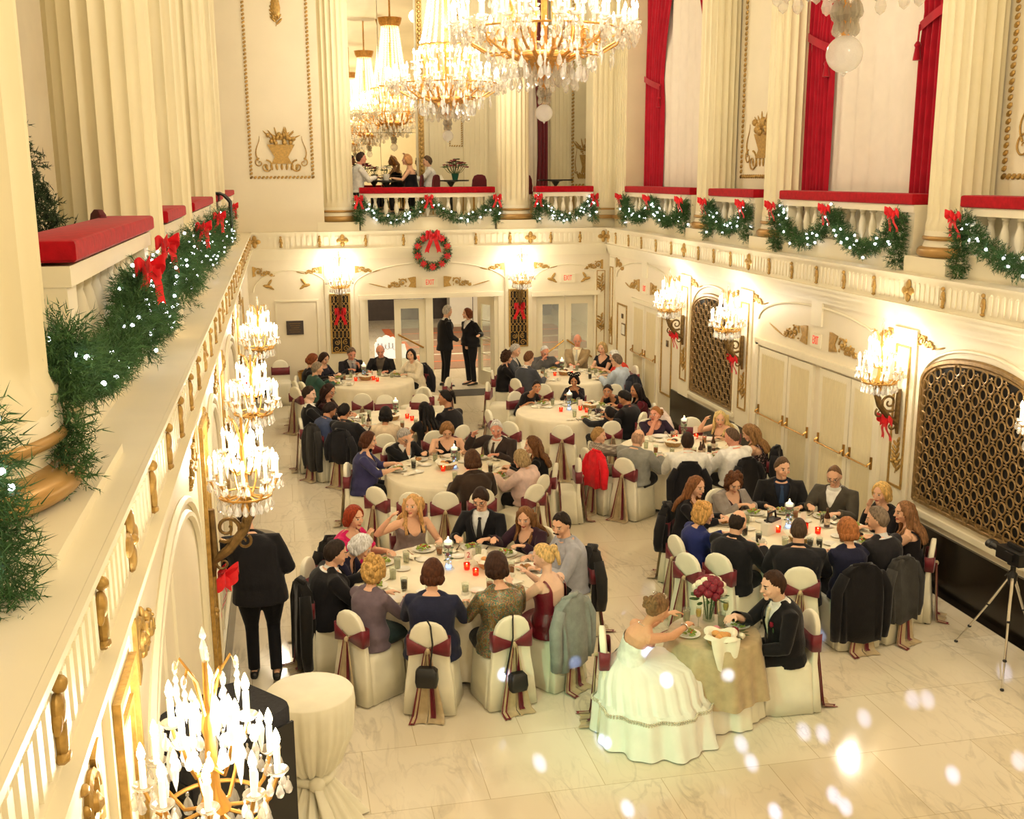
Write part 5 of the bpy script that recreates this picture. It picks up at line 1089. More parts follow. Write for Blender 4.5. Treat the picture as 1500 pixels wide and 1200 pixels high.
PEOPLE = [
 ('T1', 0.565, 10.999, 321, (0.624, 10.951, 1.200), 'f', ('bob', '8e3418'), {'kind': 'top', 'col': 'd01c62', 'sl': 0.5, 'neck': 0.75}, ((0.06, 0.26, 1.0), (-0.2, 0.36, 0.8)), (-10, -8), 'red haired woman in beaded hot pink top holding a napkin to her mouth', {'w': 1.12}),
 ('T1', 0.344, 10.583, 343, (0.663, 10.493, 1.030), 'f', ('puff', 'e9e4da'), {'kind': 'cardigan', 'col': '22203a', 'shirt': '2a2440'}, 'fold', (0, -35), 'white haired elderly woman in dark navy bent over her plate', {}),
 ('T1', 0.305, 10.026, 9, (0.383, 10.037, 1.140), 'm', ('short', '2b211b'), {'kind': 'suit', 'col': '17161a', 'shirt': 'f3efe8', 'flower': 'a01826'}, 'cut', (0, -15), 'man in black suit with red boutonniere at the front table', {'w': 1.15}),
 ('T1', 0.645, 9.351, 44, (0.704, 9.410, 1.170), 'f', ('curly', 'c49a58'), {'kind': 'top', 'col': '6d5e66', 'sl': 1, 'neck': 0.93}, 'cut', (-5, -15), 'woman with curly blond hair in mauve grey jacket, back to the hall', {'skirt': '2a3a38'}),
 ('T1', 1.176, 9.032, 73, (1.199, 9.109, 1.220), 'f', ('bob', '4c2a18'), {'kind': 'top', 'col': '22253c', 'sl': 1, 'neck': 0.94}, 'table', (0, -12), 'woman with rounded brown hair in navy jacket, seen from behind at the front table', {'w': 1.22}),
 ('T1', 1.799, 9.010, 103, (1.779, 9.101, 1.240), 'f', ('puff', '39241a'), {'kind': 'top', 'col': '7a6a42', 'sl': 1, 'neck': 0.93, 'mat': 'SEQ'}, 'table', (-12, -18), 'woman in iridescent sequined jacket with short dark hair', {'w': 1.15}),
 ('T1', 2.311, 9.257, 129, (2.265, 9.314, 1.210), 'f', ('pony', 'd8b678'), {'kind': 'top', 'col': '6d1522', 'sl': 0, 'neck': 0.72, 'backless': 0.45, 'mat': 'BURG'}, ((0.12, 0.36, 0.95), (-0.14, 0.36, 0.92)), (30, -10), 'blonde woman in bare backed burgundy gown with half pinned hair', {'skirt': '6d1522', 'skin': 'e'}),
 ('T1', 2.769, 10.257, 182, (2.688, 10.254, 1.190), 'm', ('short', '241a14'), {'kind': 'shirt', 'col': 'a9aab2', 'tie': '333b50'}, 'table', (40, -18), 'dark haired man in pale lavender grey shirt and tie with moustache', {'w': 1.12, 'm': 1}),
 ('T1', 2.520, 10.967, 217, (2.456, 10.919, 1.070), 'f', ('long', '7d5632'), {'kind': 'cardigan', 'col': '36202e', 'shirt': '1c1518'}, ((0.2, 0.36, 0.86), (-0.2, 0.34, 0.86)), (25, -15), 'woman with long light brown hair in dark plum cardigan', {}),
 ('T1', 2.065, 11.339, 244, (2.033, 11.273, 1.210), 'm', ('floppy', '2e1d14'), {'kind': 'suit', 'col': '16161a', 'shirt': 'eef0ec', 'tie': '2c2a2a'}, ((0.2, 0.36, 0.84), (-0.16, 0.34, 0.84)), (0, -28), 'man with long dark fringe and glasses in black suit with striped tie', {'glasses': True}),
 ('T1', 1.273, 11.433, 282, (1.291, 11.348, 1.160), 'f', ('long', 'cfa266'), {'kind': 'strap', 'col': '8d7c76', 'strap': '2c2420', 'top': 0.74}, ((0.3, 0.16, 1.06), (-0.22, 0.34, 0.8)), (-42, 0), 'blonde woman in silver satin dress with dark straps raising one hand', {'skirt': '8d7c76'}),
 ('T2', 0.986, 14.298, 351, (1.045, 14.289, 1.200), 'f', ('bob', '4b2a19'), {'kind': 'top', 'col': '3b3a62', 'sl': 0.75, 'neck': 0.74}, ((0.2, 0.4, 0.84), (-0.12, 0.4, 0.84)), (-5, -12), 'woman with short brown hair in indigo blue dress', {'w': 1.1}),
 ('T2', 1.574, 15.139, 299, (1.612, 15.072, 1.030), 'm', ('short', 'a9a29a'), {'kind': 'suit', 'col': '17171a', 'shirt': 'eeeae0', 'tie': '3a3436'}, ((0.02, 0.22, 0.97), (-0.18, 0.34, 0.82)), (5, -30), 'grey haired man with glasses in dark suit eating with his hand at his mouth', {'glasses': True}),
 ('T2', 2.264, 15.284, 264, (2.254, 15.185, 1.070), 'f', ('puff', '8a6238'), {'kind': 'top', 'col': '1b1718', 'sl': 0, 'neck': 0.7}, 'eat', (0, -40), 'woman with light brown hair in sleeveless black dress looking down at her plate', {'w': 1.12, 'skin': 'a'}),
 ('T2', 2.978, 14.947, 225, (2.929, 14.898, 1.120), 'm', ('short', 'dcd8d0'), {'kind': 'suit', 'col': '352a26', 'shirt': 'efe8d8', 'tie': '4a3a30'}, ((0.28, 0.26, 1.02), (-0.2, 0.34, 0.82)), (30, -18), 'white haired ruddy man in brown suit with one fist raised', {'w': 1.2, 'skin': 'r'}),
 ('T2', 3.269, 13.779, 163, (3.210, 13.797, 1.130), 'f', ('longcurly', '6a4526'), {'kind': 'top', 'col': '141214', 'sl': 1, 'neck': 0.9}, 'fold', (10, -10), 'woman with long curly brown hair in black top', {}),
 ('T2', 3.017, 13.334, 138, (2.958, 13.388, 1.060), 'f', ('bob', 'a48a62'), {'kind': 'sweater', 'col': 'e7c9bd'}, 'cut', (0, -15), 'woman with straight ash blond bob in pale pink sweater', {'w': 1.15}),
 ('T2', 2.264, 12.956, 96, (2.254, 13.053, 1.180), 'm', ('bob', '4e321f'), {'kind': 'suit', 'col': '3a2c22', 'shirt': '3a2c22'}, 'table', (0, -10), 'person with wavy brown hair in brown pinstripe jacket, back to the camera side', {}),
 ('T7', 0.440, 17.350, 0, (0.346, 17.465, 1.250), 'm', ('short', '2e2018'), {'kind': 'tux', 'col': '151416'}, 'table', (-20, -12), 'man in tuxedo with bow tie in profile at the left rear table', {'skin': 'e'}),
 ('T7', 0.669, 17.909, 332, (0.675, 17.730, 1.240), 'f', ('long', '2c1a14'), {'kind': 'top', 'col': '3c1c1c', 'sl': 1, 'neck': 0.8}, 'fold', (-10, -25), 'woman with dark wavy hair and glasses in dark red, beside the tuxedoed man', {'glasses': True, 'skin': 'b'}),
 ('T7', 0.597, 16.850, 24, (0.551, 17.337, 1.040), 'm', ('short', '241915'), {'kind': 'shirt', 'col': '3a4460'}, 'cut', (0, -35), 'man in striped slate blue shirt hunched over his plate', {'w': 1.15, 'skin': 'c'}),
 ('T7', 0.939, 16.452, 49, (0.853, 16.667, 1.100), 'm', ('short', '171210'), {'kind': 'suit', 'col': '18171a', 'shirt': '3a3434'}, 'cut', (0, -25), 'black haired man in dark suit seen from behind beside draped coats', {'w': 1.1, 'skin': 'c'}),
 ('T7', 1.446, 16.192, 77, (1.465, 16.273, 1.110), 'f', ('bob', '14100f'), {'kind': 'top', 'col': 'd9c3a2', 'sl': 1, 'neck': 0.85}, 'table', (5, -12), 'woman with thick black hair in beige top seen from behind', {'skin': 'c'}),
 ('T7', 2.097, 16.221, 108, (2.072, 16.297, 1.150), 'f', ('long', '15110f'), {'kind': 'top', 'col': '1b1718', 'sl': 0.3, 'neck': 0.8, 'backless': 0.5}, 'table', (10, -8), 'woman with long straight black hair and open lace back', {'skin': 'c'}),
 ('T7', 2.500, 16.451, 131, (2.431, 16.531, 1.270), 'm', ('pony', '1a1412'), {'kind': 'shirt', 'col': '1b191c'}, 'table', (35, -5), 'man in black shirt with tied back black hair facing left', {'w': 1.1, 'skin': 'c'}),
 ('T8', 0.434, 21.142, 355, (0.514, 21.136, 1.200), 'f', ('bob', '7c4324'), {'kind': 'top', 'col': '1d181a', 'sl': 1, 'neck': 0.9}, 'cut', (0, -28), 'auburn haired woman in black at the far left table', {}),
 ('T8', 0.695, 21.784, 320, (0.759, 21.731, 1.120), 'f', ('bob', '35221a'), {'kind': 'top', 'col': '201d2a', 'sl': 1, 'neck': 0.9}, 'fold', (-10, -25), 'dark haired woman in navy leaning at the far left table', {}),
 ('T8', 0.502, 20.649, 20, (0.586, 20.680, 1.100), 'm', ('short', '8f7f6a'), {'kind': 'sweater', 'col': '33544a'}, 'fold', (-10, -15), 'grey haired person in teal green sweater', {'s': 0.95}),
 ('T8', 1.306, 22.167, 284, (1.328, 22.078, 1.140), 'm', ('short', '6a5644'), {'kind': 'suit', 'col': '201e22', 'shirt': 'b8b2ac', 'tie': '777074'}, ((0.14, 0.34, 0.86), (-0.08, 0.3, 0.92)), (0, -25), 'man with grizzled hair in dark suit and pale shirt behind the glowing blue vase', {'skin': 'r'}),
 ('T8', 1.945, 22.140, 251, (1.912, 22.042, 1.180), 'm', ('bald', '7a6350'), {'kind': 'suit', 'col': '1a191b', 'shirt': '5e544a', 'bot': 0.3}, 'table', (15, -25), 'balding man in black jacket in front of the bright lit sign', {'skin': 'r'}),
 ('T8', 2.558, 21.655, 212, (2.495, 21.616, 1.140), 'f', ('bob', '1d1513'), {'kind': 'sweater', 'col': 'efe2c6'}, 'table', (35, -5), 'black haired woman in cream white sweater', {'w': 1.1}),
 ('T3', 4.286, 20.854, 351, (4.333, 20.847, 1.150), 'f', ('curly', '3d2618'), {'kind': 'top', 'col': '171416', 'sl': 1, 'neck': 0.92}, 'fold', (-5, -18), 'woman with dark curls in black velvet at the far right table', {}),
 ('T3', 4.495, 21.200, 332, (4.569, 21.161, 1.230), 'm', ('short', 'b9b2a8'), {'kind': 'suit', 'col': '53565c', 'shirt': 'd8d2c8'}, 'fold', (-5, -18), 'grey haired person half hidden behind the woman with dark curls', {}),
 ('T3', 4.531, 20.036, 31, (4.605, 20.081, 1.250), 'm', ('short', '6a452a'), {'kind': 'suit', 'col': '45474e', 'shirt': 'e8e2d8'}, 'cut', (0, -18), 'brown haired man in slate grey suit seen from behind', {'w': 1.08}),
 ('T3', 5.314, 21.816, 281, (5.327, 21.753, 1.080), 'm', ('thin', 'e4ded4'), {'kind': 'sweater', 'col': '5e5c5c'}, ((0.16, 0.3, 0.95), (-0.2, 0.34, 0.88)), (0, -30), 'white haired old man in grey sweater bent over the table', {'w': 1.1, 'skin': 'r'}),
 ('T3', 6.043, 21.831, 247, (6.091, 21.946, 1.270), 'm', ('bald', 'b8a894'), {'kind': 'suit', 'col': 'a08862', 'shirt': 'f0e4c0', 'tie': 'c9c4b4'}, 'fold', (5, -22), 'balding man in tan tweed jacket sitting upright before the corner doors', {'w': 1.12, 'skin': 'r'}),
 ('T3', 6.512, 21.351, 216, (6.442, 21.300, 1.180), 'f', ('puff', 'b79a66'), {'kind': 'top', 'col': '171417', 'sl': 0.3, 'neck': 0.72}, 'fold', (15, -8), 'woman with short dark blond hair in black v-neck top in the corner', {}),
 ('T3', 6.737, 20.733, 184, (6.525, 20.708, 1.100), 'f', ('puff', 'e8e0d2'), {'kind': 'top', 'col': 'd8402c', 'sl': 0.5, 'neck': 0.9}, 'fold', (0, -18), 'white haired woman in orange red top partly hidden by the man in pale blue', {}),
 ('T3', 6.377, 19.794, 134, (6.292, 19.831, 1.170), 'm', ('short', '6b5a4a'), {'kind': 'shirt', 'col': 'b9c4d0'}, 'cut', (10, -12), 'man with glasses in pale blue shirt at the far right table', {'glasses': True, 'w': 1.08, 'lower': '16161a'}),
 ('T4', 4.140, 18.465, 298, (4.352, 17.867, 1.080), 'f', ('pony', '1e1411'), {'kind': 'top', 'col': '1b181a', 'sl': 0.5, 'neck': 0.9}, 'table', (-30, -5), 'girl in black with dark tied back hair turning her head at the second right table', {'s': 0.84, 'skin': 'c'}),
 ('T4', 5.094, 18.523, 249, (5.058, 18.431, 1.090), 'f', ('bob', '1a1210'), {'kind': 'top', 'col': '221c22', 'sl': 1, 'neck': 0.9}, ((0.14, 0.3, 0.86), (-0.08, 0.28, 0.92)), (0, -22), 'small child with white spotted black hair bow eating behind the blue vase', {'s': 0.82, 'skin': 'c', 'bow': 1}),
 ('T4', 5.774, 17.805, 198, (5.482, 17.760, 1.000), 'f', ('updo', '1e1512'), {'kind': 'top', 'col': '1d1a1d', 'sl': 0.5, 'neck': 0.8}, ((0.12, 0.32, 0.9), (-0.2, 0.34, 0.82)), (45, -5), 'girl with black hair bun in black dress in profile', {'s': 0.88, 'skin': 'c'}),
 ('T4', 5.511, 16.655, 136, (5.453, 16.710, 1.090), 'm', ('short', '171210'), {'kind': 'suit', 'col': '1b1a1d', 'shirt': '4a2024'}, 'cut', (10, -35), 'man in dark jacket stooping towards the boy at the second right table', {'w': 1.1, 'skin': 'c'}),
 ('T4', 5.868, 17.176, 167, (5.761, 17.033, 1.140), 'f', ('long', '1b1310'), {'kind': 'top', 'col': '5a1620', 'sl': 1, 'neck': 0.85}, 'table', (25, -8), 'woman with very long dark hair in maroon by the pale draped chair', {'skin': 'c'}),
 ('T4', 4.969, 16.244, 103, (5.006, 16.091, 0.980), 'm', ('buzz', '17110f'), {'kind': 'shirt', 'col': '1a191b'}, 'table', (0, -20), 'boy with cropped black hair in black shirt seen from behind', {'s': 0.86, 'skin': 'c'}),
 ('T6', 4.390, 14.444, 7, (4.333, 14.436, 1.050), 'm', ('short', 'a8824e'), {'kind': 'shirt', 'col': 'a89a86', 'mat': 'PLAID'}, 'fold', (-30, -8), 'sandy haired boy in grey plaid shirt', {'s': 0.86, 'lower': 'a08f74'}),
 ('T6', 4.701, 13.909, 37, (4.765, 13.957, 1.100), 'm', ('bald', 'b08a70'), {'kind': 'shirt', 'col': '8b8a82'}, 'table', (0, -10), 'bald man in grey green shirt seen from behind', {'w': 1.22}),
 ('T6', 5.620, 15.750, 270, (5.620, 15.663, 1.030), 'f', ('updo', 'a06a38'), {'kind': 'top', 'col': '2e2034', 'sl': 0.5, 'neck': 0.78}, ((0.06, 0.22, 0.94), (-0.26, 0.34, 0.8)), (-50, 2), 'woman with red curly topknot in dark purple resting her chin on her hand', {'w': 1.1, 'skin': 'r'}),
 ('T6', 5.322, 13.489, 75, (5.345, 13.577, 1.110), 'm', ('short', '2e1c12'), {'kind': 'shirt', 'col': 'eee9dc'}, 'table', (0, -8), 'dark haired man in white shirt seen from behind between two black coats', {'w': 1.12, 'lower': 'b9a98a'}),
 ('T6', 6.020, 13.522, 110, (5.998, 13.583, 1.140), 'm', ('thin', '5a4636'), {'kind': 'shirt', 'col': 'f0ece2'}, 'cut', (20, -25), 'balding man in white shirt leaning to the beer bottles', {'w': 1.18, 'skin': 'r'}),
 ('T6', 6.573, 15.244, 214, (6.508, 15.200, 1.020), 'f', ('long', 'e3c07e'), {'kind': 'strap', 'col': '1a1618', 'top': 0.72}, ((0.14, 0.28, 1.0), (-0.2, 0.36, 0.8)), (35, -8), 'blonde woman in black strappy top raising a tall glass of beer', {}),
 ('T6', 6.550, 13.924, 144, (6.373, 13.830, 1.130), 'f', ('long', '8f6a42'), {'kind': 'top', 'col': '2a1c1e', 'sl': 0, 'neck': 0.72, 'mat': 'FLORAL'}, 'eat', (10, -30), 'woman with streaked hair in black floral blouse by the curtained doors', {'w': 1.1}),
 ('T5', 4.519, 11.368, 323, (4.582, 11.320, 1.170), 'f', ('long', '7d5130'), {'kind': 'top', 'col': '19161a', 'sl': 1, 'neck': 0.9}, 'fold', (-25, -12), 'woman with long straight brown hair in black in profile at the right front table', {}),
 ('T5', 5.217, 11.821, 283, (5.234, 11.741, 1.050), 'f', ('curly', '5f3a22'), {'kind': 'cardigan', 'col': '9a9088', 'shirt': '3a1c22'}, ((0.06, 0.3, 0.84), (-0.12, 0.32, 0.82)), (-15, -30), 'woman with wavy chestnut hair in grey shawl looking down', {'w': 1.1}),
 ('T5', 5.869, 11.785, 251, (5.842, 11.706, 1.210), 'm', ('short', '5a4430'), {'kind': 'suit', 'col': '161517', 'shirt': '20283a', 'tie': '2a4060'}, 'table', (20, -8), 'short haired man in black jacket with blue striped tie', {'w': 1.15}),
 ('T5', 6.408, 11.411, 219, (6.346, 11.360, 1.170), 'm', ('thin', '6e5138'), {'kind': 'sweater', 'col': '4a443a', 'shirt': 'f4f0e6', 'vn': 0.6}, 'eat', (10, -25), 'man with glasses in brown grey cardigan over white collar', {'glasses': True, 'w': 1.1}),
 ('T5', 6.678, 10.719, 183, (6.588, 10.714, 1.130), 'f', ('puff', 'd9b068'), {'kind': 'top', 'col': '171417', 'sl': 1, 'neck': 0.84}, ((0.06, 0.2, 0.96), (-0.2, 0.34, 0.8)), (20, -8), 'short haired blonde woman in black leaning her cheek on her hand', {}),
 ('T5', 6.460, 9.919, 143, (6.412, 9.954, 1.150), 'f', ('long', '8a6240'), {'kind': 'top', 'col': '1a1618', 'sl': 0, 'neck': 0.8, 'backless': 0.5}, 'fold', (30, -5), 'woman with long light brown hair and bare shoulder beside the large grille', {}),
 ('T5', 5.917, 9.532, 111, (5.885, 9.613, 1.220), 'm', ('short', '7a6a58'), {'kind': 'suit', 'col': '1f1d20', 'shirt': 'd9d6d2'}, 'cut', (30, -12), 'grey haired man with moustache in charcoal suit in profile', {'w': 1.08, 'm': 1}),
 ('T5', 5.498, 9.450, 91, (5.497, 9.517, 1.170), 'f', ('bob', 'a5683a'), {'kind': 'top', 'col': '1c1d34', 'sl': 1, 'neck': 0.94}, 'fold', (10, -10), 'woman with copper blond bob in dark navy jacket seen from behind', {}),
 ('T5', 4.988, 9.555, 66, (5.027, 9.640, 1.150), 'm', ('buzz', '4a3a2c'), {'kind': 'suit', 'col': '18171b', 'shirt': '18171b'}, 'table', (0, -10), 'man with greying cropped hair in black suit seen squarely from behind', {'w': 1.18}),
 ('T5', 4.478, 9.989, 33, (4.533, 10.026, 1.150), 'm', ('bald', '2b211b'), {'kind': 'suit', 'col': '17161a', 'shirt': '17161a'}, 'cut', (0, -18), 'man with bald crown in long black jacket', {'w': 1.12}),
 ('T5', 4.286, 10.528, 6, (4.362, 10.535, 1.100), 'f', ('curly', 'cf9f5c'), {'kind': 'top', 'col': '232c66', 'sl': 1, 'neck': 0.94}, 'fold', (-15, -10), 'woman with wavy golden hair in royal blue jacket', {'w': 1.08}),
]
# ================================================================ THE PARTY
def pmat(kind):
    """patterned fabrics"""
    if 'pat_' + kind in MATS: return MATS['pat_' + kind]
    base = dict(SEQ=('7b6c48', .3, .9, 28), FLORAL=('2a1c20', .7, 3.2, 45), PLAID=('a99c88', .85, .35, 60), BURG=('6d1522', .35, .2, 12))[kind]
    m = mat('pat_' + kind, base[0], base[1], var=min(.95, base[2]), scale=base[3], bump=.3, bscale=80, metal=.45 if kind == 'SEQ' else 0)
    N = m.node_tree.nodes; rp = [n for n in N if n.type == 'VALTORGB'][0].color_ramp
    if kind == 'SEQ':
        rp.interpolation = 'CONSTANT'; cols = ('5d5a3c', '8c6a3a', '3f6a62', 'a08a5a', '7a4a4a', '4c7a58'); rp.elements[0].color = lin(cols[0]); rp.elements[0].position = 0; rp.elements[1].color = lin(cols[5]); rp.elements[1].position = .62
        for i, q in enumerate((.36, .44, .5, .56)): e = rp.elements.new(q); e.color = lin(cols[i + 1])
    if kind == 'FLORAL':
        rp.interpolation = 'CONSTANT'; rp.elements[0].color = lin('1a1416'); rp.elements[1].color = lin('b9a79a'); rp.elements[0].position = 0; rp.elements[1].position = .6
        e = rp.elements.new(.56); e.color = lin('7a3a44')
    if kind == 'PLAID':
        L = m.node_tree.links; b = N['Principled BSDF']; tc = N.new('ShaderNodeTexCoord'); w1 = N.new('ShaderNodeTexWave'); w2 = N.new('ShaderNodeTexWave'); w2.bands_direction = 'Z'; w1.inputs['Scale'].default_value = 9; w2.inputs['Scale'].default_value = 9
        L.new(tc.outputs['Object'], w1.inputs[0]); L.new(tc.outputs['Object'], w2.inputs[0]); ad = N.new('ShaderNodeMath'); ad.operation = 'MULTIPLY'; L.new(w1.outputs[1], ad.inputs[0]); L.new(w2.outputs[1], ad.inputs[1])
        mx = N.new('ShaderNodeMixRGB'); mx.inputs[1].default_value = lin('84786a'); mx.inputs[2].default_value = lin('cfc4b2'); L.new(ad.outputs[0], mx.inputs[0]); L.new(mx.outputs[0], b.inputs['Base Color'])
    return m
TAB = dict(T1=(1.53, 10.22, .97), T2=(2.15, 14.12, .9), T5=(5.48, 10.65, .93), T6=(5.62, 14.6, .88), T4=(4.68, 17.45, .88), T3=(5.55, 20.65, .92), T7=(1.72, 17.35, .92), T8=(1.58, 21.05, .88))
VOX = dict(T1=.007, T2=.008, T5=.0075, T6=.0085, T4=.0095, T3=.01, T7=.009, T8=.01)
TNAME = dict(T1='the front table with the bride beside it', T2='the table behind the front table', T5='the table by the large grille', T6='the table with beer bottles', T4='the table with the children', T3='the far corner table', T7='the left middle table', T8='the far table by the lit sign')
SEATS = {k: [] for k in TAB}
for (tb, sx, sy, face, head, sex, hair, wear, arms, look, label, ex) in PEOPLE:
    ex = dict(ex); bow = ex.pop('bow', None); mst = ex.pop('m', None); wear = dict(wear); sk = ex.pop('skirt', None)
    if wear.get('mat'): wear['mat'] = pmat(wear['mat'])
    if sk: wear['skirt'] = True; ex['lower'] = sk
    if mst: hair = hair + (1,)
    r, I = person(sx, sy, face, head, sex=sex, hair=hair, wear=wear, arms=arms, look=look, label=label, vox=VOX[tb], group=None, **ex)
    SEATS[tb].append(math.degrees(math.atan2(sy - TAB[tb][1], sx - TAB[tb][0])))
    if bow:
        mb = MB()
        for s_ in (1, -1): mb.ball((0, 0, 0), (.075, .02, .05), 10, 7, M=I['HM'] @ TM((s_ * .06, .0, .135), ry=-.35 * s_))
        b_ = mb.build('hair_bow', M_BLACK, r); d = MB()
        for s_ in (1, -1):
            for k in range(5): d.ball(tuple(I['HM'] @ Vector((s_ * (.02 + .022 * k), .022, .13 + .018 * (k % 2) + .006 * k))), .008, 6, 4)
        d.build('white_dots', M_PORC, b_)
    if 'nearest' in label: pass
    chair(sx, sy, face + RNG.uniform(-6, 6), ' '.join(('covered chair under the ' + label).split()[:15]), 'covered banquet chairs')
def seat_at(tb, ang, label, d=.33):
    cx, cy, r = TAB[tb]; a = rad(ang); x, y = cx + (r + d) * math.cos(a), cy + (r + d) * math.sin(a); return chair(x, y, ang + 180, label), x, y
for tb, ang, d, l in (('T2', 222, .36, 'empty chair with burgundy sash left of another, behind the red haired woman'), ('T2', 242, .38, 'empty chair with burgundy sash directly behind the blonde woman in silver'),
        ('T2', 258, .3, 'empty chair partly hidden behind the blonde woman in silver'), ('T2', 302, .45, 'empty chair to the right of the pink sweater'), ('T2', 352, .6, 'chair turned out behind the long curly hair'),
        ('T4', 188, .3, 'empty chair with pinched burgundy sash at the left of the children table'), ('T4', 222, .55, 'empty chair in front of the swallow reflections, left front of the children table'), ('T4', 252, .5, 'empty chair with draped cloth square to the camera at the children table'),
        ('T6', 198, .34, 'chair under the bright red garment beside the boy in plaid'), ('T6', 62, .4, 'empty chair with burgundy back before the black marble base'),
        ('T8', 196, .35, 'empty chair at the left of the far table'), ('T8', 215, .62, 'second empty chair at the left of the far table'), ('T8', 262, .8, 'empty chair on the near side of the far table'), ('T8', 300, .62, 'empty chair on the near side of the far table, right of its neighbour'), ('T8', 335, .5, 'empty chair at the right end of the far table'),
        ('T7', 91, .38, 'chair facing the hall across the left middle table'), ('T7', 68, .45, 'chair with wide burgundy back across the left middle table'), ('T3', 238, .45, 'empty chair between the grey suit and the girl in black'), ('T3', 284, .6, 'empty chair behind the child with the spotted bow'), ('T5', 205, .5, 'empty chair at the edge beside the blue jacket')):
    seat_at(tb, ang, l, d)
chair(-.12, 22.9, -90, 'chair standing alone against the wall below the dark plaque'); chair(5.75, 16.4, 200, 'chair covered in a pale pink wrap by the curtained doors')
chair(6.53, 7.45, 215, 'chair cover cut by the right edge of the picture'); chair(2.8, 8.27, -16, 'chair pulled behind the bride'); chair(4.24, 8.3, 176, 'chair under the groom')
chair(2.75, 19.5, 20, 'chair with burgundy sash near the open doors'); chair(3.95, 19.6, -20, 'chair at the left of the grey suit table')
# ---- tables, settings
FOOD = ('salad', 'left', 'salad', 'salad', None); DRK = ('ice_water', 'cola', 'ice_water', 'iced_tea')
for n_, (k, (x, y, r)) in enumerate(TAB.items()):
    round_table(x, y, r, 'round banquet table under the cloth at ' + TNAME[k], 'cream cloth falling in folds at ' + TNAME[k], drop=.70)
    for i, a in enumerate(SEATS[k]):
        rr = random.Random(n_ * 100 + i); setting(x, y, .752, a + rr.uniform(-4, 4), r, 'at ' + TNAME[k], rr.choice(FOOD), rr.choice(DRK), n_ * 50 + i, 'at ' + TNAME[k])
VN = dict(T1='tall vase with dark rose and floating candle at the front table with the number 2', T2='tall vase with green stems between the white haired man and brown jacket', T5='tall glowing vase at the table by the large grille', T6='vase of greenery before the black marble base', T4='blue glowing vase in front of the child with the spotted bow', T3='slim vase with dark rose before the man in tan', T7='vase of dark roses in front of the empty chairs', T8='blue glowing vase before the grizzled man')
for k, (x, y, r) in TAB.items():
    px = dict(T1=(1.53, 10.38), T2=(2.2, 14.2), T5=(5.5, 10.8), T6=(5.9, 15.15), T4=(4.72, 17.5), T3=(5.45, 20.8), T7=(1.75, 17.55), T8=(1.5, 21.15))[k]
    centrepiece(px[0], px[1], .752, VN[k], lit=k in ('T1', 'T2', 'T5', 'T4', 'T8'))
    for j, (dx, dy) in enumerate(((-.17, -.09), (.18, -.06), (.24, -.24))):
        votive(px[0] + dx, px[1] + dy, .752, 'red glass votive candle by the vase at ' + TNAME[k], 'red votives at ' + TNAME[k])
    bread_basket(x + (.42 if k in ('T1', 'T4') else -.05), y + (.12 if k != 'T5' else -.28), .752, 'napkin lined bread basket at ' + TNAME[k], rz=.5)
    number_card(px[0] + .22, px[1] + .08, .752, '2' if k == 'T1' else None, .3, 'white table card ' + ('with red number 2' if k == 'T1' else 'beside the vase at ' + TNAME[k]))
for i, (x, y) in enumerate(((5.6, 14.2), (5.72, 14.02), (5.8, 14.12), (6.05, 14.35))):
    b_ = inst('bottle', loc=(x, y, .752), label=['brown beer bottle nearest the dark haired man in white', 'brown beer bottle in the front of the cluster of three', 'brown beer bottle behind the cluster', 'brown beer bottle standing apart by the blonde'][i], cat='bottle', group='beer bottles'); inst('bottle_label', parent=b_)
b_ = inst('bottle', loc=(5.95, 10.75, .752), label='single brown beer bottle right of the glowing vase', cat='bottle', group='beer bottles'); inst('bottle_label', parent=b_)
b_ = inst('bottle', loc=(1.25, 16.95, .752), label='brown beer bottle beside the black haired man at the left middle table', cat='bottle', group='beer bottles'); inst('bottle_label', parent=b_)
t = thing('handbag', 'white and black handbag lying on the table by the large grille', 'bag', (5.25, 10.72, .752), .6); MB().box((0, 0, .07), (.3, .09, .14)).build('body', M_PORC, t); h = MB(); h.tube([(-.1, 0, .14), (-.07, 0, .24), (.07, 0, .24), (.1, 0, .14)], .012, 8); h.build('handle', M_BLACKM, t); MB().box((.02, -.0, .15), (.2, .1, .02)).build('flap', M_BLACKM, t)
o = MB().ball((0, 0, .035), (.13, .06, .035), 12, 8).build('clutch_bag', M_BLACKM, None, 180, loc=(6.05, 10.35, .752)); tag(o, 'black clutch bag lying on the table before the copper blond woman', 'bag')
o = MB().ball((0, 0, .05), (.11, .05, .05), 12, 8).build('printed_bag', pmat('FLORAL'), None, 180, loc=(5.1, 17.1, .752)); tag(o, 'small pink and black patterned bag on the children table', 'bag')
# ---- coats over chairs
def coat_at(tb, i, col, label, dy=0, **kw):
    p = [q for q in PEOPLE if q[0] == tb][i]; f = rad(p[3]); return coat(p[1] - math.cos(f) * dy, p[2] - math.sin(f) * dy, p[3], col, label, **kw)
coat_at('T1', 0, '15130f', 'long black coat behind the red haired woman', length=.7, seed=1); coat_at('T1', 2, '171513', 'black coat hanging to the floor behind the man with the boutonniere', length=.82, wd=.22, seed=2)
coat_at('T1', 7, '26221f', 'dark charcoal jacket behind the man in pale lavender shirt', length=.6, seed=3); coat_at('T1', 6, '8d918a', 'light grey jacket hung beside the burgundy gown', length=.66, wd=.22, seed=4)
coat_at('T5', 7, '141214', 'black wool coat with buttons behind the copper blond woman', length=.78, wd=.225, seed=5); coat_at('T5', 6, '3a3835', 'dark grey coat behind the grey haired man in charcoal', length=.66, seed=6)
coat_at('T6', 3, '141215', 'black coat behind the dark haired man in white', length=.6, seed=7); coat_at('T6', 4, '151315', 'black coat behind the balding man in white', length=.6, seed=8)
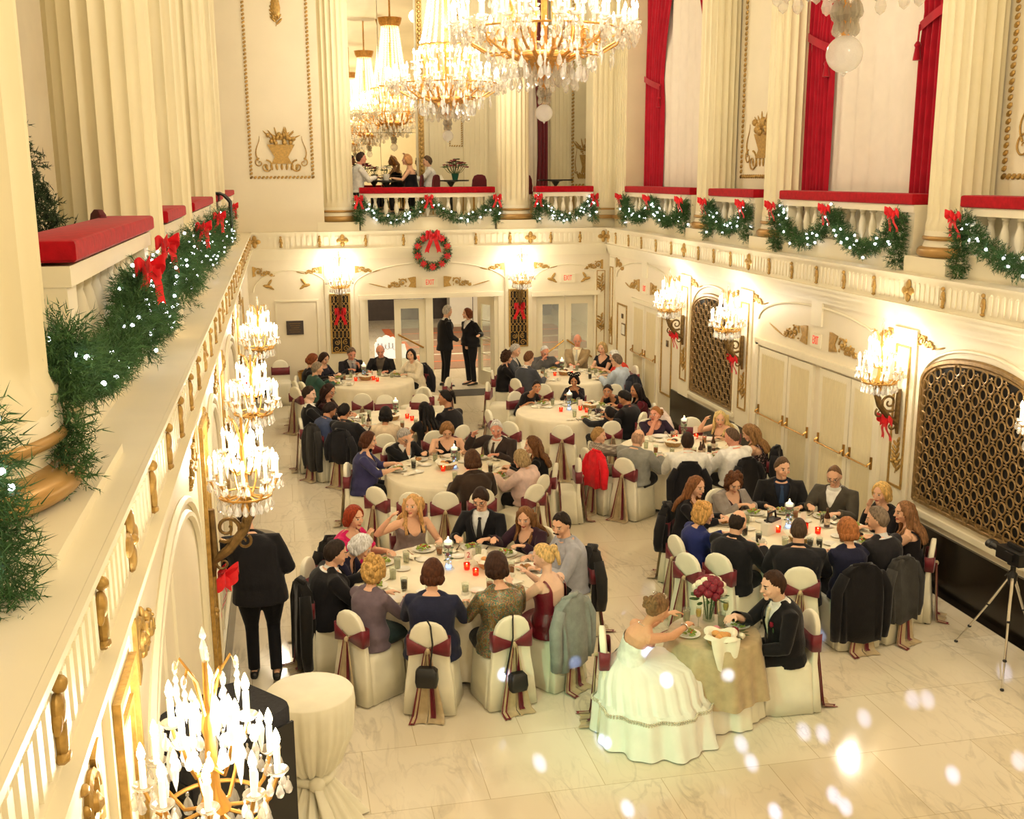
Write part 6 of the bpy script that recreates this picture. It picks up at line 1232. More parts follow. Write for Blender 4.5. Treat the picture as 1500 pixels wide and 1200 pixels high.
coat_at('T7', 2, '2a2826', 'dark grey coat behind the striped blue shirt', length=.72, seed=9); coat_at('T7', 3, '1a191d', 'black jacket behind the black haired man in suit', length=.5, seed=10); coat_at('T3', 7, '20222c', 'navy jacket behind the pale blue shirt', length=.5, seed=11)
coat_at('T5', 0, '171517', 'black coat behind the woman with straight brown hair', length=.5, seed=12); coat_at('T6', 6, '171517', 'black coat behind the floral blouse', length=.5, seed=13); coat_at('T8', 5, '1d1c22', 'dark jacket behind the cream sweater', length=.55, seed=14)
a_ = rad(198); coat(5.62 + 1.22 * math.cos(a_), 14.6 + 1.22 * math.sin(a_), 18, 'e8202c', 'bright red garment hung over a chair between boy in plaid and bald man', length=.5, wd=.19, seed=21)
coat(5.75, 16.4, 200, 'e3cfc2', 'pale pink wrap over a chair by the curtained doors', length=.5, seed=15)
def purse(x, y, face, label, w_, h_, dz, strap):
    t = thing('purse', label, 'bag', (x, y, 0), rad(face - 90), 'purses hung on chairs')
    b_ = MB(); b_.rings([rrect(w_ * .9, .05, dz, -.36), rrect(w_, .06, dz + h_ * .3, -.36), rrect(w_ * .95, .05, dz + h_ * .85, -.355), rrect(w_ * .7, .03, dz + h_, -.35)]); b_.build('body', M_BLACKM, t)
    b_ = MB(); b_.tube([(-w_ * .7 + strap, -.345, dz + h_), (strap * .5, -.315, .7), (strap * .3, -.29, .86), (0, -.262, .895), (0, -.22, .88)], .008, 6); b_.build('strap', M_BLACKM, t); return t
p = [q for q in PEOPLE if q[0] == 'T1']; purse(p[4][1], p[4][2], p[4][3], 'black leather shoulder bag hung by its strap behind the rounded brown hair', .1, .17, .33, .1); purse(p[5][1], p[5][2], p[5][3], 'small black evening bag hung behind the sequined jacket', .085, .16, .22, -.05)

# ---- bride, groom and their table
TX, TY = 3.58, 8.32
t = thing('round_table', 'small round table of the bride and groom', 'table', (TX, TY, 0), 0); MB().lathe([(.36, .72), (.38, .73), (.38, .745)], 40).build('tabletop', M_BRONZE, t); q = MB(); q.lathe([(.2, 0), (.2, .02), (.03, .05), (.03, .72)], 16); q.build('pedestal', M_BLACKM, t)
def cloth(R0, rows, n=160, cap=True):
    c = MB(); c.rings([[((rr + am * (math.sin(a * k1) + .5 * math.sin(a * 2.3 * k1 + 1))) * math.cos(a), (rr + am * (math.sin(a * k1) + .5 * math.sin(a * 2.3 * k1 + 1))) * math.sin(a), z) for a in [2 * PI * j / n for j in range(n)]] for (rr, z, am, k1) in rows], False)
    return c
c = cloth(.38, [(.0004, .75, 0, 9), (.38, .75, 0, 9), (.392, .735, 0, 9), (.4, .5, .008, 9), (.42, .2, .018, 9), (.44, .012, .026, 9)]); o = c.build('tablecloth', M_COVER, None, 60, loc=(TX, TY, 0)); tag(o, 'white floor length cloth on the bride and groom table', 'tablecloth')
c = cloth(.4, [(.0004, .757, 0, 7), (.388, .757, 0, 7), (.405, .742, .002, 7), (.43, .6, .012, 7), (.455, .42, .025, 7), (.49, .24, .03, 7)]); o = c.build('table_overlay', M_ORGZ, None, 60, loc=(TX, TY, 0)); tag(o, 'gold organza overlay swagged over the bride and groom table', 'tablecloth')
bride, I = person(2.8, 8.25, 4, (2.985, 8.13, 1.11), sex='f', skin='b', hair=('updo', '805f3e'), wear=dict(kind='strapless', col='f4f0e4', top=.68, pearls=True), arms=((.02, .5, .86), (-.28, .46, .86)), look=(20, -22), label='bride in white strapless gown seated at the small table', vox=.0055, gown=True, pole=[(.9, -.3, -.6), (-.4, -.2, -.9)])
g = MB(); n = 150
def gown_ring(cx, cy, z, rx, ry, am, k, ph=0): return [(cx + (rx * (1 + am * math.sin(k * a + ph) + am * .6 * math.sin(k * 1.9 * a + 2))) * math.cos(a), cy + (ry * (1 + am * math.sin(k * a + ph) + am * .6 * math.sin(k * 1.9 * a + 2))) * math.sin(a), z) for a in [2 * PI * j / n for j in range(n)]]
g.rings([gown_ring(0, -.03, .66, .15, .115, 0, 1), gown_ring(.01, .1, .615, .23, .3, .012, 22), gown_ring(.04, .16, .57, .3, .42, .016, 22), gown_ring(.08, .15, .47, .37, .45, .022, 22), gown_ring(.12, .14, .36, .41, .45, .03, 22), gown_ring(.14, .15, .31, .44, .475, .03, 22)], False)
sk_ = g.build('gown_skirt', mat('ivory_satin', 'f3f0e2', .42, var=.04, scale=6, bump=.15, bscale=10, sheen=.2), bride, 180)
g = MB(); g.rings([gown_ring(.14, .15, .335, .43, .46, .03, 22), gown_ring(.14, .15, .29, .47, .5, .04, 9), gown_ring(.15, .15, .2, .49, .5, .05, 9, .4), gown_ring(.17, .15, .1, .5, .51, .06, 9, .7), gown_ring(.19, .15, .012, .53, .53, .06, 9, .9)], False); g.build('gown_hem', MATS['ivory_satin'], bride, 180)
g = MB()
for j in range(0, n, 1):
    a = 2 * PI * j / n; rr = 1 + .04 * math.sin(9 * a) + .024 * math.sin(17.1 * a + 2)
    for dz in (0, .018): g.ball((.14 + (.47 * rr + .004) * math.cos(a), .15 + (.5 * rr + .004) * math.sin(a), .285 + dz), .011, 5, 3)
g.build('beaded_band', mat('crystal_beads', 'd9cdb4', .25, var=.3, scale=90), bride)
g = MB()
for s_ in (1, -1): g.grid(lambda u, v: (s_ * (.02 + .3 * v) + .05, -.06 + .3 * u * v - .06 * v, .68 - .14 * v + .04 * math.sin(u * PI) - .1 * u * v), 8, 10)
MB().torus((0, 0, 0), .034, .008, 16, 6, Matrix.Translation(I['J'][0][2].lerp(I['J'][0][1], .12)) @ (I['J'][0][2] - I['J'][0][1]).to_track_quat('Z', 'Y').to_matrix().to_4x4()).build('bracelet', M_SILVER, bride)
tb_ = MB(); 
for k in range(9): tb_.ball(tuple(I['HM'] @ Vector((.075 * math.cos(PI * k / 8), -.03 + .02 * math.sin(PI * k / 8), .105 + .02 * math.sin(PI * k / 8)))), .007, 6, 4)
tb_.build('hair_comb', M_SILVER, bride)
groom, I = person(4.22, 8.29, 177, (4.045, 8.17, 1.21), sex='m', skin='e', hair=('short', '3a2416'), wear=dict(kind='suit', col='151316', shirt='f6f3ea', tie='e8e2c4', flower='7d1428', bot=.3), arms=((-.02, .47, .9), (-.16, .3, .62)), look=(6, -12), label='groom in black suit with ivory tie and dark rose boutonniere', vox=.0055, lower='131214', shin=(.33, .2))
pl = .757
for (x, y, l) in ((3.33, 8.3, "bride's plate of salad beside her forearm"), (3.83, 8.38, "groom's plate of salad beside the bouquet")):
    p_ = inst('plate', loc=(x, y, pl), label='white ' + l, cat='plate', group='plates of the couple', s=.85); inst('salad', parent=p_); inst('garnish', parent=p_)
bread_basket(3.53, 8.06, pl, 'bread basket lined with a long white napkin on the couple table', dark=False)
nk_ = MB(); nk_.grid(lambda u, v: ((u - .5) * (.26 - .2 * v ** 1.5), -.11 - .02 * math.sin(v * 3) - .012 * math.sin(u * 9), .1 - .36 * v + .02 * math.sin(u * 3.1)), 14, 16); o = nk_.build('napkin', M_CLOTHN, None, 180, loc=(3.52, 8.04, pl)); tag(o, 'white napkin hanging in a point from the couple bread basket', 'napkin')
t = thing('bridal_bouquet', 'round bouquet of burgundy and cream roses in a glass vase', 'bouquet', (3.62, 8.55, pl)); v_ = MB(); v_.lathe([(.05, 0), (.055, .004), (.05, .2), (.048, .2), (.05, .01), (0, .008)], 18, cap=False); v_.build('glass_vase', M_GLASS, t)
s_ = MB()
for k in range(8): a = k * .8; s_.tube([(.02 * math.cos(a), .02 * math.sin(a), .02), (.06 * math.cos(a), .06 * math.sin(a), .24)], .006, 5)
s_.build('stems', M_GREEN, t); r9 = random.Random(4)
for k in range(32):
    a, el = k * 2.4, -.25 + 1.75 * k / 32; p_ = (.115 * math.cos(a) * math.cos(el), .115 * math.sin(a) * math.cos(el), .28 + .11 * math.sin(el)); f_ = MB(); rose(f_, p_, .055, k); f_.build('rose', M_ROSEW if k % 4 == 1 else M_ROSE, t)
l_ = MB()
for k in range(20): a = k * 2.4; leaf(l_, TM((.1 * math.cos(a), .1 * math.sin(a), .2 + .03 * (k % 3)), rx=-.5, rz=a), 0, 0, 0, .08, .035, .004)
l_.build('foliage', M_GREEN, t)
t = thing('small_bouquet', 'small bouquet of pink and dark red roses lying on the couple table', 'bouquet', (3.7, 8.17, pl)); f_ = MB(); rose(f_, (0, 0, .05), .05, 2); f_.build('dark_rose', M_ROSE, t); f_ = MB(); rose(f_, (-.13, .08, .045), .045, 3); f_.build('pink_rose', M_PINK, t); f_ = MB(); rose(f_, (.03, -.09, .04), .04, 5); f_.build('cream_rose', M_ROSEW, t)
l_ = MB()
for k in range(9): a = k * 2.4; leaf(l_, TM((.06 * math.cos(a), .06 * math.sin(a), .03), rx=-.3, rz=a), 0, 0, 0, .08, .035, .004)
l_.build('foliage', M_GREEN, t)
for (x, y, l) in ((3.47, 8.42, 'champagne glass nearer the bride'), (3.76, 8.5, 'champagne glass nearer the groom')): p_ = inst('stem', loc=(x, y, pl), label=l, cat='glass', group='champagne glasses'); inst('champagne', parent=p_)
for (x, y, l) in ((3.42, 8.58, 'frosted water glass behind the bride hand'), (3.68, 8.4, 'frosted water glass right of the bouquet')): p_ = inst('water_glass', loc=(x, y, pl), label=l, cat='glass', group='water glasses of the couple'); inst('ice_water', parent=p_)

# ---- people standing, and on the balcony
person(3.58, 24.02, 10, (3.62, 24.0, 1.72), sex='m', hair=('short', 'b5aca0'), wear=dict(kind='tux', col='131214', shirt='f0ece2'), arms=((.1, .24, 1.05), (-.24, -.02, .86)), look=(15, -5), label='grey haired man in tuxedo standing in the open doorway', stand=True, vox=.009, lower='131214', s=1.03)
person(4.12, 24.05, -150, (4.08, 24.05, 1.64), sex='f', hair=('bob', '6e3a20'), wear=dict(kind='sweater', col='151316', shirt='f2eee6', vn=.7), arms=((-.0, .1, .95), (-.46, .1, 1.2)), look=(-25, 0), label='woman in black with white collar leaning an arm on the open door', stand=True, vox=.009, lower='131214', s=1.0, w=1.1)
person(-.34, 9.9, 88, (-.44, 10.06, 1.58), sex='m', hair=('short', '2a1c14'), wear=dict(kind='suit', col='141317', shirt='141317'), arms=((.2, .2, 1.0), (-.14, .25, 1.05)), look=(0, -30), label='person in dark suit standing under the second wall sconce, back turned', w=1.2, stand=(((.1, .06, .5), (.12, -.16, .14)), ((-.1, .02, .5), (-.1, .02, .085))), vox=.009, lower='131216', s=.98)
BF = 3.85
def up(r, dz=BF): r[0].location.z += dz; return r
up(person(1.75, 24.75, 15, (1.86, 24.72, 1.24), sex='m', skin='r', hair=('short', '3a2a20'), wear=dict(kind='shirt', col='efeade'), arms=((.12, .4, .82), (-.2, .36, .8)), look=(-10, -5), label='man in white shirt at the balcony table beside the column', vox=.01))
up(person(2.95, 24.85, 165, (2.88, 24.8, 1.2), sex='f', skin='a', hair=('bob', 'c58f5c'), wear=dict(kind='strap', col='17151a', top=.72), arms=((.2, .12, 1.28), (-.2, .36, .8)), look=(10, 0), label='woman in black dress touching her hair at the balcony table', vox=.01))
up(person(3.5, 25.7, 170, (3.46, 25.68, 1.18), sex='f', hair=('short', '5a4634'), wear=dict(kind='shirt', col='e2ded6'), arms='fold', look=(0, -10), label='person in white shirt sitting deeper on the balcony', vox=.011))
M_DTAB = mat('black_lacquer', '14120f', .3, var=.2); M_SEATR = mat('maroon_upholstery', '5e1420', .8, var=.15)
def bistro(x, y, z, label, r=.42):
    t = thing('bistro_table', label, 'table', (x, y, z), 0, 'dark balcony tables'); MB().lathe([(r, .72), (r, .75)], 32).build('tabletop', M_DTAB, t); q = MB(); q.lathe([(.22, 0), (.22, .02), (.035, .05), (.03, .6), (.1, .7), (.2, .72)], 16); q.build('pedestal', M_DTAB, t)
for x, y, l in ((2.4, 24.85, 'dark balcony table between the man in white and the woman in black'), (3.95, 25.3, 'dark balcony table with the potted red flowers'), (6.4, 25.1, 'dark balcony table beyond the end wall column')): bistro(x, y, BF, l)
def mchair(x, y, z, face, label):
    t = thing('upholstered_chair', label, 'chair', (x, y, z), rad(face - 90), 'maroon balcony chairs'); b_ = MB(); b_.rings([rrect(.19, .02, .46, -.2), rrect(.21, .028, .6, -.21), rrect(.2, .028, .75, -.22), rrect(.15, .025, .84, -.225), rrect(.06, .018, .87, -.227)]); b_.build('backrest', M_SEATR, t); b_ = MB(); b_.rings([rrect(.2, .2, .42), rrect(.21, .21, .45), rrect(.2, .2, .48)]); b_.build('seat', M_SEATR, t)
    for (x_, y_) in ((.17, .17), (-.17, .17), (.17, -.2), (-.17, -.2)): l_ = MB(); l_.tube([(x_, y_, 0), (x_ * .95, y_ * .95, .43)], .013, 6); l_.build('leg', M_BRASS, t)
for x, y, f_, l in ((2.98, 24.75, 165, 'maroon chair under the woman in black'), (3.3, 24.6, 150, 'maroon chair right of the woman in black'), (4.35, 24.6, 120, 'maroon chair in front of the potted red flowers'), (5.75, 24.7, 30, 'maroon chair beside the end wall column'), (6.95, 24.9, 170, 'maroon chair at the right of the far balcony table')): mchair(x, y, BF, f_, l)
mchair(-1.38, 7.6, 3.62, 200, 'dark red chair back showing behind the widest red cushion')
def plant(x, y, z, label, pot, col, n, h, sp):
    t = thing('potted_plant', label, 'plant', (x, y, z)); q = MB(); q.lathe([(.06, 0), (.09, .14), (.085, .14), (.06, .02)], 16); q.build('pot', pot, t); r_ = random.Random(int(x * 31)); f1, f2 = MB(), MB()
    for k in range(n):
        a = k * 2.4; rr = sp * math.sqrt((k + .5) / n); p = (rr * math.cos(a), rr * math.sin(a), .14 + h * (1 - .5 * (rr / sp) ** 2) * r_.uniform(.7, 1)); f1.tube([(0, 0, .12), (p[0] * .6, p[1] * .6, p[2] * .6), p], .005, 4)
        for j in range(5): leaf(f2 if k % 3 else f1, TM(p, rx=r_.uniform(-.8, .2), rz=a + j * 1.25), 0, 0, 0, .09, .05, .005)
    f1.build('foliage', M_GREEN, t); f2.build('bloom', col, t)
plant(4.05, 25.3, BF + .75, 'dark red flowers in a green pot on the balcony table', mat('green_pot', '1f5a44', .4), M_ROSE, 34, .34, .28); plant(1.95, 25.2, BF + .75, 'dark leafy plant behind the man in white shirt', mat('dark_pot', '3a2f22', .5), M_ROSE, 16, .3, .2); plant(2.42, 24.95, BF + .75, 'small sprig of flowers on the first balcony table', M_PORC, M_ROSEW, 7, .22, .12)
o = inst('napkin_cone', loc=(3.7, 25.2, BF + .75), label='folded white napkin on the balcony table', cat='napkin')
# ================================================================ CRYSTAL LIGHTS
def shared(name, mb, m, sm=40):
    me = mb.mesh(name); me.materials.append(m); me.polygons.foreach_set('use_smooth', [True] * len(me.polygons))
    if sm < 180: me.set_sharp_from_angle(angle=rad(sm))
    return me
PEND = shared('crystal_pendant', MB().lathe([(0, .045), (.006, .04), (.007, .03), (0, .028)], 6).lathe([(0, .03), (.011, .012), (.019, -.018), (.014, -.034), (0, -.045)], 8), M_CRYSTAL, 20)
SPEAR = shared('crystal_spear', MB().lathe([(0, .09), (.008, .07), (.016, .05), (.007, .035), (.018, .0), (.012, -.05), (0, -.1)], 6), M_CRYSTAL, 20)
ROSETTE = shared('crystal_rosette', MB().lathe([(0, .012), (.02, .008), (.03, 0), (.02, -.008), (0, -.012)], 10, M=Matrix.Rotation(PI / 2, 4, 'X')), M_CRYSTAL, 20)
BOB = shared('drip_pan', MB().lathe([(.006, -.012), (.03, -.006), (.044, .01), (.042, .013), (.026, .0), (.0, -.002)], 16), M_CRYSTAL, 30)
CAND = shared('candle_tube', MB().lathe([(.0125, 0), (.0125, .11), (.006, .112)], 12), M_CANDLE)
FLM = shared('flame_bulb', MB().lathe([(0, .11), (.012, .122), (.0165, .14), (.011, .165), (.002, .188), (0, .19)], 12), M_FLAME)
def link(me, parent, loc, rz=0, s=1, name=None, rx=0):
    o = bpy.data.objects.new(name or me.name, me); C.objects.link(o); o.parent = parent; o.location = loc; o.rotation_euler = (rx, 0, rz); o.scale = (s, s, s); return o
def bulk(t, name, items, m=M_CRYSTAL):
    """many small crystals as one part"""
    mb = MB()
    for me, loc, s in items:
        n = len(mb.v); mb.v.extend([(v.co.x * s + loc[0], v.co.y * s + loc[1], v.co.z * s + loc[2]) for v in me.vertices]); mb.f.extend([tuple(i + n for i in p.vertices) for p in me.polygons])
    o = mb.build(name, m, t, 20); o['kind'] = 'stuff'; return o
def ribbon_bow(loc, rz, label, s=1.0, group='red ribbon bows on the sconces', parent=None):
    t = thing('ribbon_bow', label, 'bow', loc, rz, group) if parent is None else None
    mb = MB()
    for sd in (1, -1):
        mb.grid(lambda u, v: (sd * s * (.01 + .095 * math.sin(PI * v) ** .8 * (1 if v < .5 else .85)) , s * (-.02 - .05 * math.sin(2 * PI * v) * .6), s * (.03 * math.sin(2 * PI * v + .4) + (u - .5) * .07 * (.4 + math.sin(PI * v)) + .02)), 5, 16)
        for kq in (1, -1): mb.grid(lambda u, v: (sd * s * (.01 + .07 * math.sin(PI * v) ** .8) * .75, s * (-.03 - .085 * math.sin(PI * v) * (1 if kq > 0 else .35) - .03 * math.sin(2 * PI * v)), s * (.03 * math.sin(2 * PI * v + .4) * kq + kq * .03 * math.sin(PI * v) + (u - .5) * .06 * (.4 + math.sin(PI * v)) + .02)), 5, 14)
        mb.grid(lambda u, v: (sd * s * (.02 + .07 * v + (u - .5) * .06), s * (-.03 - .02 * math.sin(v * 5)), s * (-.02 - .19 * v - .03 * (abs(u - .5) * 2) * (v > .95))), 4, 10)
    mb.ball((0, -.03 * s, .01 * s), (.024 * s, .024 * s, .03 * s), 8, 6)
    if parent is not None:
        o = mb.build('ribbon_bow', M_BOWRED, parent, 180, loc=loc, rz=rz); return o
    mb.build('loops_and_tails', M_BOWRED, t, 180); return t
def sconce(wx, wy, nx, ny, z, label, near=False, off=.30):
    """wall light of candles and crystal; (nx, ny) points out of the wall"""
    a = math.atan2(ny, nx) - PI / 2      # local +y out of the wall
    t = thing('crystal_sconce', label, 'wall light', (wx + nx * off, wy + ny * off, z), a, 'crystal sconces')
    b = MB()
    BZ = len(b.v)
    b.tube([(0, -off + .02, -.95), (0, -off + .035, -.75), (0, -off + .03, -.4)], [.02, .035, .03], 8)
    b.tube([(0, -off + .03, -.82), (0, -off * .5, -.74), (0, -.02, -.58), (0, .04, -.42), (0, 0, -.3)], [.035, .04, .038, .034, .026], 8)
    def sp(cx, cz, r, turns, a0, sg, th):
        b.tube([(0, cx + r * (1 - .85 * i / 25) * math.cos(a0 + sg * 2 * PI * turns * i / 25), cz + r * (1 - .85 * i / 25) * math.sin(a0 + sg * 2 * PI * turns * i / 25)) for i in range(26)], [th * (1 - .5 * i / 25) for i in range(26)], 7)
    sp(-off + .15, -.56, .115, 1.5, -2.2, 1, .02); sp(-.03, -.68, .06, 1.2, 1, -1, .014); sp(-off + .1, -.85, .06, 1.2, 2, 1, .013)
    for k in range(4): b.ball((0, -.03 + .02 * k, -.55 + .045 * k), (.04, .03, .035), 8, 5)
    b.v[BZ:] = [(p[0], p[1], p[2] + .1) for p in b.v[BZ:]]
    b.build('bracket', M_BRONZE, t)
    f = MB(); f.lathe([(0, -.36), (.05, -.33), (.03, -.27), (.065, -.2), (.03, -.12), (.02, .1), (.035, .16), (.015, .22), (.01, .42), (0, .43)], 12)
    n1, n2, R1, R2, z1, z2 = 9, 5, .255, .15, -.05, .15
    for k in range(n1):
        q = 2 * PI * k / n1; c, s_ = math.cos(q), math.sin(q); f.tube([(c * .03, s_ * .03, -.2), (c * .14, s_ * .14, -.235), (c * .22, s_ * .22, -.16), (c * R1, s_ * R1, z1 - .01)], .0085, 6)
    for k in range(n2):
        q = 2 * PI * (k + .5) / n2; c, s_ = math.cos(q), math.sin(q); f.tube([(c * .02, s_ * .02, -.02), (c * .09, s_ * .09, -.02), (c * .13, s_ * .13, .06), (c * R2, s_ * R2, z2 - .01)], .0075, 6)
        f.tube([(c * .015, s_ * .015, .2), (c * .05, s_ * .05, .36), (c * .1, s_ * .1, .43), (c * .12, s_ * .12, .38)], .006, 5)
    f.torus((0, 0, -.2), .2, .009, 28, 6); f.build('arms', M_BRASS, t)
    items = []
    for n_, R_, z_ in ((n1, R1, z1), (n2, R2, z2)):
        for k in range(n_):
            q = 2 * PI * (k + (.5 if n_ == n2 else 0)) / n_; p = (math.cos(q) * R_, math.sin(q) * R_, z_)
            cn = link(CAND, t, p); link(FLM, cn, (0, 0, 0)); link(BOB, cn, (0, 0, 0))
            for j in range(5): w_ = 2 * PI * j / 5 + q; items.append((PEND, (p[0] + .038 * math.cos(w_), p[1] + .038 * math.sin(w_), z_ - .055), .9))
    for k in range(20): q = 2 * PI * k / 20; items.append((PEND, (.2 * math.cos(q), .2 * math.sin(q), -.265), 1.25))
    for k in range(12): q = 2 * PI * k / 12; items.append((PEND, (.1 * math.cos(q), .1 * math.sin(q), -.3), 1.25)); items.append((PEND, (.09 * math.cos(q), .09 * math.sin(q), .05), 1.0))
    for k in range(n2): q = 2 * PI * (k + .5) / n2; c, s_ = math.cos(q), math.sin(q); items.append((SPEAR, (c * .12, s_ * .12, .3), .8)); items.append((ROSETTE, (c * .12, s_ * .12, .39), 1.0)); items.append((SPEAR, (c * .2, s_ * .2, .08), 1.0)); items.append((SPEAR, (c * .06, s_ * .06, .22), 1.0))
    for k in range(6): q = 2 * PI * k / 6; items.append((SPEAR, (.19 * math.cos(q), .19 * math.sin(q), -.02), 1.0))
    items.append((SPEAR, (0, 0, .48), 1.0))
    if near:
        for me, loc, s_ in items[-76:]: link(me, t, loc, s=s_)
        bulk(t, 'small_crystals', items[:-76])
    else: bulk(t, 'crystals', items)
    return t
SC = []
lab = ['crystal sconce nearest the front edge with bracket out of view', 'largest crystal sconce with full gilded scroll bracket, lit above the dark suited person', 'crystal sconce third along the near balcony wall', 'crystal sconce farthest along the near balcony wall']
for y, l, nr in ((3.98, lab[0], 1), (8.35, lab[1], 1), (11.4, lab[2], 0), (15.9, lab[3], 0), (18.6, 'crystal sconce in the far end of the near balcony wall', 0)):
    if y < 18: sconce(LX + .04, y, 1, 0, 2.47, l, bool(nr)); SC.append((LX + .40, y, 2.62))
for y, l in ((8.5, 'crystal sconce cut by the edge at the large grille'), (11.45, 'crystal sconce between the curtained doors and the large grille'), (16.0, 'crystal sconce between the far grille and the curtained doors'), (18.66, 'crystal sconce between the corner doors and the far grille')):
    sconce(RX - .04, y, -1, 0, 2.47, l, y < 12); SC.append((RX - .40, y, 2.62))
for x, l in ((1.2, 'crystal sconce above the lattice grille near the dark wall plaque'), (5.15, 'crystal sconce above the lattice grille right of the open doors')): sconce(x, BY - .04, 0, -1, 2.6, l); SC.append((x, BY - .40, 2.75))
for y, l in ((8.55, None), (11.47, 'red bow on the sconce by the large grille'), (16.02, 'red bow on the sconce between far grille and curtained doors'), (18.7, 'red bow on the sconce nearest the corner doors')):
    if l: ribbon_bow((RX - .17, y, 1.78), -PI / 2, l, 1.0)
for x, l in ((1.2, 'red bow on the lattice grille near the wall plaque'), (5.15, 'red bow on the lattice grille right of the doors')): ribbon_bow((x, BY - .08, 1.83), 0, l, 1.2)
ribbon_bow((LX + .1, 8.3, 1.6), PI / 2, 'red bow over the dark suit under the largest sconce', 1.2); ribbon_bow((LX + .12, 15.8, 1.75), PI / 2, 'small red bow below the farthest near wall sconce', 1.2)

def chandelier(x, y, label):
    t = thing('crystal_chandelier', label, 'chandelier', (x, y, 5.45), 0, 'great crystal chandeliers'); r = random.Random(2)
    link(shared('crystal_ball', MB().ball((0, 0, 0), .105, 28, 18).lathe([(.01, -.1), (.016, -.11), (.004, -.125), (0, -.13)], 10), glassmat('etched_crystal', 'ffffff', 1.5, .4, .08), 40), t, (0, 0, 0))
    f = MB()
    f.lathe([(.02, .1), (.03, .12), (.02, .3), (.09, .38), (.05, .45), (.2, .52), (.27, .6), (.3, .62), (.3, .7), (.27, .72), (.04, .74), (.04, 2.8), (.06, 2.85)], 24)
    f.torus((0, 0, .66), .31, .03, 40, 8); f.torus((0, 0, .95), .98, .014, 60, 6); f.torus((0, 0, 1.65), .52, .02, 40, 6); f.torus((0, 0, 3.3), .24, .03, 32, 8); f.tube([(0, 0, 2.8), (0, 0, 4.5)], .025, 8)
    for k in range(12):
        q = 2 * PI * k / 12; c, s_ = math.cos(q), math.sin(q)
        f.tube([(c * .28, s_ * .28, .62), (c * .45, s_ * .45, .7), (c * .5, s_ * .5, .95), (c * .4, s_ * .4, 1.2), (c * .52, s_ * .52, 1.65)], [.03, .026, .022, .018, .014], 7)
        f.tube([(c * .42, s_ * .42, .72), (c * .7, s_ * .7, .7), (c * .92, s_ * .92, .82), (c * .98, s_ * .98, .96)], [.02, .018, .014, .012], 6)
        f.tube([(c * (.68 + .09 * (1 - i / 17) * math.cos(2.6 * PI * i / 17)), s_ * (.68 + .09 * (1 - i / 17) * math.cos(2.6 * PI * i / 17)), .86 + .09 * (1 - i / 17) * math.sin(2.6 * PI * i / 17)) for i in range(18)], .011, 5)
    f.lathe([(.22, 3.25), (.3, 3.34), (.34, 3.5), (.3, 3.36)], 16)
    f.build('frame', mat('gilt_bronze', 'd8a25a', .32, metal=.75, var=.2, scale=20), t)
    items = []; cn = 0
    for k in range(12):
        q0 = 2 * PI * k / 12
        for (R_, dq, z_) in ((1.0, 0, 1.0), (1.12, .1, 1.02), (1.12, -.1, 1.02), (.78, .13, 1.1), (.62, -.05, 1.35)):
            q = q0 + dq; p = (R_ * math.cos(q), R_ * math.sin(q), z_); cd = link(CAND, t, p, s=1.35); link(FLM, cd, (0, 0, 0)); link(BOB, cd, (0, 0, 0), s=1.2)
            for j in range(4): w_ = 2 * PI * j / 4 + q; items.append((PEND, (p[0] + .05 * math.cos(w_), p[1] + .05 * math.sin(w_), z_ - .08), 1.3))
            items.append((PEND, (p[0], p[1], z_ - .17), 1.7))
    for (n_, R_, z_, s_) in ((40, .96, .86, 1.5), (28, .7, .74, 1.6), (30, .45, .82, 1.6), (26, .32, .52, 1.8), (18, .2, .4, 1.7), (22, .5, .48, 2.1), (16, .62, .6, 2.0), (14, .4, .36, 1.9), (12, .07, .26, 1.4), (12, .06, .17, 1.2), (36, .52, 1.56, 1.5), (28, .8, .98, 1.4)):
        for k in range(n_): q = 2 * PI * (k + r.random() * .4) / n_; items.append((PEND, (R_ * math.cos(q), R_ * math.sin(q), z_ - .03 * r.random()), s_))
    for k in range(14): q = 2 * PI * k / 14; items.append((SPEAR, (.85 * math.cos(q), .85 * math.sin(q), .62), 1.2)); items.append((SPEAR, (.55 * math.cos(q), .55 * math.sin(q), .5), 1.1))
    for k in range(10): q = 2 * PI * k / 10; items.append((SPEAR, (.06 * math.cos(q), .06 * math.sin(q), .22), 1.0))
    keep = items[-70:]; 
    for me, loc, s_ in keep: link(me, t, loc, s=s_)
    bulk(t, 'small_crystals', items[:-70])
    te = MB()
    for k in range(20):
        q = 2 * PI * k / 20
        for j in range(26): v = j / 25; R_ = .5 - .27 * v ** .7; te.ball((R_ * math.cos(q), R_ * math.sin(q), 1.7 + 1.58 * v), (.02, .02, .036), 6, 4)
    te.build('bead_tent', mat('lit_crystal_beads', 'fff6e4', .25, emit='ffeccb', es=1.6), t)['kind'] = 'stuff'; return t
ch1 = chandelier(3.27, 13.41, 'largest crystal chandelier hanging in the middle with gilded basket and glass ball')
def deepdup(o, loc, label):
    r = o.copy(); C.objects.link(r); r.location = loc; r['label'] = label
    for ch in list(o.children):
        c = ch.copy(); C.objects.link(c); c.parent = r
        for g in list(ch.children): d = g.copy(); C.objects.link(d); d.parent = c
    return r
deepdup(ch1, (3.27, 21.24, 5.45), 'farther crystal chandelier overlapping the balcony mirror'); deepdup(ch1, (3.27, 6.03, 5.38), 'nearest chandelier of which only a swirled glass ball and crystals show before the red curtains')

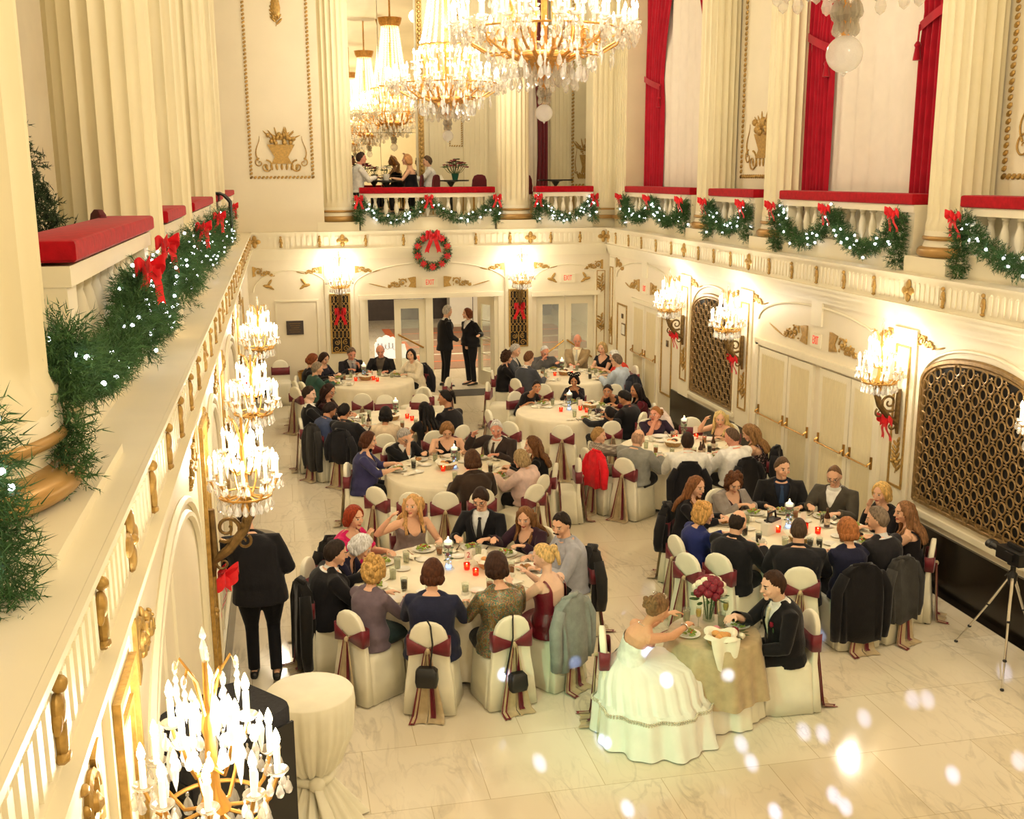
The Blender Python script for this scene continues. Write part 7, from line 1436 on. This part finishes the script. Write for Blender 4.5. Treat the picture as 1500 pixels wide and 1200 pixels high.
# ================================================================ CHRISTMAS GREENERY
def greenery(path, rad_, dens, nl, nw, seed=0, fluff=.5):
    """needle sprigs along a path, numpy: returns verts and faces"""
    rg = np.random.default_rng(seed); P = np.array(path, float); seg = np.linalg.norm(np.diff(P, axis=0), axis=1); cum = np.r_[0, np.cumsum(seg)]; L_ = cum[-1]
    ns = max(8, int(L_ * dens)); u = rg.random(ns) * L_; i = np.clip(np.searchsorted(cum, u) - 1, 0, len(seg) - 1); w_ = (u - cum[i]) / seg[i]
    c = P[i] + (P[i + 1] - P[i]) * w_[:, None]; tn = (P[i + 1] - P[i]) / seg[i][:, None]
    d = rg.normal(size=(ns, 3)); d -= tn * (d * tn).sum(1)[:, None] * .6; d /= np.linalg.norm(d, axis=1)[:, None]
    sd = d + tn * rg.normal(size=(ns, 1)) * .5; sd /= np.linalg.norm(sd, axis=1)[:, None]
    base = c + d * rad_ * .15; ln = rad_ * (.75 + fluff * rg.random(ns))
    V, F = [], []; k = 14; n = 0
    for j in range(k):
        f = (j + 1) / k; q = base + sd * (ln * f)[:, None]
        nd = sd * .75 + rg.normal(size=(ns, 3)) * .55; nd /= np.linalg.norm(nd, axis=1)[:, None]
        sw = np.cross(nd, rg.normal(size=(ns, 3))); sw /= np.linalg.norm(sw, axis=1)[:, None] + 1e-9
        l_ = nl * (.7 + .6 * rg.random(ns)); a = q - sw * nw / 2; b = q + sw * nw / 2; e = q + nd * l_[:, None]
        V.append(np.stack([a, b, e], 1).reshape(-1, 3))
    V = np.concatenate(V); F = np.arange(len(V)).reshape(-1, 3); return V, F
def np_mesh(name, V, F):
    me = bpy.data.meshes.new(name); me.vertices.add(len(V)); me.vertices.foreach_set('co', V.astype(np.float32).ravel()); n = len(F); me.loops.add(n * 3); me.loops.foreach_set('vertex_index', F.astype(np.int32).ravel()); me.polygons.add(n); me.polygons.foreach_set('loop_start', np.arange(0, n * 3, 3, dtype=np.int32)); me.polygons.foreach_set('loop_total', np.full(n, 3, np.int32)); me.update(); return me
FAIRY = shared('fairy_light', MB().ball((0, 0, 0), .0115, 8, 6), M_BULB)
def sag(p, q, d, n=14): return [tuple(Vector(p).lerp(Vector(q), i / n) + Vector((0, 0, -4 * d * (i / n) * (1 - i / n)))) for i in range(n + 1)]
def garland(name_label, pts, bows, rz, rad_=.12, dens=260, nl=.05, nw=.007, lights=26, seed=0, bs=1.0, ls=1.0, mt=None, group='fir garlands with fairy lights'):
    o = Vector(pts[0]); t = thing('fir_garland', name_label, 'garland', o, 0, group); loc = [tuple(Vector(p) - o) for p in pts]
    V, F = greenery(loc, rad_, dens, nl, nw, seed); obj('foliage', np_mesh('foliage', V, F), mt or M_NEEDLE, t, 0)
    r_ = random.Random(seed + 5)
    for k in range(lights):
        i = r_.randrange(len(loc) - 1); c = Vector(loc[i]).lerp(Vector(loc[i + 1]), r_.random()); d = Vector((r_.gauss(0, 1), r_.gauss(0, 1), r_.gauss(0, 1))).normalized() * rad_ * r_.uniform(.7, 1.05)
        link(FAIRY, t, tuple(c + d), s=ls)
    for b_ in bows: ribbon_bow(tuple(Vector(b_) - o), rz, None, bs, parent=t)
    return t
def bay(axis, a, b_, f, s, mids, label, seed, rz, drop=.5, tail=.55, zt=4.2, only=None, **kw):
    """swags between a and b_ with mids swags; f: plane in front of the balusters"""
    P = lambda u, z, o=0: (u, f, z) if axis == 'x' else (f, u, z)
    pts = [P(a, zt - tail), P(a, zt - tail * .5), P(a, zt)]; bows = [P(a, zt + .02)]
    for k in range(mids):
        u0, u1 = a + (b_ - a) * k / mids, a + (b_ - a) * (k + 1) / mids; pts += sag(P(u0, zt), P(u1, zt), drop)[1:]; bows.append(P(u1, zt + .02))
    pts += [P(b_, zt - tail * .5), P(b_, zt - tail)]
    o_ = .07 * (-s)
    if only is not None: bows = [bows[i] for i in only]
    bows = [(p[0], p[1] + o_, p[2]) if axis == 'x' else (p[0] + o_, p[1], p[2]) for p in bows]
    return garland(label, pts, bows, rz, seed=seed, **kw)
kb = dict(rad_=.115, dens=340, nl=.045, nw=.008, bs=.92, ls=1.45)
bay('x', 1.68, 4.68, BY + .06, 1, 2, 'fir garland of two swags with three red bows above the wreath', 1, 0, drop=.42, tail=.5, lights=44, **kb)
bay('x', 5.6, 6.88, BY + .06, 1, 1, 'fir garland of one swag right of the end wall column', 2, 0, drop=.42, tail=.5, lights=34, **kb)
bay('y', 19.15, 22.8, 7.34, 1, 2, 'fir garland below the far corner window', 3, -PI / 2, drop=.4, tail=.55, lights=36, **kb)
bay('y', 16.4, 18.0, 7.34, 1, 1, 'fir garland below the gold wall panel', 4, -PI / 2, drop=.4, tail=.55, lights=26, **kb)
bay('y', 11.95, 15.3, 7.34, 1, 2, 'fir garland of two swags below the wide red curtained window', 5, -PI / 2, drop=.45, tail=.6, lights=36, **kb)
bay('y', 8.4, 10.72, 7.34, 1, 1, 'fir garland right of the last column at the edge', 6, -PI / 2, drop=.45, tail=.72, lights=30, **kb)
kn = dict(nl=.038, nw=.0052, bs=.8, ls=.95)
P_ = lambda u, z: (-.80, u, z)
lush = [P_(3.95, 3.62), P_(4.0, 3.8), P_(4.22, 4.14), P_(4.3, 4.0), P_(4.65, 3.9), P_(5.1, 3.86), P_(5.6, 3.88), P_(6.0, 3.96), P_(6.35, 4.14), P_(6.4, 3.95), P_(6.45, 3.74), P_(6.5, 3.74), P_(6.55, 4.0)] + sag(P_(6.6, 4.14), P_(7.9, 4.14), .36) + [P_(7.9, 3.9), P_(7.9, 3.7)]
garland('lush fir garland with large red bow under the widest red cushion', lush, [(-.73, 6.3, 4.2), (-.78, 7.85, 4.24)], rad(40), seed=7, lights=105, rad_=.105, dens=800, **dict(kn, bs=.85))
bay('y', 9.1, 10.65, -.79, -1, 1, 'fir garland under the second red cushion of the near balcony', 8, rad(45), only=(1,), drop=.4, tail=.5, lights=34, rad_=.12, dens=420, **kn)
bay('y', 12.0, 15.2, -.79, -1, 2, 'fir garland under the third red cushion of the near balcony', 9, rad(45), only=(1,), drop=.42, tail=.5, lights=46, rad_=.12, dens=340, **kn)
bay('y', 16.4, 18.0, -.79, -1, 1, 'fir garland hanging below the black cloth', 10, rad(45), only=(1,), drop=.42, tail=.5, lights=30, rad_=.12, dens=320, **kn)
garland('fir garland end cut by the edge in front of the huge near column', [(-.86, 3.0, 4.12), (-.83, 3.02, 3.85), (-.81, 3.05, 3.6), (-.83, 3.0, 3.42)], [], 0, rad_=.115, dens=900, nl=.05, nw=.0045, lights=14, seed=11, ls=.9)
# wreath
wt = thing('christmas_wreath', 'round Christmas wreath with red poinsettias and red bow on the end wall', 'wreath', (3.21, YB - .07, 3.11)); wp = [(.335 * math.cos(a), 0, .335 * math.sin(a)) for a in [2 * PI * i / 40 for i in range(41)]]
V, F = greenery(wp, .085, 420, .035, .008, 21); obj('foliage', np_mesh('foliage', V, F), M_NEEDLE, wt, 0)
M_POIN = mat('poinsettia_red', 'd8202a', .6, var=.2, scale=40)
for k in range(10):
    a = 2 * PI * k / 10 + .3; fl = MB(); M = TM((.335 * math.cos(a), -.07, .335 * math.sin(a)), rx=PI / 2)
    for j in range(7): leaf(fl, M, 0, 0, j * .9, .085, .04, .006)
    fl.build('poinsettia', M_POIN, wt)
be = MB(); r_ = random.Random(9)
for k in range(60): a = r_.random() * 6.28; q = .335 + r_.uniform(-.08, .08); be.ball((q * math.cos(a), -.085, q * math.sin(a)), .011, 6, 4)
be.build('gold_berries', M_GOLD, wt); ribbon_bow((0, -.1, .32), 0, None, 1.5, parent=wt)
# fir tree on the near balcony
ft = thing('fir_tree', 'undecorated dark fir tree standing behind the widest red cushion', 'tree', (-1.68, 7.6, 3.55)); Vs, Fs = [], []; n = 0; r_ = random.Random(4)
for lv in range(15):
    z = .25 + 1.25 * lv / 14; R_ = .52 * (1 - lv / 15.5)
    for k in range(max(5, 14 - lv // 2)):
        a = k * 2 * PI / max(5, 14 - lv // 2) + lv; V, F = greenery([(0, 0, z), (R_ * .5 * math.cos(a), R_ * .5 * math.sin(a), z + .02), (R_ * math.cos(a), R_ * math.sin(a), z + .1)], .075, 90, .035, .008, lv * 40 + k); Vs.append(V); Fs.append(F + n); n += len(V)
obj('branches', np_mesh('branches', np.concatenate(Vs), np.concatenate(Fs)), M_NEEDLE2, ft, 0); q = MB(); q.tube([(0, 0, 0), (0, 0, 1.5)], [.04, .012], 8); q.build('trunk', M_BRONZE, ft)

# ================================================================ ODDS AND ENDS
def exit_sign(M, label, w_=.34, h=.2):
    t = thing('exit_sign', label, 'sign', (0, 0, 0)); t.matrix_world = M
    MB().box((0, 0, .01), (w_, h, .02)).build('panel', M_TRIM, t)
    o = obj('lettering', T_EXIT.copy(), mat('red_lit_letters', 'd8433a', .5, emit='ff3a2c', es=.45), t, 0, loc=(0, 0, .022)); o.scale = (w_ / .34 * .62, 1.1, 1); return t
def em(M): return M
exit_sign(on_back(3.165, 2.42), 'red EXIT lettering under the wreath'); exit_sign(on_back(6.28, 2.44), 'red EXIT lettering over the corner glazed doors')
exit_sign(on_right(13.68, 2.43), 'red EXIT lettering over the nearer curtained doors', .3); exit_sign(on_right(21.0, 2.42), 'red EXIT lettering over the far curtained doors', .3)
t = thing('wall_plaque', 'small dark bronze plaque on the end wall panel', 'plaque', (.23, BY - .01, 1.52)); MB().box((0, 0, 0), (.36, .03, .3)).build('plate', M_LOBBY, t)
q = MB()
for k in range(5): q.box((0, -.017, .09 - .045 * k), (.24 - .03 * (k % 3), .004, .012))
q.build('raised_lines', M_BRONZE, t)
for (y, z, w_, h, l) in ((22.35, 1.4, .27, .26, 'framed notice on the narrow gold panel'), (22.45, 1.68, .1, .1, 'small dark plate above the framed notice'), (19.6, 1.5, .1, .12, 'small dark plate on the gold panel by the bow')):
    t = thing('wall_sign', l, 'sign', (0, 0, 0)); t.matrix_world = on_right(y, z); MB().box((0, 0, .01), (w_, h, .02)).build('frame', M_BRONZE, t); MB().box((0, 0, .018), (w_ * .8, h * .8, .01)).build('face', M_PORC if w_ > .2 else M_LOBBY, t)
t = thing('waste_bin', 'brass rimmed round bin by the end wall', 'bin', (.42, 22.85, 0)); MB().lathe([(.17, 0), (.17, .5), (.15, .5)], 28).build('body', M_BLACKM, t); MB().lathe([(.175, .5), (.19, .52), (.19, .68), (.17, .68), (.16, .52)], 28).build('rim', M_BRASS, t)
o = MB().bx(3.3, 4.75, 22.75, 23.45, 0, .012).build('door_mat', mat('grey_mat', '4a443c', .95, var=.2, scale=60, bump=.4)); tag(o, 'dark grey mat on the marble before the open doors', 'mat')
t = thing('stone_drum', 'half round grey topped dark stone base against the wall under the sconces', 'plinth', (-.62, 13.4, 0)); MB().lathe([(.42, 0), (.42, .2)], 40, a0=-PI / 2, a1=PI / 2).build('drum', M_MARBLEB, t); MB().lathe([(.02, .2), (.43, .2), (.43, .215), (.02, .215)], 40, a0=-PI / 2, a1=PI / 2).build('top', mat('grey_stone', '8f8473', .4, var=.1), t)
# speaker, cocktail table, tripod
t = thing('speaker_cabinet', 'black loudspeaker on a tripod pole behind the front sconce', 'loudspeaker', (-.37, 4.93, 0), rad(40)); b_ = MB(); b_.rings([rrect(.25, .22, 1.2), rrect(.255, .225, 1.22), rrect(.255, .225, 2.18), rrect(.25, .22, 2.2)]); b_.build('cabinet', mat('black_carpet_covering', '1c1a1c', .95, var=.3, scale=80, bump=.4), t, 30); MB().box((0, -.232, 1.7), (.44, .014, .86)).build('grille', M_BLACKM, t)
for s_ in (1, -1): MB().box((s_ * .26, 0, 1.9), (.012, .14, .08)).build('side_handle', M_BLACKM, t)
b_ = MB(); b_.tube([(0, 0, .15), (0, 0, 1.2)], .018, 8); b_.build('pole', M_BLACKM, t)
for k in range(3): a = 2.1 * k + .5; b_ = MB(); b_.tube([(0, 0, .55), (.26 * math.cos(a), .26 * math.sin(a), .012)], .012, 6); b_.build('leg', M_BLACKM, t)
t = thing('high_cocktail_table', 'tall round cocktail table beside the loudspeaker', 'table', (.05, 7.36, 0)); MB().lathe([(.29, 1.02), (.3, 1.03), (.3, 1.045)], 40).build('tabletop', M_BRONZE, t); q = MB(); q.lathe([(.22, 0), (.22, .02), (.03, .05), (.03, 1.02)], 16); q.build('pedestal', M_BLACKM, t)
n = 150; c = MB(); R_ = []
for (rr, z, am) in ((.0004, 1.05, 0), (.31, 1.05, 0), (.318, 1.04, .001), (.322, .95, .006), (.3, .75, .012), (.2, .5, .014), (.13, .42, .012), (.12, .36, .012), (.2, .25, .02), (.3, .1, .03), (.36, .012, .04)): R_.append([((rr + am * math.sin(14 * a) + am * .5 * math.sin(31 * a)) * math.cos(a), (rr + am * math.sin(14 * a) + am * .5 * math.sin(31 * a)) * math.sin(a), z) for a in [2 * PI * j / n for j in range(n)]])
c.rings(R_[::-1], False); o = c.build('tablecloth', M_COVER, None, 60, loc=(.05, 7.36, 0)); tag(o, 'white cloth knotted at the waist of the tall cocktail table', 'tablecloth')
kt = MB(); kt.torus((0, 0, .39), .135, .035, 28, 8); kt.ball((.02, -.16, .39), (.06, .045, .06), 12, 8); kt.tube([(.02, -.17, .38), (.08, -.25, .2), (.12, -.34, .03)], [.03, .05, .08], 10, ry=[.02, .02, .02]); kt.build('knot', M_COVER, o, 180)
t = thing('camera_tripod', 'metal tripod with dark video camera cut by the right edge', 'tripod', (6.75, 8.6, 0)); t.scale = (1, 1, .74); hub = (0, 0, 1.22)
for (fx, fy) in ((-.13, -.55), (-.02, .42), (.42, -.1)):
    fx, fy = {(-.13, -.55): (-.17, .53), (-.02, .42): (-.40, -.52), (.42, -.1): (.42, .05)}[(fx, fy)]
    l_ = MB(); m1 = (fx * .42, fy * .42, .72); l_.tube([(fx * .05, fy * .05, 1.2), m1], .016, 8); l_.tube([m1, (fx * .75, fy * .75, .31)], .012, 8); l_.tube([(fx * .75, fy * .75, .31), (fx, fy, .02)], .009, 8); g_ = l_.build('leg', M_SILVER, t)
    k_ = MB()
    for q in ((fx * .42, fy * .42, .72), (fx * .75, fy * .75, .31), (fx, fy, .014)): k_.ball(q, (.02, .02, .022), 8, 6)
    k_.build('leg_lock', M_BLACKM, g_)
h_ = MB(); h_.lathe([(.03, 1.1), (.045, 1.18), (.045, 1.25), (.025, 1.28), (.025, 1.36), (.06, 1.38), (.06, 1.41)], 16); h_.tube([(0, 0, 1.33), (-.12, -.05, 1.26)], .01, 6); h_.build('head', M_BLACKM, t)
v_ = MB(); v_.box((0, 0, 1.5), (.16, .34, .17)); v_.lathe([(.05, 0), (.05, .14), (.06, .15), (.06, .2)], 18, M=TM((0, .17, 1.5), rx=-PI / 2)); v_.box((-.1, -.05, 1.52), (.02, .12, .1)); v_.box((0, 0, 1.62), (.03, .2, .05)); v_.build('video_camera', M_BLACKM, t)
c_ = MB()
def drape_pt(u, v):
    w_ = .42 * (1 - .35 * v) ; y_ = 16.75 + (u - .5) * 2 * w_ + .12 * v; t_ = v * 1.05
    if t_ < .34: return (-1.14 + t_, y_, 4.452 + .01 * math.sin(u * 9))
    return (-.79 + .09 * min(1, (t_ - .34) / .15) + .015 * math.sin(u * 11), y_, 4.452 - (t_ - .34) * .62 - .12 * abs(u - .45) * v)
c_.grid(drape_pt, 16, 22); o = c_.build('black_cloth', M_BLACK, None, 180); tag(o, 'black cloth thrown over the fourth red cushion of the near balcony', 'cloth')
sm_ = o.modifiers.new('t', 'SOLIDIFY'); sm_.thickness = .015
for i, (x, y, l) in enumerate(((.42, 13.2, 'dark scrap lying on the marble nearest the sconce side'), (.2, 13.05, 'second dark scrap on the marble beside it'), (.28, 12.1, 'third dark scrap on the marble near the coat'))): o = MB().box((0, 0, .004), (.07, .04, .008)).build('paper_scrap', M_BURG, None, 0, loc=(x, y, 0), rz=i); tag(o, l, 'scrap')
# ================================================================ CAMERA AND LIGHT
bpy.data.objects.remove(_tmp)
cam = bpy.data.objects.new('camera', bpy.data.cameras.new('camera')); C.objects.link(cam); S.camera = cam
cd = cam.data; cd.sensor_width = 36; cd.sensor_fit = 'HORIZONTAL'; cd.lens = 1579.94 / 1500 * 36; cd.clip_end = 200; cd.clip_start = .05
yw, pt, rl = 2.09176853e-01, 2.13927988e-01, -4.90706412e-03
fw = Vector((math.sin(yw), math.cos(yw), 0)); rt = Vector((math.cos(yw), -math.sin(yw), 0)); upv = Vector((0, 0, 1))
f2 = fw * math.cos(pt) - upv * math.sin(pt); u2 = upv * math.cos(pt) + fw * math.sin(pt); r2 = rt * math.cos(rl) + u2 * math.sin(rl); u3 = u2 * math.cos(rl) - rt * math.sin(rl)
cam.matrix_world = Matrix(((r2.x, u3.x, -f2.x, 0), (r2.y, u3.y, -f2.y, 0), (r2.z, u3.z, -f2.z, 4.7), (0, 0, 0, 1)))
def point(name, loc, e, col=(1, .84, .58), r=.1):
    l = bpy.data.lights.new(name, 'POINT'); l.energy = e; l.color = col; l.shadow_soft_size = r; o = bpy.data.objects.new(name, l); C.objects.link(o); o.location = loc; return o
WARM = (1, .915, .77)
for i, p in enumerate(SC): point('sconce_light', p, 112, WARM, .12)
for y in (13.41, 21.24, 6.03, -1.5): point('chandelier_light', (3.27, y, 7.4), 520, WARM, .17)
for x, y in ((3.5, 30), (5.5, 27)): point('lobby_light', (x, y, 2.8), 260, (1, .9, .75), .3)
point('balcony_light', (3.5, 25.2, 8.5), 40, WARM, .15); point('balcony_light', (7.0, 25.2, 8.5), 30, WARM, .15)
for y in (6, 13): point('near_balcony_light', (-2.8, y, 7.5), 6, WARM, .3)
# party light effects: narrow violet white beams and a green wash from the disc jockey's stand
def beam(px, e=9500, ang=1.0, src=(1.2, .4, 3.0), col=(.4, .5, 1.0), blend=1.0):
    l = bpy.data.lights.new('party_beam', 'SPOT'); l.energy = e; l.color = col; l.spot_size = rad(ang); l.spot_blend = blend; l.shadow_soft_size = .01; o = bpy.data.objects.new('party_beam', l); C.objects.link(o); o.location = src; d = Vector(px) - Vector(src); o.rotation_euler = d.to_track_quat('-Z', 'Y').to_euler(); return o
BEAMS = []
for p in ((1.87, 7.79, 0.0), (2.47, 8.05, 0.0), (3.6, 7.71, 0.0), (3.56, 7.42, 0.0), (4.21, 7.79, 0.0), (4.35, 7.72, 0.0), (4.84, 7.89, 0.0), (5.45, 8.11, 0.0), (5.58, 8.08, 0.0), (6.62, 8.41, 0.0), (5.05, 6.9, 0.0), (5.7, 6.97, 0.0), (3.98, 6.84, 0.0), (3.99, 6.68, 0.0), (3.44, 6.73, 0.0), (2.37, 7.01, 0.0), (3.18, 8.69, 0.3), (2.88, 8.07, 0.75), (1.78, 8.87, 0.3), (2.5, 9.06, 0.25), (3.63, 8.2, 0.45), (5.15, 9.32, 0.1)): beam(p)
g = bpy.data.lights.new('party_wash', 'SPOT'); g.energy = 330; g.color = (.35, 1, .62); g.spot_size = rad(38); g.spot_blend = 1; g.shadow_soft_size = .1
o = bpy.data.objects.new('party_wash', g); C.objects.link(o); o.location = (-.2, 5.5, 2.6); o.rotation_euler = (Vector((2.9, 8.3, .4)) - o.location).to_track_quat('-Z', 'Y').to_euler()
W_ = bpy.data.worlds.new('world'); S.world = W_; W_.use_nodes = True; b = W_.node_tree.nodes['Background']; b.inputs[0].default_value = (1, .92, .78, 1); b.inputs[1].default_value = .25
S.view_settings.view_transform = 'Standard'; S.view_settings.look = 'None'; S.view_settings.exposure = -.06; S.view_settings.gamma = 1; S.view_settings.use_curve_mapping = False
cy = S.cycles; cy.use_denoising = True; cy.max_bounces = 8; cy.diffuse_bounces = 3; cy.glossy_bounces = 4; cy.transmission_bounces = 6; cy.transparent_max_bounces = 16; cy.caustics_reflective = False; cy.caustics_refractive = False; cy.sample_clamp_indirect = 6; cy.use_adaptive_sampling = True; cy.adaptive_threshold = .03; cy.use_light_tree = True
g = bpy.data.lights.new('party_wash', 'SPOT'); g.energy = 30; g.color = (.3, 1, .55); g.spot_size = rad(30); g.spot_blend = 1; g.shadow_soft_size = .1
o = bpy.data.objects.new('party_wash', g); C.objects.link(o); o.location = (-.1, 4.6, 2.4); o.rotation_euler = (Vector((-.62, 3.2, 3.35)) - o.location).to_track_quat('-Z', 'Y').to_euler()
